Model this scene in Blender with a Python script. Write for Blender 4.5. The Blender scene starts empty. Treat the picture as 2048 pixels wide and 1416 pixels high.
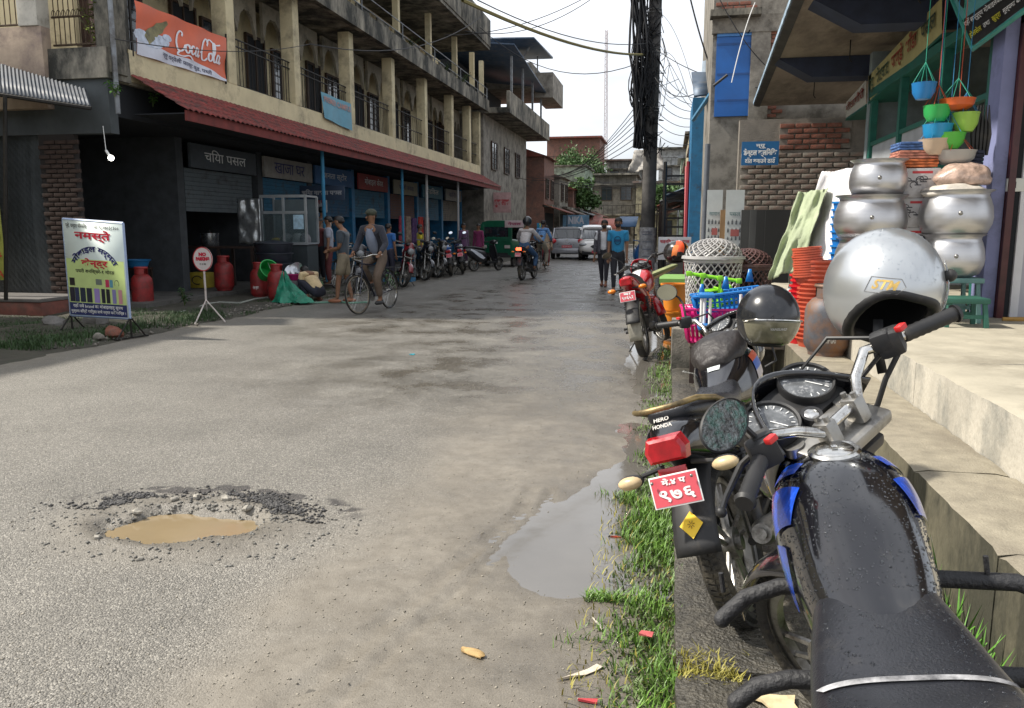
import bpy, bmesh, math, random
import numpy as np
from mathutils import Vector, Matrix, Euler, noise as mnoise
random.seed(7); rng = np.random.default_rng(7)
SC = bpy.context.scene; COL = SC.collection
R = math.radians; PI = math.pi
# ---------------------------------------------------------------- camera
FOC = 1593.0; EYE = 1.45; PITCH = R(8.92); YAW = R(11.09)
cam = bpy.data.cameras.new('camera'); camo = bpy.data.objects.new('camera', cam); COL.objects.link(camo)
cam.sensor_width = 36; cam.lens = FOC/2048*36; cam.clip_end = 3000; cam.clip_start = 0.05
camo.location = (0, 0, EYE); camo.rotation_euler = (PI/2-PITCH, 0, YAW)
SC.camera = camo
# ---------------------------------------------------------------- light
SUN_DIR = Vector((-0.66, -0.07, 0.75)).normalized()
w = bpy.data.worlds.new('World'); SC.world = w; w.use_nodes = True
nt = w.node_tree; nt.nodes.clear()
def wn(t, **k):
    n = nt.nodes.new(t)
    for a, b in k.items(): setattr(n, a, b)
    return n
sky = wn('ShaderNodeTexSky', sky_type='NISHITA', sun_disc=False)
sky.sun_elevation = math.asin(SUN_DIR.z); sky.sun_rotation = math.atan2(SUN_DIR.x, SUN_DIR.y)
sky.air_density = 1.0; sky.dust_density = 3.0; sky.altitude = 100
tc = wn('ShaderNodeTexCoord'); mp = wn('ShaderNodeMapping'); mp.inputs['Scale'].default_value = (1.0, 1.0, 2.6)
nz = wn('ShaderNodeTexNoise'); nz.inputs['Scale'].default_value = 2.1; nz.inputs['Detail'].default_value = 7; nz.inputs['Roughness'].default_value = .55
rp = wn('ShaderNodeValToRGB'); rp.color_ramp.elements[0].position = .38; rp.color_ramp.elements[1].position = .70
rp.color_ramp.elements[0].color = (.5, .5, .5, 1)
mx = wn('ShaderNodeMixRGB'); mx.inputs[2].default_value = (12.6, 13.0, 13.7, 1)
bg = wn('ShaderNodeBackground'); bg.inputs[1].default_value = 0.085
out = wn('ShaderNodeOutputWorld')
L = nt.links.new
L(tc.outputs['Generated'], mp.inputs[0]); L(mp.outputs[0], nz.inputs['Vector']); L(nz.outputs['Fac'], rp.inputs[0])
L(rp.outputs[0], mx.inputs[0]); L(sky.outputs[0], mx.inputs[1]); L(mx.outputs[0], bg.inputs[0]); L(bg.outputs[0], out.inputs[0])
sl = bpy.data.lights.new('sun', 'SUN'); sl.energy = 4.9; sl.angle = R(2.6); sl.color = (1, .94, .84)
so = bpy.data.objects.new('sun', sl); COL.objects.link(so); so.rotation_euler = SUN_DIR.to_track_quat('Z', 'Y').to_euler()
so.location = (-8, 0, 20)
SC.view_settings.view_transform = 'Standard'; SC.view_settings.look = 'None'
SC.view_settings.gamma = 1; SC.view_settings.use_curve_mapping = False
SC.view_settings.exposure = 0.36
# ---------------------------------------------------------------- pixel -> point (2048 px photograph)
_cp, _sp, _cy, _sy = math.cos(PITCH), math.sin(PITCH), math.cos(YAW), math.sin(YAW)
def ray(x, y):
    a = (x-1024)/FOC; b = (708-y)/FOC
    return Vector((-_sy*_cp + a*_cy - b*_sy*_sp, _cy*_cp + a*_sy + b*_cy*_sp, -_sp + b*_cp))
def P(x, y, X=None, Y=None, Z=None):
    d = ray(x, y)
    t = X/d.x if X is not None else (Y/d.y if Y is not None else ((Z or 0)-EYE)/d.z)
    return Vector((0, 0, EYE)) + d*t
# ---------------------------------------------------------------- materials
MATS = {}
def hexc(h):
    h = h.lstrip('#'); v = [int(h[i:i+2], 16)/255 for i in (0, 2, 4)]
    return tuple(((c+.055)/1.055)**2.4 if c > .04045 else c/12.92 for c in v)
def mat(name, col, rough=.6, metal=0., var=.12, scale=6., bump=0., bscale=40., dirt=None, dscale=3., damt=.5,
        coat=0., trans=0., emit=0., spec=.5, stretch=None, sheen=0., alpha=1.):
    if name in MATS: return MATS[name]
    if isinstance(col, str): col = hexc(col)
    m = bpy.data.materials.new(name); m.use_nodes = True; t = m.node_tree; N = t.nodes; Lk = t.links.new
    b = N['Principled BSDF']
    b.inputs['Roughness'].default_value = rough; b.inputs['Metallic'].default_value = metal
    b.inputs['Coat Weight'].default_value = coat; b.inputs['Coat Roughness'].default_value = .08
    b.inputs['Transmission Weight'].default_value = trans; b.inputs['Specular IOR Level'].default_value = spec
    b.inputs['Alpha'].default_value = alpha
    if sheen: b.inputs['Sheen Weight'].default_value = sheen
    tcn = N.new('ShaderNodeTexCoord'); mpn = N.new('ShaderNodeMapping'); Lk(tcn.outputs['Object'], mpn.inputs[0])
    if stretch: mpn.inputs['Scale'].default_value = stretch
    n = N.new('ShaderNodeTexNoise'); n.inputs['Scale'].default_value = scale; n.inputs['Detail'].default_value = 6
    n.inputs['Roughness'].default_value = .6
    Lk(mpn.outputs[0], n.inputs['Vector'])
    r = N.new('ShaderNodeValToRGB'); e = r.color_ramp.elements
    e[0].position = .3; e[1].position = .7
    e[0].color = tuple(c*(1-var) for c in col)+(1,); e[1].color = tuple(min(1, c*(1+var)) for c in col)+(1,)
    Lk(n.outputs['Fac'], r.inputs[0]); src = r.outputs[0]
    if dirt is not None:
        if isinstance(dirt, str): dirt = hexc(dirt)
        n2 = N.new('ShaderNodeTexNoise'); n2.inputs['Scale'].default_value = dscale; n2.inputs['Detail'].default_value = 9
        n2.inputs['Roughness'].default_value = .72; Lk(mpn.outputs[0], n2.inputs['Vector'])
        r2 = N.new('ShaderNodeValToRGB'); r2.color_ramp.elements[0].position = .62-.3*damt; r2.color_ramp.elements[1].position = .78-.22*damt
        Lk(n2.outputs['Fac'], r2.inputs[0])
        mixn = N.new('ShaderNodeMixRGB'); Lk(r2.outputs[0], mixn.inputs[0]); Lk(src, mixn.inputs[1]); mixn.inputs[2].default_value = dirt+(1,)
        src = mixn.outputs[0]
    Lk(src, b.inputs['Base Color'])
    rr = N.new('ShaderNodeMapRange'); rr.inputs[3].default_value = max(.02, rough-.1); rr.inputs[4].default_value = min(1, rough+.1)
    Lk(n.outputs['Fac'], rr.inputs[0]); Lk(rr.outputs[0], b.inputs['Roughness'])
    if bump:
        nb = N.new('ShaderNodeTexNoise'); nb.inputs['Scale'].default_value = bscale; nb.inputs['Detail'].default_value = 5
        Lk(mpn.outputs[0], nb.inputs['Vector'])
        bp = N.new('ShaderNodeBump'); bp.inputs['Strength'].default_value = bump; bp.inputs['Distance'].default_value = .02
        Lk(nb.outputs['Fac'], bp.inputs['Height']); Lk(bp.outputs[0], b.inputs['Normal'])
    if emit:
        b.inputs['Emission Color'].default_value = col+(1,); b.inputs['Emission Strength'].default_value = emit
    MATS[name] = m; return m
def flat(name, col, rough=.5, **k):
    k.setdefault('var', .05); return mat(name, col, rough, **k)
# ---------------------------------------------------------------- mesh builder
I4 = Matrix.Identity(4)
def axisM(a, b):
    a = Vector(a); b = Vector(b); d = b-a; z = d.normalized()
    q = z.to_track_quat('Z', 'Y')
    return Matrix.Translation(a) @ q.to_matrix().to_4x4(), d.length
def rotM(rx=0, ry=0, rz=0, loc=(0, 0, 0)):
    return Matrix.Translation(Vector(loc)) @ Euler((R(rx), R(ry), R(rz))).to_matrix().to_4x4()
class MB:
    def __init__(s): s.v = []; s.f = []; s.mi = []; s.m = 0; s.M = I4.copy()
    def add(s, vs, fs, M=None):
        o = len(s.v); T = s.M if M is None else s.M @ M
        s.v += [tuple(T @ Vector(p)) for p in vs]; s.f += [tuple(i+o for i in f) for f in fs]; s.mi += [s.m]*len(fs)
        return s
    def box(s, c, d, rot=None, b=0., M=None):
        x, y, z = d[0]/2, d[1]/2, d[2]/2
        T = Matrix.Translation(Vector(c))
        if rot: T = T @ Euler([R(a) for a in rot]).to_matrix().to_4x4()
        if M is not None: T = M @ T
        if b <= 0 or b >= min(x, y, z):
            vs = [(i*x, j*y, k*z) for i in (-1, 1) for j in (-1, 1) for k in (-1, 1)]
            fs = [(0, 1, 3, 2), (4, 6, 7, 5), (0, 4, 5, 1), (2, 3, 7, 6), (0, 2, 6, 4), (1, 5, 7, 3)]
            return s.add(vs, fs, T)
        bm = bmesh.new(); bmesh.ops.create_cube(bm, size=1)
        for v in bm.verts: v.co = Vector((v.co.x*d[0], v.co.y*d[1], v.co.z*d[2]))
        bmesh.ops.bevel(bm, geom=bm.edges[:], offset=b, segments=2, profile=.6, affect='EDGES')
        bm.verts.index_update()
        s.add([v.co[:] for v in bm.verts], [[v.index for v in f.verts] for f in bm.faces], T); bm.free(); return s
    def bb(s, x0, x1, y0, y1, z0, z1, b=0.):
        return s.box(((x0+x1)/2, (y0+y1)/2, (z0+z1)/2), (abs(x1-x0), abs(y1-y0), abs(z1-z0)), b=b)
    def cyl(s, a, b, r0, r1=None, seg=12, cap=True):
        r1 = r0 if r1 is None else r1; T, ln = axisM(a, b)
        vs = [(r0*math.cos(2*PI*i/seg), r0*math.sin(2*PI*i/seg), 0) for i in range(seg)]
        vs += [(r1*math.cos(2*PI*i/seg), r1*math.sin(2*PI*i/seg), ln) for i in range(seg)]
        fs = [(i, (i+1) % seg, seg+(i+1) % seg, seg+i) for i in range(seg)]
        if cap: fs += [tuple(range(seg-1, -1, -1)), tuple(range(seg, 2*seg))]
        return s.add(vs, fs, T)
    def tube(s, pts, r, seg=8, cap=True, closed=False):
        pts = [Vector(p) for p in pts]; n = len(pts); rs = r if isinstance(r, (list, tuple)) else [r]*n
        vs = []; up = None
        for i, p in enumerate(pts):
            if closed: d = pts[(i+1) % n]-pts[i-1]
            else: d = pts[min(i+1, n-1)]-pts[max(i-1, 0)]
            d.normalize()
            if up is None:
                up = Vector((0, 0, 1)) if abs(d.z) < .9 else Vector((1, 0, 0))
            u = (up-d*up.dot(d))
            if u.length < 1e-6: u = d.orthogonal()
            u.normalize(); up = u; w_ = d.cross(u)
            for k in range(seg):
                a = 2*PI*k/seg; vs.append(tuple(p+(u*math.cos(a)+w_*math.sin(a))*rs[i]))
        fs = []
        for i in range(n if closed else n-1):
            j = (i+1) % n
            for k in range(seg): fs.append((i*seg+k, i*seg+(k+1) % seg, j*seg+(k+1) % seg, j*seg+k))
        if cap and not closed: fs += [tuple(range(seg-1, -1, -1)), tuple(range((n-1)*seg, n*seg))]
        return s.add(vs, fs)
    def lathe(s, prof, seg=16, M=None, a0=0., a1=2*PI):
        full = abs(a1-a0-2*PI) < 1e-4; m = seg if full else seg+1; vs = []
        for (r, z) in prof:
            for k in range(m):
                a = a0+(a1-a0)*k/seg; vs.append((r*math.cos(a), r*math.sin(a), z))
        fs = []
        for i in range(len(prof)-1):
            for k in range(seg):
                k2 = (k+1) % m if full else k+1
                fs.append((i*m+k, i*m+k2, (i+1)*m+k2, (i+1)*m+k))
        return s.add(vs, fs, M)
    def ell(s, c, r, seg=12, rings=8, M=None):
        r = (r, r, r) if not isinstance(r, (tuple, list)) else r
        T = Matrix.Translation(Vector(c)) @ Matrix.Diagonal((r[0], r[1], r[2], 1))
        if M is not None: T = M @ T
        prof = [(max(1e-4, math.sin(PI*i/rings)), -math.cos(PI*i/rings)) for i in range(rings+1)]
        return s.lathe(prof, seg, T)
    def loft(s, rings, cap=True, closed=True):
        n = len(rings[0]); vs = [p for r in rings for p in r]; fs = []
        for i in range(len(rings)-1):
            for k in range(n if closed else n-1):
                fs.append((i*n+k, i*n+(k+1) % n, (i+1)*n+(k+1) % n, (i+1)*n+k))
        if cap: fs += [tuple(range(n-1, -1, -1)), tuple(range((len(rings)-1)*n, len(rings)*n))]
        return s.add(vs, fs)
    def prism(s, poly, t, M=None):           # poly in local XZ, thickness along Y (-t/2..t/2)
        n = len(poly); vs = [(x, -t/2, z) for x, z in poly]+[(x, t/2, z) for x, z in poly]
        fs = [tuple(range(n)), tuple(range(2*n-1, n-1, -1))]+[(i, n+i, n+(i+1) % n, (i+1) % n) for i in range(n)]
        return s.add(vs, fs, M)
    def quad(s, a, b, c, d): return s.add([a, b, c, d], [(0, 1, 2, 3)])
    def sheet(s, fn, nu, nv):                # grid surface fn(u,v)->point
        vs = [tuple(fn(i/nu, j/nv)) for j in range(nv+1) for i in range(nu+1)]
        fs = [(j*(nu+1)+i, j*(nu+1)+i+1, (j+1)*(nu+1)+i+1, (j+1)*(nu+1)+i) for j in range(nv) for i in range(nu)]
        return s.add(vs, fs)
    def mesh(s, name, mats, sharp=38):
        me = bpy.data.meshes.new(name); me.from_pydata(s.v, [], s.f)
        for m in (mats if isinstance(mats, (list, tuple)) else [mats]): me.materials.append(m)
        if any(s.mi): me.polygons.foreach_set('material_index', s.mi)
        me.polygons.foreach_set('use_smooth', [True]*len(me.polygons))
        me.update()
        if sharp < 180: me.set_sharp_from_angle(angle=R(sharp))
        return me
    def build(s, name, mats, parent=None, label=None, cat=None, group=None, kind=None, sharp=38):
        o = bpy.data.objects.new(name, s.mesh(name, mats, sharp)); return reg(o, parent, label, cat, group, kind)
def reg(o, parent=None, label=None, cat=None, group=None, kind=None):
    COL.objects.link(o)
    if parent is not None: o.parent = parent
    if label: o['label'] = label
    if cat: o['category'] = cat
    if group: o['group'] = group
    if kind: o['kind'] = kind
    return o
def thing(name, label, cat, loc=(0, 0, 0), rz=0., group=None, rx=0., ry=0.):
    o = bpy.data.objects.new(name, None); o.location = loc; o.rotation_euler = (R(rx), R(ry), R(rz)); o.empty_display_size = .2
    return reg(o, None, label, cat, group)
def copy_tree(o, parent=None):
    c = o.copy(); COL.objects.link(c); c.parent = parent
    for ch in list(o.children): copy_tree(ch, c)
    return c
def inst(me, name, parent, loc=(0, 0, 0), rot=None, scale=None, label=None, kind=None):
    o = bpy.data.objects.new(name, me); o.location = loc
    if rot: o.rotation_euler = [R(a) for a in rot]
    if scale: o.scale = scale
    return reg(o, parent, label, kind=kind)
def solid(me_ob, th):                       # give an open sheet a thickness (baked)
    bm = bmesh.new(); bm.from_mesh(me_ob.data); bmesh.ops.solidify(bm, geom=bm.faces[:], thickness=th); bm.to_mesh(me_ob.data); bm.free(); return me_ob
_tn = [0]
def text(s, m, parent, size, loc, rot=(90, 0, 0), width=None, name='lettering', ext=.001, shear=0., bold=0., align='CENTER', frame=None, height=None):
    """flat lettering; frame = (origin, xdir, ydir) or rot in degrees; width fits the line"""
    c = bpy.data.curves.new('t', 'FONT'); c.body = s; c.size = size; c.extrude = ext; c.align_x = align; c.align_y = 'CENTER'
    c.shear = shear; c.offset = bold; c.resolution_u = 2
    o = bpy.data.objects.new('t', c); COL.objects.link(o)
    dg = bpy.context.evaluated_depsgraph_get(); me = bpy.data.meshes.new_from_object(o.evaluated_get(dg))
    bpy.data.objects.remove(o); bpy.data.curves.remove(c)
    me.materials.clear(); me.materials.append(m)
    xs = [v.co.x for v in me.vertices]; ys = [v.co.y for v in me.vertices]
    sx = sy = 1
    if width and xs: sx = width/max(1e-6, max(xs)-min(xs)); 
    if height and ys: sy = height/max(1e-6, max(ys)-min(ys))
    elif width: sy = min(1., max(.6, sx))
    for v in me.vertices: v.co.x *= sx; v.co.y *= sy
    me.name = name
    ob = bpy.data.objects.new(name, me)
    if frame:
        o0, xd, yd = [Vector(q) for q in frame]; xd.normalize(); zd = xd.cross(yd).normalized(); yd = zd.cross(xd)
        Mx = Matrix((xd, yd, zd)).transposed().to_4x4(); Mx.translation = o0
        if parent is not None and parent.type == 'EMPTY' and False: pass
        ob.matrix_world = Mx
        loc_, q_, s_ = Mx.decompose(); ob.location = loc_; ob.rotation_euler = q_.to_euler()
    else:
        ob.location = loc; ob.rotation_euler = [R(a) for a in rot]
    return reg(ob, parent)
def vnoise(x, y, sc, seed=0):               # numpy value noise
    x = np.asarray(x)*sc+seed*17.3; y = np.asarray(y)*sc+seed*5.7
    xi = np.floor(x).astype(np.int64); yi = np.floor(y).astype(np.int64); fx = x-xi; fy = y-yi
    fx = fx*fx*(3-2*fx); fy = fy*fy*(3-2*fy)
    def h(a, b):
        n = (a*374761393+b*668265263+seed*1442695) & 0x7fffffff; n = ((n ^ (n >> 13))*1274126177) & 0x7fffffff
        return ((n ^ (n >> 16)) & 0xffff)/65535.
    return (h(xi, yi)*(1-fx)+h(xi+1, yi)*fx)*(1-fy)+(h(xi, yi+1)*(1-fx)+h(xi+1, yi+1)*fx)*fy
def fbm(x, y, sc, oc=4, seed=0):
    a = 0; amp = .5; t = 0
    for i in range(oc): a = a+amp*vnoise(x, y, sc*2**i, seed+i); t += amp; amp *= .5
    return a/t
def sstep(a, b, x): t = np.clip((x-a)/(b-a), 0, 1); return t*t*(3-2*t)
def gridmesh(name, xs, ys, Z, mats, parent=None, **k):
    nx, ny = len(xs), len(ys); X, Y = np.meshgrid(xs, ys); V = np.stack([X, Y, Z], -1).reshape(-1, 3)
    i = np.arange((nx-1)*(ny-1)); r = i//(nx-1); c = i % (nx-1); a = r*nx+c
    F = np.stack([a, a+1, a+nx+1, a+nx], -1)
    me = bpy.data.meshes.new(name); me.vertices.add(len(V)); me.vertices.foreach_set('co', V.ravel())
    me.loops.add(F.size); me.loops.foreach_set('vertex_index', F.ravel().astype(np.int32))
    me.polygons.add(len(F)); me.polygons.foreach_set('loop_start', np.arange(0, F.size, 4, dtype=np.int32))
    me.polygons.foreach_set('loop_total', np.full(len(F), 4, dtype=np.int32)); me.polygons.foreach_set('use_smooth', [True]*len(F))
    me.update(); me.validate()
    me.materials.append(mats); o = bpy.data.objects.new(name, me); return reg(o, parent, **k)
def facesoup(name, V, F, m, parent=None, smooth=False, **k):     # V (n,3), F list/array same size polys
    me = bpy.data.meshes.new(name); me.vertices.add(len(V)); me.vertices.foreach_set('co', np.asarray(V, dtype=np.float32).ravel())
    F = np.asarray(F, dtype=np.int32); me.loops.add(F.size); me.loops.foreach_set('vertex_index', F.ravel())
    me.polygons.add(len(F)); me.polygons.foreach_set('loop_start', np.arange(0, F.size, F.shape[1], dtype=np.int32))
    me.polygons.foreach_set('loop_total', np.full(len(F), F.shape[1], dtype=np.int32))
    if smooth: me.polygons.foreach_set('use_smooth', [True]*len(F))
    me.update(); me.validate(); me.materials.append(m) if not isinstance(m, (list, tuple)) else [me.materials.append(q) for q in m]
    o = bpy.data.objects.new(name, me); return reg(o, parent, **k)
def blades(name, pts, hh, wd, m, parent=None, lean=.5, **k):     # grass / leaves as curved two-quad blades
    n = len(pts); pts = np.asarray(pts); a = rng.uniform(0, 2*PI, n); h = hh*rng.uniform(.45, 1.15, n); le = lean*h*rng.uniform(.2, 1.3, n); wdt = wd*rng.uniform(.6, 1.3, n)
    dx, dy = np.cos(a), np.sin(a); px, py = -dy*wdt/2, dx*wdt/2
    V = np.zeros((n, 5, 3))
    V[:, 0] = pts+np.stack([px, py, 0*px], -1); V[:, 1] = pts-np.stack([px, py, 0*px], -1)
    mid = pts+np.stack([dx*le*.35, dy*le*.35, h*.6], -1)
    V[:, 2] = mid-np.stack([px, py, 0*px], -1)*.8; V[:, 3] = mid+np.stack([px, py, 0*px], -1)*.8
    V[:, 4] = pts+np.stack([dx*le, dy*le, h], -1)
    b = np.arange(n)*5
    F = np.concatenate([np.stack([b, b+1, b+2], -1), np.stack([b, b+2, b+3], -1), np.stack([b+3, b+2, b+4], -1)])
    return facesoup(name, V.reshape(-1, 3), F, m, parent, **k)
def rocks(name, pts, sizes, m, parent=None, **k):                 # little 8-sided stones
    n = len(pts); base = np.array([(1, 0, 0), (-1, 0, 0), (0, 1, 0), (0, -1, 0), (0, 0, 1), (0, 0, -1)], float)
    F0 = np.array([(0, 2, 4), (2, 1, 4), (1, 3, 4), (3, 0, 4), (2, 0, 5), (1, 2, 5), (3, 1, 5), (0, 3, 5)])
    V = base[None]*rng.uniform(.6, 1.3, (n, 6, 1))+rng.uniform(-.25, .25, (n, 6, 3))
    a = rng.uniform(0, 2*PI, n); c, s_ = np.cos(a)[:, None], np.sin(a)[:, None]
    V = np.stack([V[..., 0]*c-V[..., 1]*s_, V[..., 0]*s_+V[..., 1]*c, V[..., 2]*.6], -1)
    V = V*np.asarray(sizes)[:, None, None]+np.asarray(pts)[:, None]
    F = (F0[None]+(np.arange(n)*6)[:, None, None]).reshape(-1, 3)
    return facesoup(name, V.reshape(-1, 3), F, m, parent, **k)
def arc(c, r, a0, a1, n, ax='xz'):
    o = []
    for i in range(n+1):
        a = R(a0+(a1-a0)*i/n); u, v_ = r*math.cos(a), r*math.sin(a)
        o.append((c[0]+u, c[1], c[2]+v_) if ax == 'xz' else ((c[0]+u, c[1]+v_, c[2]) if ax == 'xy' else (c[0], c[1]+u, c[2]+v_)))
    return o
def leaf_plant(name, label, loc, h, n, m, group=None, spread=.6, lw=.05, ll=.14, cat='plant', parent=None):
    t = thing(name, label, cat, loc, 0, group) if parent is None else parent
    st = MB(); lf = MB(); r_ = random.Random(int(abs(loc[0])*913+abs(loc[1])*77+h*100))
    for i in range(max(3, n//9)):
        a = r_.uniform(0, 2*PI); e = Vector((math.cos(a)*spread*h*r_.uniform(.2, 1), math.sin(a)*spread*h*r_.uniform(.2, 1), h*r_.uniform(.6, 1)))
        pts = [Vector((0, 0, 0)).lerp(e, k/4)+Vector((0, 0, .12*h*math.sin(PI*k/4))) for k in range(5)]
        st.tube(pts, [.006, .005, .004, .003, .002], 5)
        for k in range(9):
            p = pts[0].lerp(pts[-1], r_.uniform(.25, 1)); a2 = r_.uniform(0, 2*PI); d = Vector((math.cos(a2), math.sin(a2), r_.uniform(-.4, .5))).normalized()
            q = d.cross(Vector((0, 0, 1))).normalized()*lw*r_.uniform(.6, 1.2)/2; l_ = ll*r_.uniform(.6, 1.2)
            lf.add([p, p+d*l_*.45+q, p+d*l_-Vector((0, 0, l_*.25)), p+d*l_*.45-q], [(0, 1, 2, 3)])
    st.build('stem', mat('plant_stem', (.08, .12, .03), .6), t); lf.build('foliage', m, t, kind='stuff', sharp=180)
    return t
# ================================================================ SETTING: ground
M_conc = mat('concrete', (.42, .385, .31), .8, var=.22, scale=3, bump=.25, bscale=70, dirt=(.22, .2, .16), dscale=2.2, damt=.45)
M_concd = mat('old_concrete', (.22, .20, .17), .85, var=.3, scale=4, bump=.4, bscale=60, dirt=(.045, .045, .035), dscale=2.5, damt=.75)
def asphalt():
    m = bpy.data.materials.new('asphalt'); m.use_nodes = True; t = m.node_tree; N = t.nodes; Lk = t.links.new; b = N['Principled BSDF']
    tcn = N.new('ShaderNodeTexCoord')
    def nz(sc, det=6, ro=.6):
        n = N.new('ShaderNodeTexNoise'); n.inputs['Scale'].default_value = sc; n.inputs['Detail'].default_value = det; n.inputs['Roughness'].default_value = ro
        Lk(tcn.outputs['Object'], n.inputs['Vector']); return n.outputs['Fac']
    def vor(sc):
        n = N.new('ShaderNodeTexVoronoi'); n.inputs['Scale'].default_value = sc; Lk(tcn.outputs['Object'], n.inputs['Vector']); return n
    def ramp(f, stops):
        r = N.new('ShaderNodeValToRGB'); e = r.color_ramp.elements
        while len(e) < len(stops): e.new(.5)
        for q, (p, c) in zip(e, stops): q.position = p; q.color = (c if isinstance(c, tuple) else (c, c, c))+(1,)
        Lk(f, r.inputs[0]); return r.outputs[0]
    def mixc(f, a, b2, mode='MIX'):
        x = N.new('ShaderNodeMixRGB'); x.blend_type = mode
        for i, q in enumerate((f, a, b2)):
            if isinstance(q, (float, int)): x.inputs[i].default_value = q
            elif isinstance(q, tuple): x.inputs[i].default_value = q+(1,)
            else: Lk(q, x.inputs[i])
        return x.outputs[0]
    v1 = vor(150); sp = N.new('ShaderNodeSeparateColor'); Lk(v1.outputs['Color'], sp.inputs[0])
    stones = ramp(sp.outputs[0], [(0, (.135, .127, .112)), (.45, (.195, .183, .160)), (.8, (.26, .243, .212)), (1, (.42, .395, .345))])
    gap = ramp(v1.outputs['Distance'], [(.0, 1.), (.55, .85), (.9, .55)])
    col = mixc(1., stones, gap, 'MULTIPLY')
    col = mixc(.75, col, ramp(nz(1.1, 8), [(.3, .72), (.5, 1.), (.72, 1.22)]), 'MULTIPLY')
    at = N.new('ShaderNodeAttribute'); at.attribute_name = 'cover'; sc = N.new('ShaderNodeSeparateColor'); Lk(at.outputs['Color'], sc.inputs[0])
    mudc = mixc(.5, ramp(nz(9, 9, .7), [(.3, (.155, .137, .110)), (.7, (.25, .226, .188))]), ramp(nz(160, 3), [(.3, .72), (.7, 1.2)]), 'MULTIPLY')
    mudm = N.new('ShaderNodeMath'); mudm.operation = 'MULTIPLY'; mudm.use_clamp = True; Lk(sc.outputs[0], mudm.inputs[0]); Lk(ramp(nz(3, 8, .7), [(.25, .5), (.6, 1.3)]), mudm.inputs[1])
    col = mixc(mudm.outputs[0], col, mudc)
    wetm = N.new('ShaderNodeMath'); wetm.operation = 'MULTIPLY'; wetm.use_clamp = True; Lk(sc.outputs[1], wetm.inputs[0]); Lk(ramp(nz(1.6, 8, .65), [(.35, .15), (.6, 1.15)]), wetm.inputs[1])
    col = mixc(wetm.outputs[0], col, mixc(1., col, (.55, .53, .5), 'MULTIPLY'))
    tarm = ramp(sc.outputs[2], [(.2, 0.), (.6, 1.)])
    col = mixc(tarm, col, mixc(1., col, (.32, .31, .33), 'MULTIPLY'))
    Lk(col, b.inputs['Base Color'])
    rr = N.new('ShaderNodeMapRange'); rr.inputs[3].default_value = .62; rr.inputs[4].default_value = .2; Lk(wetm.outputs[0], rr.inputs[0]); Lk(rr.outputs[0], b.inputs['Roughness'])
    b.inputs['Specular IOR Level'].default_value = .5
    bp = N.new('ShaderNodeBump'); bp.inputs['Distance'].default_value = .006
    inv = N.new('ShaderNodeMath'); inv.operation = 'SUBTRACT'; inv.inputs[0].default_value = 1; Lk(v1.outputs['Distance'], inv.inputs[1])
    Lk(inv.outputs[0], bp.inputs['Height'])
    st = N.new('ShaderNodeMath'); st.operation = 'MULTIPLY_ADD'; st.inputs[1].default_value = -.75; st.inputs[2].default_value = .95; st.use_clamp = True
    mxw = N.new('ShaderNodeMath'); mxw.operation = 'MAXIMUM'; Lk(sc.outputs[0], mxw.inputs[0]); Lk(wetm.outputs[0], mxw.inputs[1]); Lk(mxw.outputs[0], st.inputs[0]); Lk(st.outputs[0], bp.inputs['Strength'])
    Lk(bp.outputs[0], b.inputs['Normal'])
    MATS['asphalt'] = m; return m
M_asph = asphalt()
PH = P(372, 1048, Z=0)        # muddy pothole centre
def road_h(X, Y):
    Z = (fbm(X, Y, .8, 3, 1)-.5)*.022+(fbm(X, Y, 9, 3, 5)-.5)*.006
    th = -.55-.42*np.exp(-((Y-3.6)/.75)**2)
    e = sstep(th, th+.42, X+(fbm(X, Y, 1.5, 4, 9)-.5)*.42)*(1-.25*sstep(-.3, .1, X))
    near = sstep(2.5, 3.3, Y+.5*(fbm(X, Y, 2.3, 3, 14)-.5))*(1-sstep(4.9, 6.4, Y)*.45)
    Z = Z-.028*e*near
    Z = Z-.02*sstep(-.7, -.1, X)*sstep(6, 8, Y)
    d = np.sqrt(((X-PH.x)/.36)**2+((Y-PH.y)/.22)**2)+(fbm(X, Y, 5, 3, 21)-.5)*.75
    Z = Z-.065*(1-sstep(.80, 1.18, d))+.012*np.exp(-((d-1.35)/.22)**2)
    for (x0, y0, x1, y1, wd) in ((-1.15, 2.0, -.72, 3.9, .05), (-1.0, 2.0, -.62, 3.9, .035)):
        tt = np.clip((Y-y0)/(y1-y0), 0, 1); cx = x0+(x1-x0)*tt; dd = np.abs(X-cx)
        Z = Z-(.008+.004*np.sign(np.sin(Y*95+np.sign(X-cx)*1.2)))*(1-sstep(wd*.6, wd, dd))*(Y < 4.3)
    return Z
xs = np.concatenate([np.arange(-7.6, -5, .1), np.arange(-5, .101, .025)])
ys = np.concatenate([np.arange(-2, 1.8, .2), np.arange(1.8, 7, .025), np.arange(7, 14, .07), np.arange(14, 40, .5), np.arange(40, 121, 3.)])
Xg, Yg = np.meshgrid(xs, ys); Zg = road_h(Xg, Yg)
road = gridmesh('road', xs, ys, Zg, M_asph, kind='structure')
fx, fy = Xg.ravel(), Yg.ravel()
mud = sstep(-2.0, -1.0, fx+(fbm(fx, fy, .9, 3, 3)-.5)*1.1)*(1-.7*sstep(5, 7.5, fy))*.95
mud = np.maximum(mud, (1-sstep(-7.3, -6.2, fx))*.9)
dd = np.sqrt(((fx-PH.x)/.75)**2+((fy-PH.y)/.5)**2); mud = np.maximum(mud, .55*(1-sstep(.6, 1.3, dd)))
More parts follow.
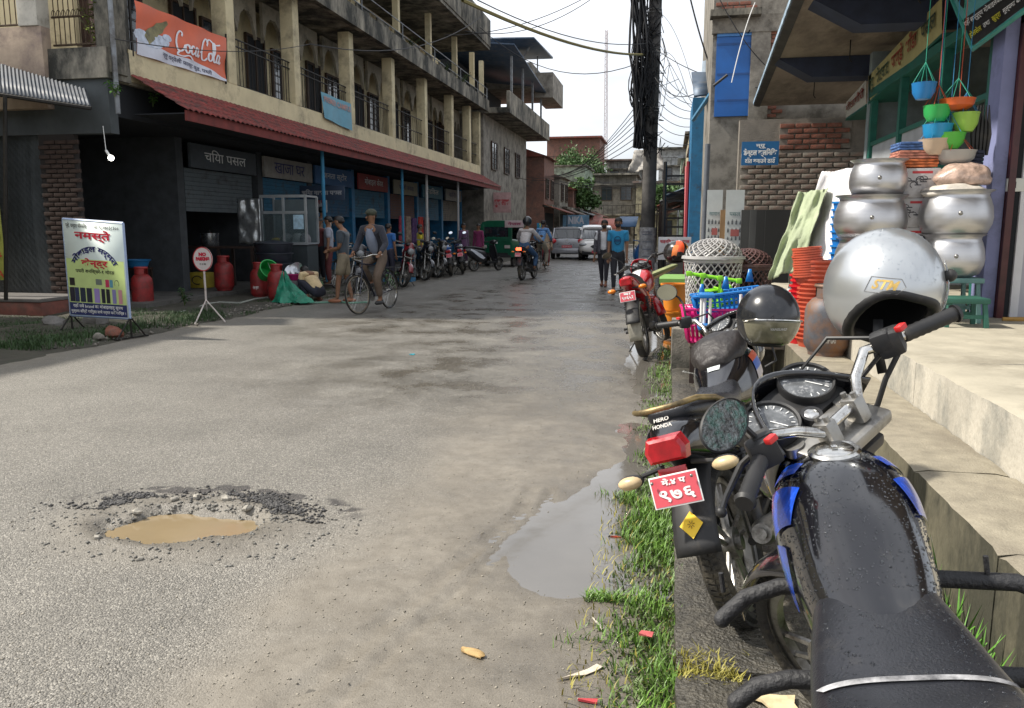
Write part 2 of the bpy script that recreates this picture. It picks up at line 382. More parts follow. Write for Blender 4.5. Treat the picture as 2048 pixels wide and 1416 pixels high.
wet = np.maximum(sstep(-1.6, -.5, fx+(fbm(fx, fy, .7, 4, 12)-.5)*1.5)*(1-sstep(5.8, 8.5, fy))*.7, .95*sstep(4.2, 7.5, fy)*sstep(-5.5, -2.0, fx+(fbm(fx, fy*.4, .6, 4, 31)-.5)*2.4))
wet = np.maximum(wet, .85*sstep(8.5, 11, fy)*sstep(-7, -4, fx))
wet = np.maximum(wet, (1-sstep(.5, 1.0, dd))*.6)
ang = np.arctan2(fy-PH.y-.12, fx-PH.x); rr_ = np.hypot((fx-PH.x)/.85, (fy-PH.y-.1)/.42)+(fbm(fx, fy, 4, 3, 8)-.5)*.35
tar = np.exp(-((rr_-1)/.13)**2)*sstep(-.1, .4, np.sin(ang))*sstep(.40, .55, fbm(fx, fy, 16, 3, 77))*(.5+1.1*fbm(fx, fy, 3, 2, 78))
ca = road.data.color_attributes.new('cover', 'FLOAT_COLOR', 'POINT')
ca.data.foreach_set('color', np.stack([mud, wet, tar, np.ones_like(mud)], -1).astype(np.float32).ravel())
far = MB(); far.quad((-400, -60, -.47), (400, -60, -.47), (400, 900, -.47), (-400, 900, -.47))
far.build('ground', mat('earth', (.13, .11, .085), .95, var=.3, scale=2, bump=.4, bscale=20), kind='structure')
# water
def water(name, col, rough=.025, tr=.0):
    m = mat(name, col, rough, var=.1, scale=2, bump=.03, bscale=9, spec=.6); b = m.node_tree.nodes['Principled BSDF']; b.inputs['IOR'].default_value = 1.75
    return m
M_water = water('puddle_water', (.13, .12, .105)); M_mudw = water('muddy_water', (.25, .19, .11), .06)
def road_h1(x, y): return float(road_h(np.array([x]), np.array([y]))[0])
zp = road_h1(PH.x, PH.y)
pw = MB(); pw.sheet(lambda u, v_: (PH.x-.7+1.4*u, PH.y-.42+.84*v_, -.034), 8, 6); pw.build('muddy_puddle', M_mudw, kind='structure')
kp = MB(); kp.sheet(lambda u, v_: (-1.5+1.62*u, 2.0+10*v_, -.0165), 8, 20); kp.build('kerb_puddle', M_water, kind='structure')
# loose stones on the road
n = 16000; px = rng.uniform(-4.6, -.1, n); py = 1.9+6.5*rng.random(n)**1.6
keep = rng.random(n) < .35+.65*fbm(px, py, 1.2, 3, 4); px, py = px[keep], py[keep]
pz = road_h(px, py); rocks('gravel', np.stack([px, py, pz+.001], -1), .0022+.0042*rng.random(len(px))**3, mat('gravel_mix', (.27, .245, .20), .8, var=.6, scale=25), kind='stuff')
n = 1300; a = rng.uniform(0, 2*PI, n); r0 = .82+1.5*rng.random(n)**2.2
px = PH.x+np.cos(a)*r0*.40; py = PH.y+.03+np.sin(a)*r0*.24; pz = road_h(px, py)
rocks('broken_asphalt_crumbs', np.stack([px, py, pz+.002], -1), .003+.011*rng.random(n)**3, mat('asphalt_crumbs', (.16, .155, .14), .8, var=.6, scale=18), kind='stuff')
n = 4200; a = rng.uniform(.15, 3.1, n); rr0 = 1+rng.normal(0, 1, n)*(.05+.12*(fbm(a, 0*a, 2.3, 2, 5)))+.35*(fbm(a, 0*a, 1.7, 3, 9)-.5); kk = rng.random(n) < sstep(.38, .62, fbm(a, rr0, 3.1, 2, 15))*.9+.1; a, rr0 = a[kk], rr0[kk]; n = len(a)
px = PH.x-.06+np.cos(a)*rr0*.62; py = PH.y+.06+np.sin(a)*rr0*.36; pz = road_h(px, py)+.004
rocks('tar_crumbs', np.stack([px, py, pz], -1), .003+.012*rng.random(n)**2.5, mat('tar_crumb', (.055, .053, .052), .7, var=.7, scale=25), kind='stuff')
for i, (x, y, s_) in enumerate([(452, 1003, .035), (497, 1021, .03), (275, 1025, .03), (350, 1005, .026), (395, 1000, .03), (195, 1080, .02), (280, 1120, .018)]):
    q = P(x, y, Z=0); mb = MB(); mb.ell((0, 0, 0), (1, .7, .5), 7, 5)
    mb.v = [tuple(Vector(v)*s_*(1+.25*math.sin(7*v[0]+3*v[1]+i))) for v in mb.v]
    o = mb.build('stone', mat('stone', (.3, .28, .24), .85, var=.4, scale=30, bump=.3, bscale=60), None, ('small grey stone at the rim of the muddy pothole, '+('far left', 'at the right end', 'left tip', 'far side', 'far side near the middle', 'near left', 'nearest the camera')[i]), 'stone', 'stones round the pothole', sharp=20)
    o.location = (q.x, q.y, road_h1(q.x, q.y)+s_*.3); o.rotation_euler = (0, 0, i*1.3)
# ---------------- left verge, shop apron
vx = np.arange(-16, -6.6, .06); vy = np.arange(5, 60, .2); VX, VY = np.meshgrid(vx, vy)
vz = .03+.05*sstep(-7.2, -8.6, VX)+(fbm(VX, VY, 1.5, 4, 40)-.5)*.09-.10*sstep(-7.25, -6.75, VX+(fbm(VX, VY, 2.2, 4, 41)-.5)*.5)+(fbm(VX, VY, 9, 2, 42)-.5)*.03
gridmesh('verge', vx, vy, vz, mat('verge_earth', (.062, .055, .042), .9, var=.4, scale=4, bump=.5, bscale=30, dirt=(.05, .05, .035), dscale=1.5, damt=.6), kind='structure')
def vh(x, y): return .04+.05*float(sstep(-7.2, -8.6, np.array(x)))+(float(fbm(np.array([x]), np.array([y]), 1.5, 4, 40)[0])-.5)*.09
M_grass = mat('grass_green', (.10, .20, .025), .5, var=.65, scale=7); M_grassy = mat('grass_yellow', (.27, .24, .04), .6, var=.4, scale=6)
M_grassd = mat('grass_dark', (.035, .075, .02), .6, var=.4, scale=2.5)
def scatter(n, x0, x1, y0, y1, fn, zf): 
    x = rng.uniform(x0, x1, n); y = rng.uniform(y0, y1, n); k = rng.random(n) < fn(x, y); x, y = x[k], y[k]
    return np.stack([x, y, zf(x, y)], -1)
g1 = scatter(46000, -11, -6.95, 8, 12.6, lambda x, y: sstep(.30, .52, fbm(x, y, 1.3, 3, 50))*(1-sstep(-7.6, -7.0, x)*.7), lambda x, y: .03+0*x)
blades('grass', g1, .075, .009, M_grassd, kind='stuff')
g2 = scatter(8000, -8.6, -6.9, 12, 19, lambda x, y: sstep(.5, .7, fbm(x, y, 1.7, 3, 52)), lambda x, y: .02+0*x)
blades('grass', g2, .06, .009, M_grassd, kind='stuff')
# ---------------- right: path slabs where the motorcycles stand
M_path = mat('path_aggregate', (.095, .086, .068), .45, var=.5, scale=30, bump=.9, bscale=75, dirt=(.035, .033, .028), dscale=2.2, damt=.62)
path = bpy.data.objects.new('path', None); reg(path, kind='structure')
def slab_mesh(x0, x1, y0, y1, z0, z1, n=14, amp=.006, seed=0, edge=.02):
    mb = MB(); nx = max(4, int((x1-x0)/.05)); ny = max(4, int((y1-y0)/.05))
    def fn(u, v_):
        x = x0+(x1-x0)*u; y = y0+(y1-y0)*v_
        z = z1+amp*2*(mnoise.noise(Vector((x*5, y*5, seed)))+.6*mnoise.noise(Vector((x*19, y*19, seed))))
        if u in (0, 1): x += edge*.5*mnoise.noise(Vector((seed, y*31, 3))); z -= edge*.6+edge*.8*max(0, mnoise.noise(Vector((x, y*23, 7))))
        if v_ in (0, 1): y += .006*mnoise.noise(Vector((x*9, seed, 3))); z -= edge*.7
        return (x, y, z)
    mb.sheet(fn, nx, ny); V = mb.v[:]
    def idx(i, j): return j*(nx+1)+i
    loop = [idx(i, 0) for i in range(nx+1)]+[idx(nx, j) for j in range(1, ny+1)]+[idx(i, ny) for i in range(nx-1, -1, -1)]+[idx(0, j) for j in range(ny-1, 0, -1)]
    o = len(mb.v); mb.v += [(V[i][0], V[i][1], z0) for i in loop]; L_ = len(loop)
    for k in range(L_): mb.f.append((loop[(k+1) % L_], loop[k], o+k, o+(k+1) % L_)); mb.mi.append(0)
    mb.M = I4; return mb
yy = -1.2; PS = []
for i, yn in enumerate([.9, 2.42, 3.9, 5.4, 7.1, 9.0, 11.2]):
    slab_mesh(.06, .80, yy+.012, yn-.012, -.45, .075, seed=i*3.1).build('slab', M_path, path, sharp=60); yy = yn
# step kerb and porch platform
M_step = mat('step_concrete', (.27, .24, .18), .8, var=.22, scale=11, bump=.35, bscale=110, dirt=(.19, .165, .125), dscale=1.6, damt=.5)
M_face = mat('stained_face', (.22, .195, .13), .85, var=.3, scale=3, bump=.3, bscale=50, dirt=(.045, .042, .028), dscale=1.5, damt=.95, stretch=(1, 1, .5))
step = bpy.data.objects.new('step', None); reg(step, kind='structure')
yy = -1.5
for i, yn in enumerate([1.2, 2.55, 3.42, 4.72, 6.2, 8.6]):
    mb = slab_mesh(1.015, 1.372, yy+.004, yn-.004, -.45, .48, seed=i*5+1, amp=.003, edge=.012)
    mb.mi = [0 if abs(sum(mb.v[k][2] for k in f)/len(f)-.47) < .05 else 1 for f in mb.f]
    mb.build('slab', [M_step, M_face], step, sharp=50); yy = yn
plat = bpy.data.objects.new('porch_floor', None); reg(plat, kind='structure')
M_plat = mat('porch_concrete', (.40, .365, .285), .75, var=.15, scale=4, bump=.12, bscale=60, dirt=(.235, .21, .16), dscale=1.3, damt=.45)
M_plf = mat('porch_face', (.43, .40, .335), .85, var=.2, scale=4, bump=.3, bscale=50, dirt=(.19, .19, .17), dscale=2.6, damt=.55, stretch=(1, 1, .6))
for y0, y1 in ((-2, 4.76), (4.765, 11.5)):
    mb = slab_mesh(1.378, 7.0 if y0 < 0 else 5, y0, y1, -.45, .72, seed=y0, amp=.0022, edge=.008)
    mb.mi = [0 if abs(sum(mb.v[k][2] for k in f)/len(f)-.716) < .04 else 1 for f in mb.f]
    mb.build('slab', [M_plat, M_plf], plat, sharp=50)
# right verge grass
gr = scatter(12500, -.42, .10, 1.7, 4.35, lambda x, y: sstep(-.30, .02, x+(fbm(x, y, 3, 3, 60)-.5)*.55)*sstep(.25, .5, fbm(x, y, 7, 2, 62)), lambda x, y: -.03+.035*sstep(-.3, .05, x))
blades('grass', gr, .062, .0055, M_grass, kind='stuff', lean=.9)
gr = scatter(12000, -.25, .22, 4.35, 10, lambda x, y: sstep(-.18, .1, x+(fbm(x, y, 2, 3, 61)-.5)*.4)*sstep(.46, .64, fbm(x, y, 1.4, 2, 66))*(1-.6*sstep(6, 8, y)), lambda x, y: -.02+0*x)
blades('grass', gr, .07, .007, M_grass, kind='stuff', lean=.8)
gy = np.concatenate([scatter(2200, .06, .80, 2.34, 2.52, lambda x, y: sstep(.35, .6, fbm(x, y, 6, 2, 70)), lambda x, y: .055+0*x),
                     scatter(2600, -.3, .12, 1.7, 4.3, lambda x, y: .3+0*x, lambda x, y: 0*x)])
blades('dry_grass', gy, .035, .005, M_grassy, kind='stuff', lean=1.2)
gm_ = scatter(14000, -.40, .10, 1.7, 9.5, lambda x, y: (1-.7*sstep(5, 7, y))*sstep(-.22, .02, x+(fbm(x, y, 4, 3, 63)-.5)*.5), lambda x, y: -.02+.03*sstep(-.3, .05, x))
blades('ground_cover', gm_, .026, .010, mat('moss_green', (.075, .12, .025), .6, var=.6, scale=9), kind='stuff', lean=1.3)
gt = scatter(260, *(lambda q: (q.x-.07, q.x+.07, q.y-.035, q.y+.035))(P(1205, 1192, Z=0)), lambda x, y: 1+0*x, lambda x, y: -.02+0*x)
blades('grass', gt, .04, .005, M_grass, kind='stuff', lean=1.4)
# ditch plants
M_leafb = mat('leaf_bright', (.10, .26, .03), .5, var=.35, scale=9); M_leafd = mat('leaf_dark', (.03, .085, .02), .5, var=.4, scale=7)
for (x, y, z, h, n_) in ((1752, 905, .25, .46, 130), (1745, 850, .3, .40, 110)):
    q = P(x, y, Z=z+.1); q.z = -.1
    leaf_plant('ditch_plant', 'bright green broad leaved plant in the ditch behind the near motorcycle, '+('lower clump' if h > .4 else 'upper clump'), (q.x, q.y, .0), h, n_, M_leafb, lw=.05, ll=.11, spread=.35, group='plants growing in the ditch')
dg = scatter(5200, .82, 1.01, 1.5, 6.0, lambda x, y: sstep(.38, .56, fbm(x, y, 1.7, 2, 80)), lambda x, y: -.2+0*x)
blades('ditch_grass', dg, .42, .020, M_leafb, kind='stuff', lean=.45)
# litter
def litter(name, label, cat, px, py, pts, col, h=.006, z=None):
    q = P(px, py, Z=0 if z is None else z); mb = MB(); n_ = len(pts)
    mb.add([(x, y, h*(1+.8*math.sin(9*x*20+i))) for i, (x, y) in enumerate(pts)]+[(x, y, h*.2) for x, y in pts], [tuple(range(n_)), tuple(range(2*n_-1, n_-1, -1))]+[(i, i+n_, (i+1) % n_+n_, (i+1) % n_) for i in range(n_)])
    o = mb.build(name, flat('litter_'+name+str(px), col, .6, var=.25, scale=30), None, label, cat); o.location = (q.x, q.y, road_h1(q.x, q.y)+.003 if z is None else z); return o
litter('paper_strip', 'long pale torn strip on the wet road, nearest the bottom edge', 'litter', 1160, 1350, [(-.07, -.05), (-.03, -.03), (.02, .0), (.05, .03), (.07, .06), (.05, .06), (.02, .03), (-.02, -.005), (-.06, -.04)], (.6, .52, .42))
litter('paper_strip', 'short thin pale strip by the edge of the kerb puddle', 'litter', 1193, 1245, [(-.02, .045), (-.012, .045), (.03, -.04), (.025, -.045)], (.62, .58, .5))
litter('red_wrapper', 'small red wrapper on the asphalt at the bottom of the road', 'wrapper', 1175, 1405, [(-.03, .0), (.03, -.006), (.03, .01), (-.03, .014)], (.5, .05, .06))
litter('red_wrapper', 'pale red wrapper caught in the verge grass', 'wrapper', 1292, 1270, [(-.025, -.01), (.02, -.014), (.026, .012), (-.016, .02)], (.55, .12, .12), z=.05)
litter('torn_paper', 'cream torn paper on the path at the bottom edge', 'paper', 1545, 1408, [(-.07, .05), (-.02, .045), (.03, .035), (.07, .05), (.06, .0), (.08, -.06), (.0, -.05), (-.03, .0), (-.075, .02)], (.62, .50, .30), z=.082)
litter('red_leaf', 'red scrap of leaf on the verge beside the rear mudguard', 'leaf', 1233, 1068, [(-.03, -.004), (.0, -.01), (.025, 0), (.0, .012)], (.42, .05, .02))
litter('blue_scrap', 'tiny turquoise scrap in the middle of the road', 'litter', 824, 709, [(-.03, -.015), (.03, -.02), (.03, .02), (-.02, .02)], (.02, .35, .45))
q = P(948, 1309, Z=0); mb = MB()
for i in range(6): mb.ell((random.uniform(-.02, .02), random.uniform(-.012, .012), .006), (.045, .006, .008), 7, 5, rotM(0, 0, -20+random.uniform(-10, 10)))
mb.ell((0, 0, .007), (.045, .02, .012), 10, 6, rotM(0, 0, -18))
o = mb.build('corn_husk', mat('husk', (.42, .28, .12), .8, var=.4, scale=30, stretch=(.2, 1, 1)), None, 'dry yellow husk lying on the sandy tyre track', 'husk'); o.location = (q.x, q.y, road_h1(q.x, q.y)+.002)
mb = MB(); q = P(1238, 1050, Z=0); mb.tube([(q.x-.04, q.y-.04, .0), (q.x+.03, q.y+.05, .02), (q.x+.05, q.y+.1, .05)], .003, 5); mb.build('twig', mat('twig', (.3, .25, .18), .8), None, 'thin grey twig standing out of the kerb puddle', 'twig')
# ================================================================ MOTORCYCLES
M_tyre = mat('tyre_rubber', (.022, .021, .02), .75, var=.35, scale=14, bump=.4, bscale=50, dirt=(.10, .085, .06), dscale=6, damt=.35)
M_blackp = mat('black_paint', (.006, .006, .008), .16, var=.2, coat=.9, scale=5, dirt=(.03, .027, .024), dscale=9, damt=.08)
M_blackm = mat('black_matt', (.016, .016, .017), .55, var=.3, scale=12, dirt=(.06, .052, .042), dscale=7, damt=.25)
M_seat = mat('seat_vinyl', (.014, .015, .019), .30, var=.25, bump=.12, bscale=260, scale=10, dirt=(.032, .031, .032), dscale=14, damt=.2)
M_chrome = mat('chrome', (.62, .61, .58), .16, 1., var=.25, scale=20, dirt=(.16, .12, .09), dscale=25, damt=.35)
M_alu = mat('dull_metal', (.33, .32, .30), .42, .9, var=.3, scale=12, dirt=(.06, .05, .04), dscale=8, damt=.4)
M_eng = mat('engine_metal', (.05, .05, .052), .5, .6, var=.35, scale=10, dirt=(.09, .075, .055), dscale=9, damt=.45)
M_redl = mat('red_lens', (.42, .004, .012), .12, coat=.5, var=.35, scale=18)
M_orl = mat('orange_lens', (.75, .20, .01), .2, var=.1); M_white = flat('white_plastic', (.72, .72, .70), .4); M_cream = mat('aged_lens', (.55, .42, .24), .35, var=.25, scale=14)
M_glass = mat('gauge_glass', (.10, .105, .11), .06, coat=.6, var=.6, scale=30, dirt=(.45, .45, .45), dscale=60, damt=.3)
M_plate = flat('plate_red', (.62, .085, .11), .4); M_mirror = mat('mirror_glass', (.80, .84, .88), .03, 1., var=.03)
M_drop = mat('raindrop', (.9, .95, 1.), .02, var=0., spec=.9, trans=1.)
M_wtxt = flat('white_paint', (.8, .8, .78), .45); M_yellow = flat('yellow_sticker', (.85, .55, .02), .45)
def SM(x, xs_, ys_): # smooth interpolation
    x = float(x); n = len(xs_)
    if x <= xs_[0]: return ys_[0]
    if x >= xs_[-1]: return ys_[-1]
    i = max(k for k in range(n-1) if xs_[k] <= x); h = xs_[i+1]-xs_[i]; t = (x-xs_[i])/h
    def sl(k):
        if k == 0: return (ys_[1]-ys_[0])/(xs_[1]-xs_[0])
        if k == n-1: return (ys_[-1]-ys_[-2])/(xs_[-1]-xs_[-2])
        return (ys_[k+1]-ys_[k-1])/(xs_[k+1]-xs_[k-1])
    m0, m1 = sl(i)*h, sl(i+1)*h
    return (2*t**3-3*t*t+1)*ys_[i]+(t**3-2*t*t+t)*m0+(-2*t**3+3*t*t)*ys_[i+1]+(t**3-t*t)*m1
class Body:   # superellipse loft along x: rows (x, halfwidth, ztop, zbot, power)
    def __init__(s, rows): s.c = list(zip(*rows))
    def at(s, x, th, off=0.):
        xs_ = s.c[0]; hw, zt, zb, p = [SM(x, xs_, s.c[k]) for k in (1, 2, 3, 4)]
        c, q = math.cos(th), math.sin(th); e = 2/p
        y = (hw+off)*math.copysign(abs(c)**e, c); zc = (zt+zb)/2; hh = (zt-zb)/2+off
        return (x, y, zc+hh*math.copysign(abs(q)**e, q))
    def mb(s, n=14, seg=20, M=None, round_ends=True):
        mb = MB(); mb.M = M or I4; x0, x1 = s.c[0][0], s.c[0][-1]; rings = []
        for i in range(n+1):
            x = x0+(x1-x0)*i/n; rings.append([s.at(x, 2*PI*k/seg) for k in range(seg)])
        if round_ends:
            for end, x, dx in ((0, x0, -1), (-1, x1, 1)):
                base = rings[end]; cy = 0; cz = sum(p[2] for p in base)/seg; extra = []
                for sc_, d in ((.85, .012), (.5, .02), (.1, .023)):
                    extra.append([(x+dx*d, p[1]*sc_, cz+(p[2]-cz)*sc_) for p in base])
                rings = (extra[::-1]+rings) if end == 0 else (rings+extra)
        mb.loft(rings); return mb
    def patch(s, a, b, c, d, off=.0045, n=8, M=None):   # (x, angle deg) corners
        mb = MB(); mb.M = M or I4
        def fn(u, v_):
            x = (a[0]*(1-u)+b[0]*u)*(1-v_)+(d[0]*(1-u)+c[0]*u)*v_; t = (a[1]*(1-u)+b[1]*u)*(1-v_)+(d[1]*(1-u)+c[1]*u)*v_
            return s.at(x, R(t), off)
        mb.sheet(fn, n, n); return mb
def wheelmb(c, r, w_, seg=36, tread=True, M=None):
    T = Matrix.Translation(Vector(c)) @ Euler((R(90), 0, 0)).to_matrix().to_4x4()
    prof = []
    for k in range(13):
        a = R(-60+120*k/12)
    ty = MB(); ty.M = M or I4
    prof = [(r-w_*.95, -w_*.62), (r-w_*.75, -w_*.86), (r-w_*.35, -w_*.95), (r-w_*.08, -w_*.62), (r, -w_*.2), (r, w_*.2), (r-w_*.08, w_*.62), (r-w_*.35, w_*.95), (r-w_*.75, w_*.86), (r-w_*.95, w_*.62)]
    ty.lathe(prof, seg, T)
    if tread:
        n = seg
        for k in range(n):
            a = 2*PI*k/n
            for sgn in (-1, 1):
                ty.box((0, 0, 0), (.014, w_*.62, r*2*PI/n*.62), M=T @ Matrix.Rotation(a, 4, 'Z') @ Matrix.Translation((r-.0015, 0, sgn*w_*.36)) @ Euler((R(sgn*18), 0, 0)).to_matrix().to_4x4() @ Matrix.Rotation(R(90), 4, 'X'))
    rim = MB(); rim.M = M or I4; ri = r-w_*.95
    rim.lathe([(ri+.008, -w_*.6), (ri+.006, -w_*.4), (ri-.022, -w_*.32), (ri-.022, w_*.32), (ri+.006, w_*.4), (ri+.008, w_*.6)], seg, T)
    return ty, rim, T, ri
def add_wheel(parent, c, r, w_, M=None, spoke='alloy', seg=36, tread=True, rimm=None, disc=False):
    ty, rim, T, ri = wheelmb(c, r, w_, seg, tread, M)
    o = ty.build('wheel', M_tyre, parent)
    if spoke == 'alloy':
        for k in range(5):
            a = 2*PI*k/5
            for s_ in (-1, 1):
                Tk = T @ Matrix.Rotation(a, 4, 'Z')
                p0 = Tk @ Vector((.03, s_*.014, s_*.0)); p1 = Tk @ Vector((ri-.015, s_*.034, 0))
                rim.cyl(p0, p1, .011, .009, 6)
    elif spoke == 'wire':
        for k in range(24):
            a = 2*PI*k/24; Tk = T @ Matrix.Rotation(a, 4, 'Z'); s_ = 1 if k % 2 else -1
            rim.cyl(Tk @ Vector((.02, .012*s_, s_*.018)), Tk @ Vector((ri-.015, 0, 0)), .0016, .0016, 4, False)
    rim.cyl(T @ Vector((0, 0, -.05)), T @ Vector((0, 0, .05)), .03 if spoke == 'alloy' else .018, None, 14)
    if spoke == 'alloy': rim.cyl(T @ Vector((0, 0, -.03)), T @ Vector((0, 0, .03)), .06, None, 20)
    rim.build('rim', rimm or M_alu, o)
    if disc:
        d = MB(); d.M = M or I4; d.lathe([(.06, -w_*1.1), (.12, -w_*1.1), (.12, -w_*1.18), (.06, -w_*1.18), (.06, -w_*1.1)], 24, T); d.build('brake_disc', M_chrome, o)
    return o
def mirror_part(parent, p, n, r, M, stalk, tint=None, mesh_name='mirror', shape=(1., .62)):
    """oval mirror at p facing n; stalk = path from bar to p"""
    st = MB(); st.M = M; st.tube(stalk, .0055, 7); n = Vector(n).normalized(); q = n.to_track_quat('Z', 'Y').to_matrix().to_4x4()
    T = Matrix.Translation(Vector(p)) @ q @ Matrix.Diagonal((shape[0], shape[1], 1, 1))
    st.lathe([(.001, -.03), (r*.6, -.024), (r*.95, -.006), (r*1.04, .003), (r, .006), (r*.96, .003)], 28, T)
    o = st.build(mesh_name, M_blackm, parent)
    g = MB(); g.M = M; g.lathe([(.0005, .0035), (r*.5, .0035), (r*.97, .0032)], 28, T); g.build('glass', tint or M_mirror, o)
    return o, M @ T
def motorcycle(label, loc, rz, lean=-9, steer=0, body=None, accent=None, group=None, style='commuter', hi=False, plate=None, seatm=None, mirrors=(1, 1), rack=True, tank_w=.135, name='motorcycle', lit=False, crash=False, mirror_tint=None, zoff=0., seatdz=0.):
    body = body or M_blackp; accent = accent or M_redl; seatm = seatm or M_seat
    t = thing(name, label, 'motorcycle', loc, rz, group, rx=lean)
    sg = 40 if hi else 24; WB = .63; wr = .30
    head = Vector((.40, 0, .92)); axv = Vector((-math.sin(R(26)), 0, math.cos(R(26))))
    S = Matrix.Translation(head) @ Matrix.Rotation(R(steer), 4, axv) @ Matrix.Translation(-head)
    add_wheel(t, (-WB, 0, wr), wr, .050 if hi else .048, None, 'alloy', sg*2 if hi else sg, hi)
    add_wheel(t, (WB, 0, wr), wr, .042, S, 'alloy', sg*2 if hi else sg, hi, disc=True)
    # fork + front mudguard (steered)
    f = MB(); f.M = S
    for s_ in (-1, 1):
        f.cyl((.655, s_*.085, .30), (.53, s_*.085, .58), .024, .022, 10); f.cyl((.53, s_*.085, .58), (.375, s_*.085, .93), .016, .016, 10)
        f.tube([(.5, s_*.085, .66), (.53, s_*.085, .62)], .021, 10)
    f.box((.385, 0, .915), (.10, .22, .03), (0, -26, 0), .008); f.box((.47, 0, .73), (.09, .2, .03), (0, -26, 0), .008)
    f.build('fork', M_eng if hi else M_alu, t)
    mg = MB(); mg.M = S; c0 = Vector((WB, 0, wr))
    def fen(u, v_): a = R(20+150*u); y = (v_-.5)*2; rr = wr+.035-.02*y*y; return (c0.x+rr*math.cos(a), y*(.058+.01*math.sin(PI*u)), c0.z+rr*math.sin(a))
    mg.sheet(fen, 18, 8); solid(mg.build('front_mudguard', body, t), .004)
    # engine, frame, exhaust
    e = MB(); e.box((.02, 0, .33), (.34, .20, .20), b=.04); e.cyl((.02, -.14, .30), (.02, .14, .30), .085, None, 18); e.cyl((.13, -.11, .34), (.13, .11, .34), .06, None, 16)
    for k in range(8 if hi else 6): e.box((.16+.012*k, 0, .45+.026*k), (.13, .17, .010), (0, 12, 0))
    e.box((.19, 0, .53), (.09, .11, .24), (0, 12, 0)); e.box((.26, 0, .69), (.08, .1, .05), b=.01)
    e.build('engine', M_eng, t)
    fr = MB()
    for s_ in (-1, 1):
        fr.tube([(.36, 0, .82), (.28, s_*.03, .5), (.22, s_*.06, .24), (-.1, s_*.08, .2), (-.22, s_*.09, .36)], .014, 8)
        fr.tube([(.36, s_*.02, .86), (0, s_*.07, .72), (-.3, s_*.09, .70), (-.78, s_*.07, .76)], .013, 8)
        fr.tube([(-.22, s_*.09, .36), (-.28, s_*.09, .7)], .012, 8)
        fr.tube([(-.18, s_*.08, .32), (-WB-.02, s_*.09, wr)], .017, 8)
        fr.tube([(-.12, s_*.10, .27), (-.12, s_*.22, .26)], .011, 8)
    fr.tube([(-.1, .1, .22), (-.14, .2, .10), (-.2, .27, .012)], .010, 8)
    fr.build('frame', M_blackm, t)
    for s_ in (-1, 1):
        sh = MB(); a = Vector((-.50, s_*.125, .68)); b = Vector((-WB+.02, s_*.125, wr+.02)); sh.cyl(a, b, .012, None, 8); sh.cyl(b, b.lerp(a, .35), .020, None, 10)
        n_ = 80 if hi else 30; turns = 9
        T, ln = axisM(b.lerp(a, .3), a); pts = [T @ Vector((.027*math.cos(2*PI*turns*i/n_), .027*math.sin(2*PI*turns*i/n_), ln*i/n_)) for i in range(n_+1)]
        sh.tube(pts, .0055, 6 if hi else 4); sh.build('shock_absorber', M_eng, t)
        fp = MB(); fp.cyl((-.10, s_*.14, .265), (-.10, s_*.26, .265), .016, .018, 10); fp.build('footpeg', M_blackm, t); fp = MB(); fp.cyl((-.34, s_*.13, .33), (-.34, s_*.23, .33), .014, .016, 10); fp.build('footpeg', M_blackm, t)
    ex = MB(); ex.tube([(.26, -.04, .55), (.33, -.07, .42), (.27, -.10, .26), (.0, -.13, .22), (-.25, -.15, .26)], .019, 10); ex.tube([(-.22, -.155, .26), (-.3, -.16, .27), (-.75, -.17, .36), (-.8, -.17, .37)], [.024, .042, .048, .036], 14)
    ex.tube([(-.79, -.17, .368), (-.82, -.17, .374)], [.022, .022], 10); ex.build('exhaust', M_alu if style != 'sport' else M_eng, t)
    ch = MB(); ch.prism([(-WB-.08, .26), (-WB-.08, .34), (-.08, .36), (-.02, .3), (-.08, .24)], .03, Matrix.Translation((0, .10, 0))); ch.build('chain_case', M_blackm, t)
    # body
    tank = Body([(-.16, .070, .835, .72, 2.3), (-.05, .098, .880, .70, 2.5), (.06, tank_w*.98, .935, .68, 2.6), (.18, tank_w*1.12, .972, .68, 2.5), (.27, tank_w*1.06, .968, .70, 2.4), (.34, tank_w*.80, .940, .74, 2.2), (.385, tank_w*.4, .905, .78, 2.)])
    tk = tank.mb(30 if hi else 12, 40 if hi else 18); tko = tk.build('tank', body, t, sharp=180)
    sp = SM
    seatr = [(-.84, .085, .895, .83, 2.6), (-.72, .115, .888, .80, 2.8), (-.5, .135, .862, .77, 3.), (-.3, .128, .825, .74, 3.), (-.12, .105, .845, .73, 2.6), (-.02, .08, .878, .74, 2.2), (.04, .045, .905, .80, 2.)]
    if style == 'sport': seatr = [(-.84, .05, .99, .90, 2.4), (-.7, .09, .975, .87, 2.6), (-.5, .12, .92, .80, 2.8), (-.36, .125, .84, .75, 3.), (-.15, .11, .835, .73, 2.8), (-.03, .08, .865, .75, 2.3), (.03, .05, .88, .80, 2.)]
    if seatdz: seatr = [(a, b, c+seatdz, d, e_) for a, b, c, d, e_ in seatr]
    seat = Body(seatr); seat.mb(22 if hi else 10, 32 if hi else 16).build('seat', seatm, t, sharp=180)
    tail = Body([(-1.0, .060, .80, .74, 2.5), (-.93, .090, .845, .71, 2.6), (-.8, .118, .845, .66, 2.6), (-.6, .132, .80, .60, 2.8), (-.4, .138, .76, .52, 3.), (-.2, .125, .74, .46, 3.), (-.12, .10, .72, .5, 2.6)])
    if style == 'sport': tail = Body([(-.98, .045, .95, .88, 2.3), (-.9, .075, .96, .84, 2.4), (-.75, .10, .93, .78, 2.6), (-.55, .12, .85, .68, 2.8), (-.38, .13, .78, .56, 3.), (-.2, .125, .74, .48, 3.), (-.12, .10, .72, .5, 2.6)])
    tail.mb(16 if hi else 9, 26 if hi else 16).build('tail_panel', body, t, sharp=180)
    ztl = .775 if style != 'sport' else .90
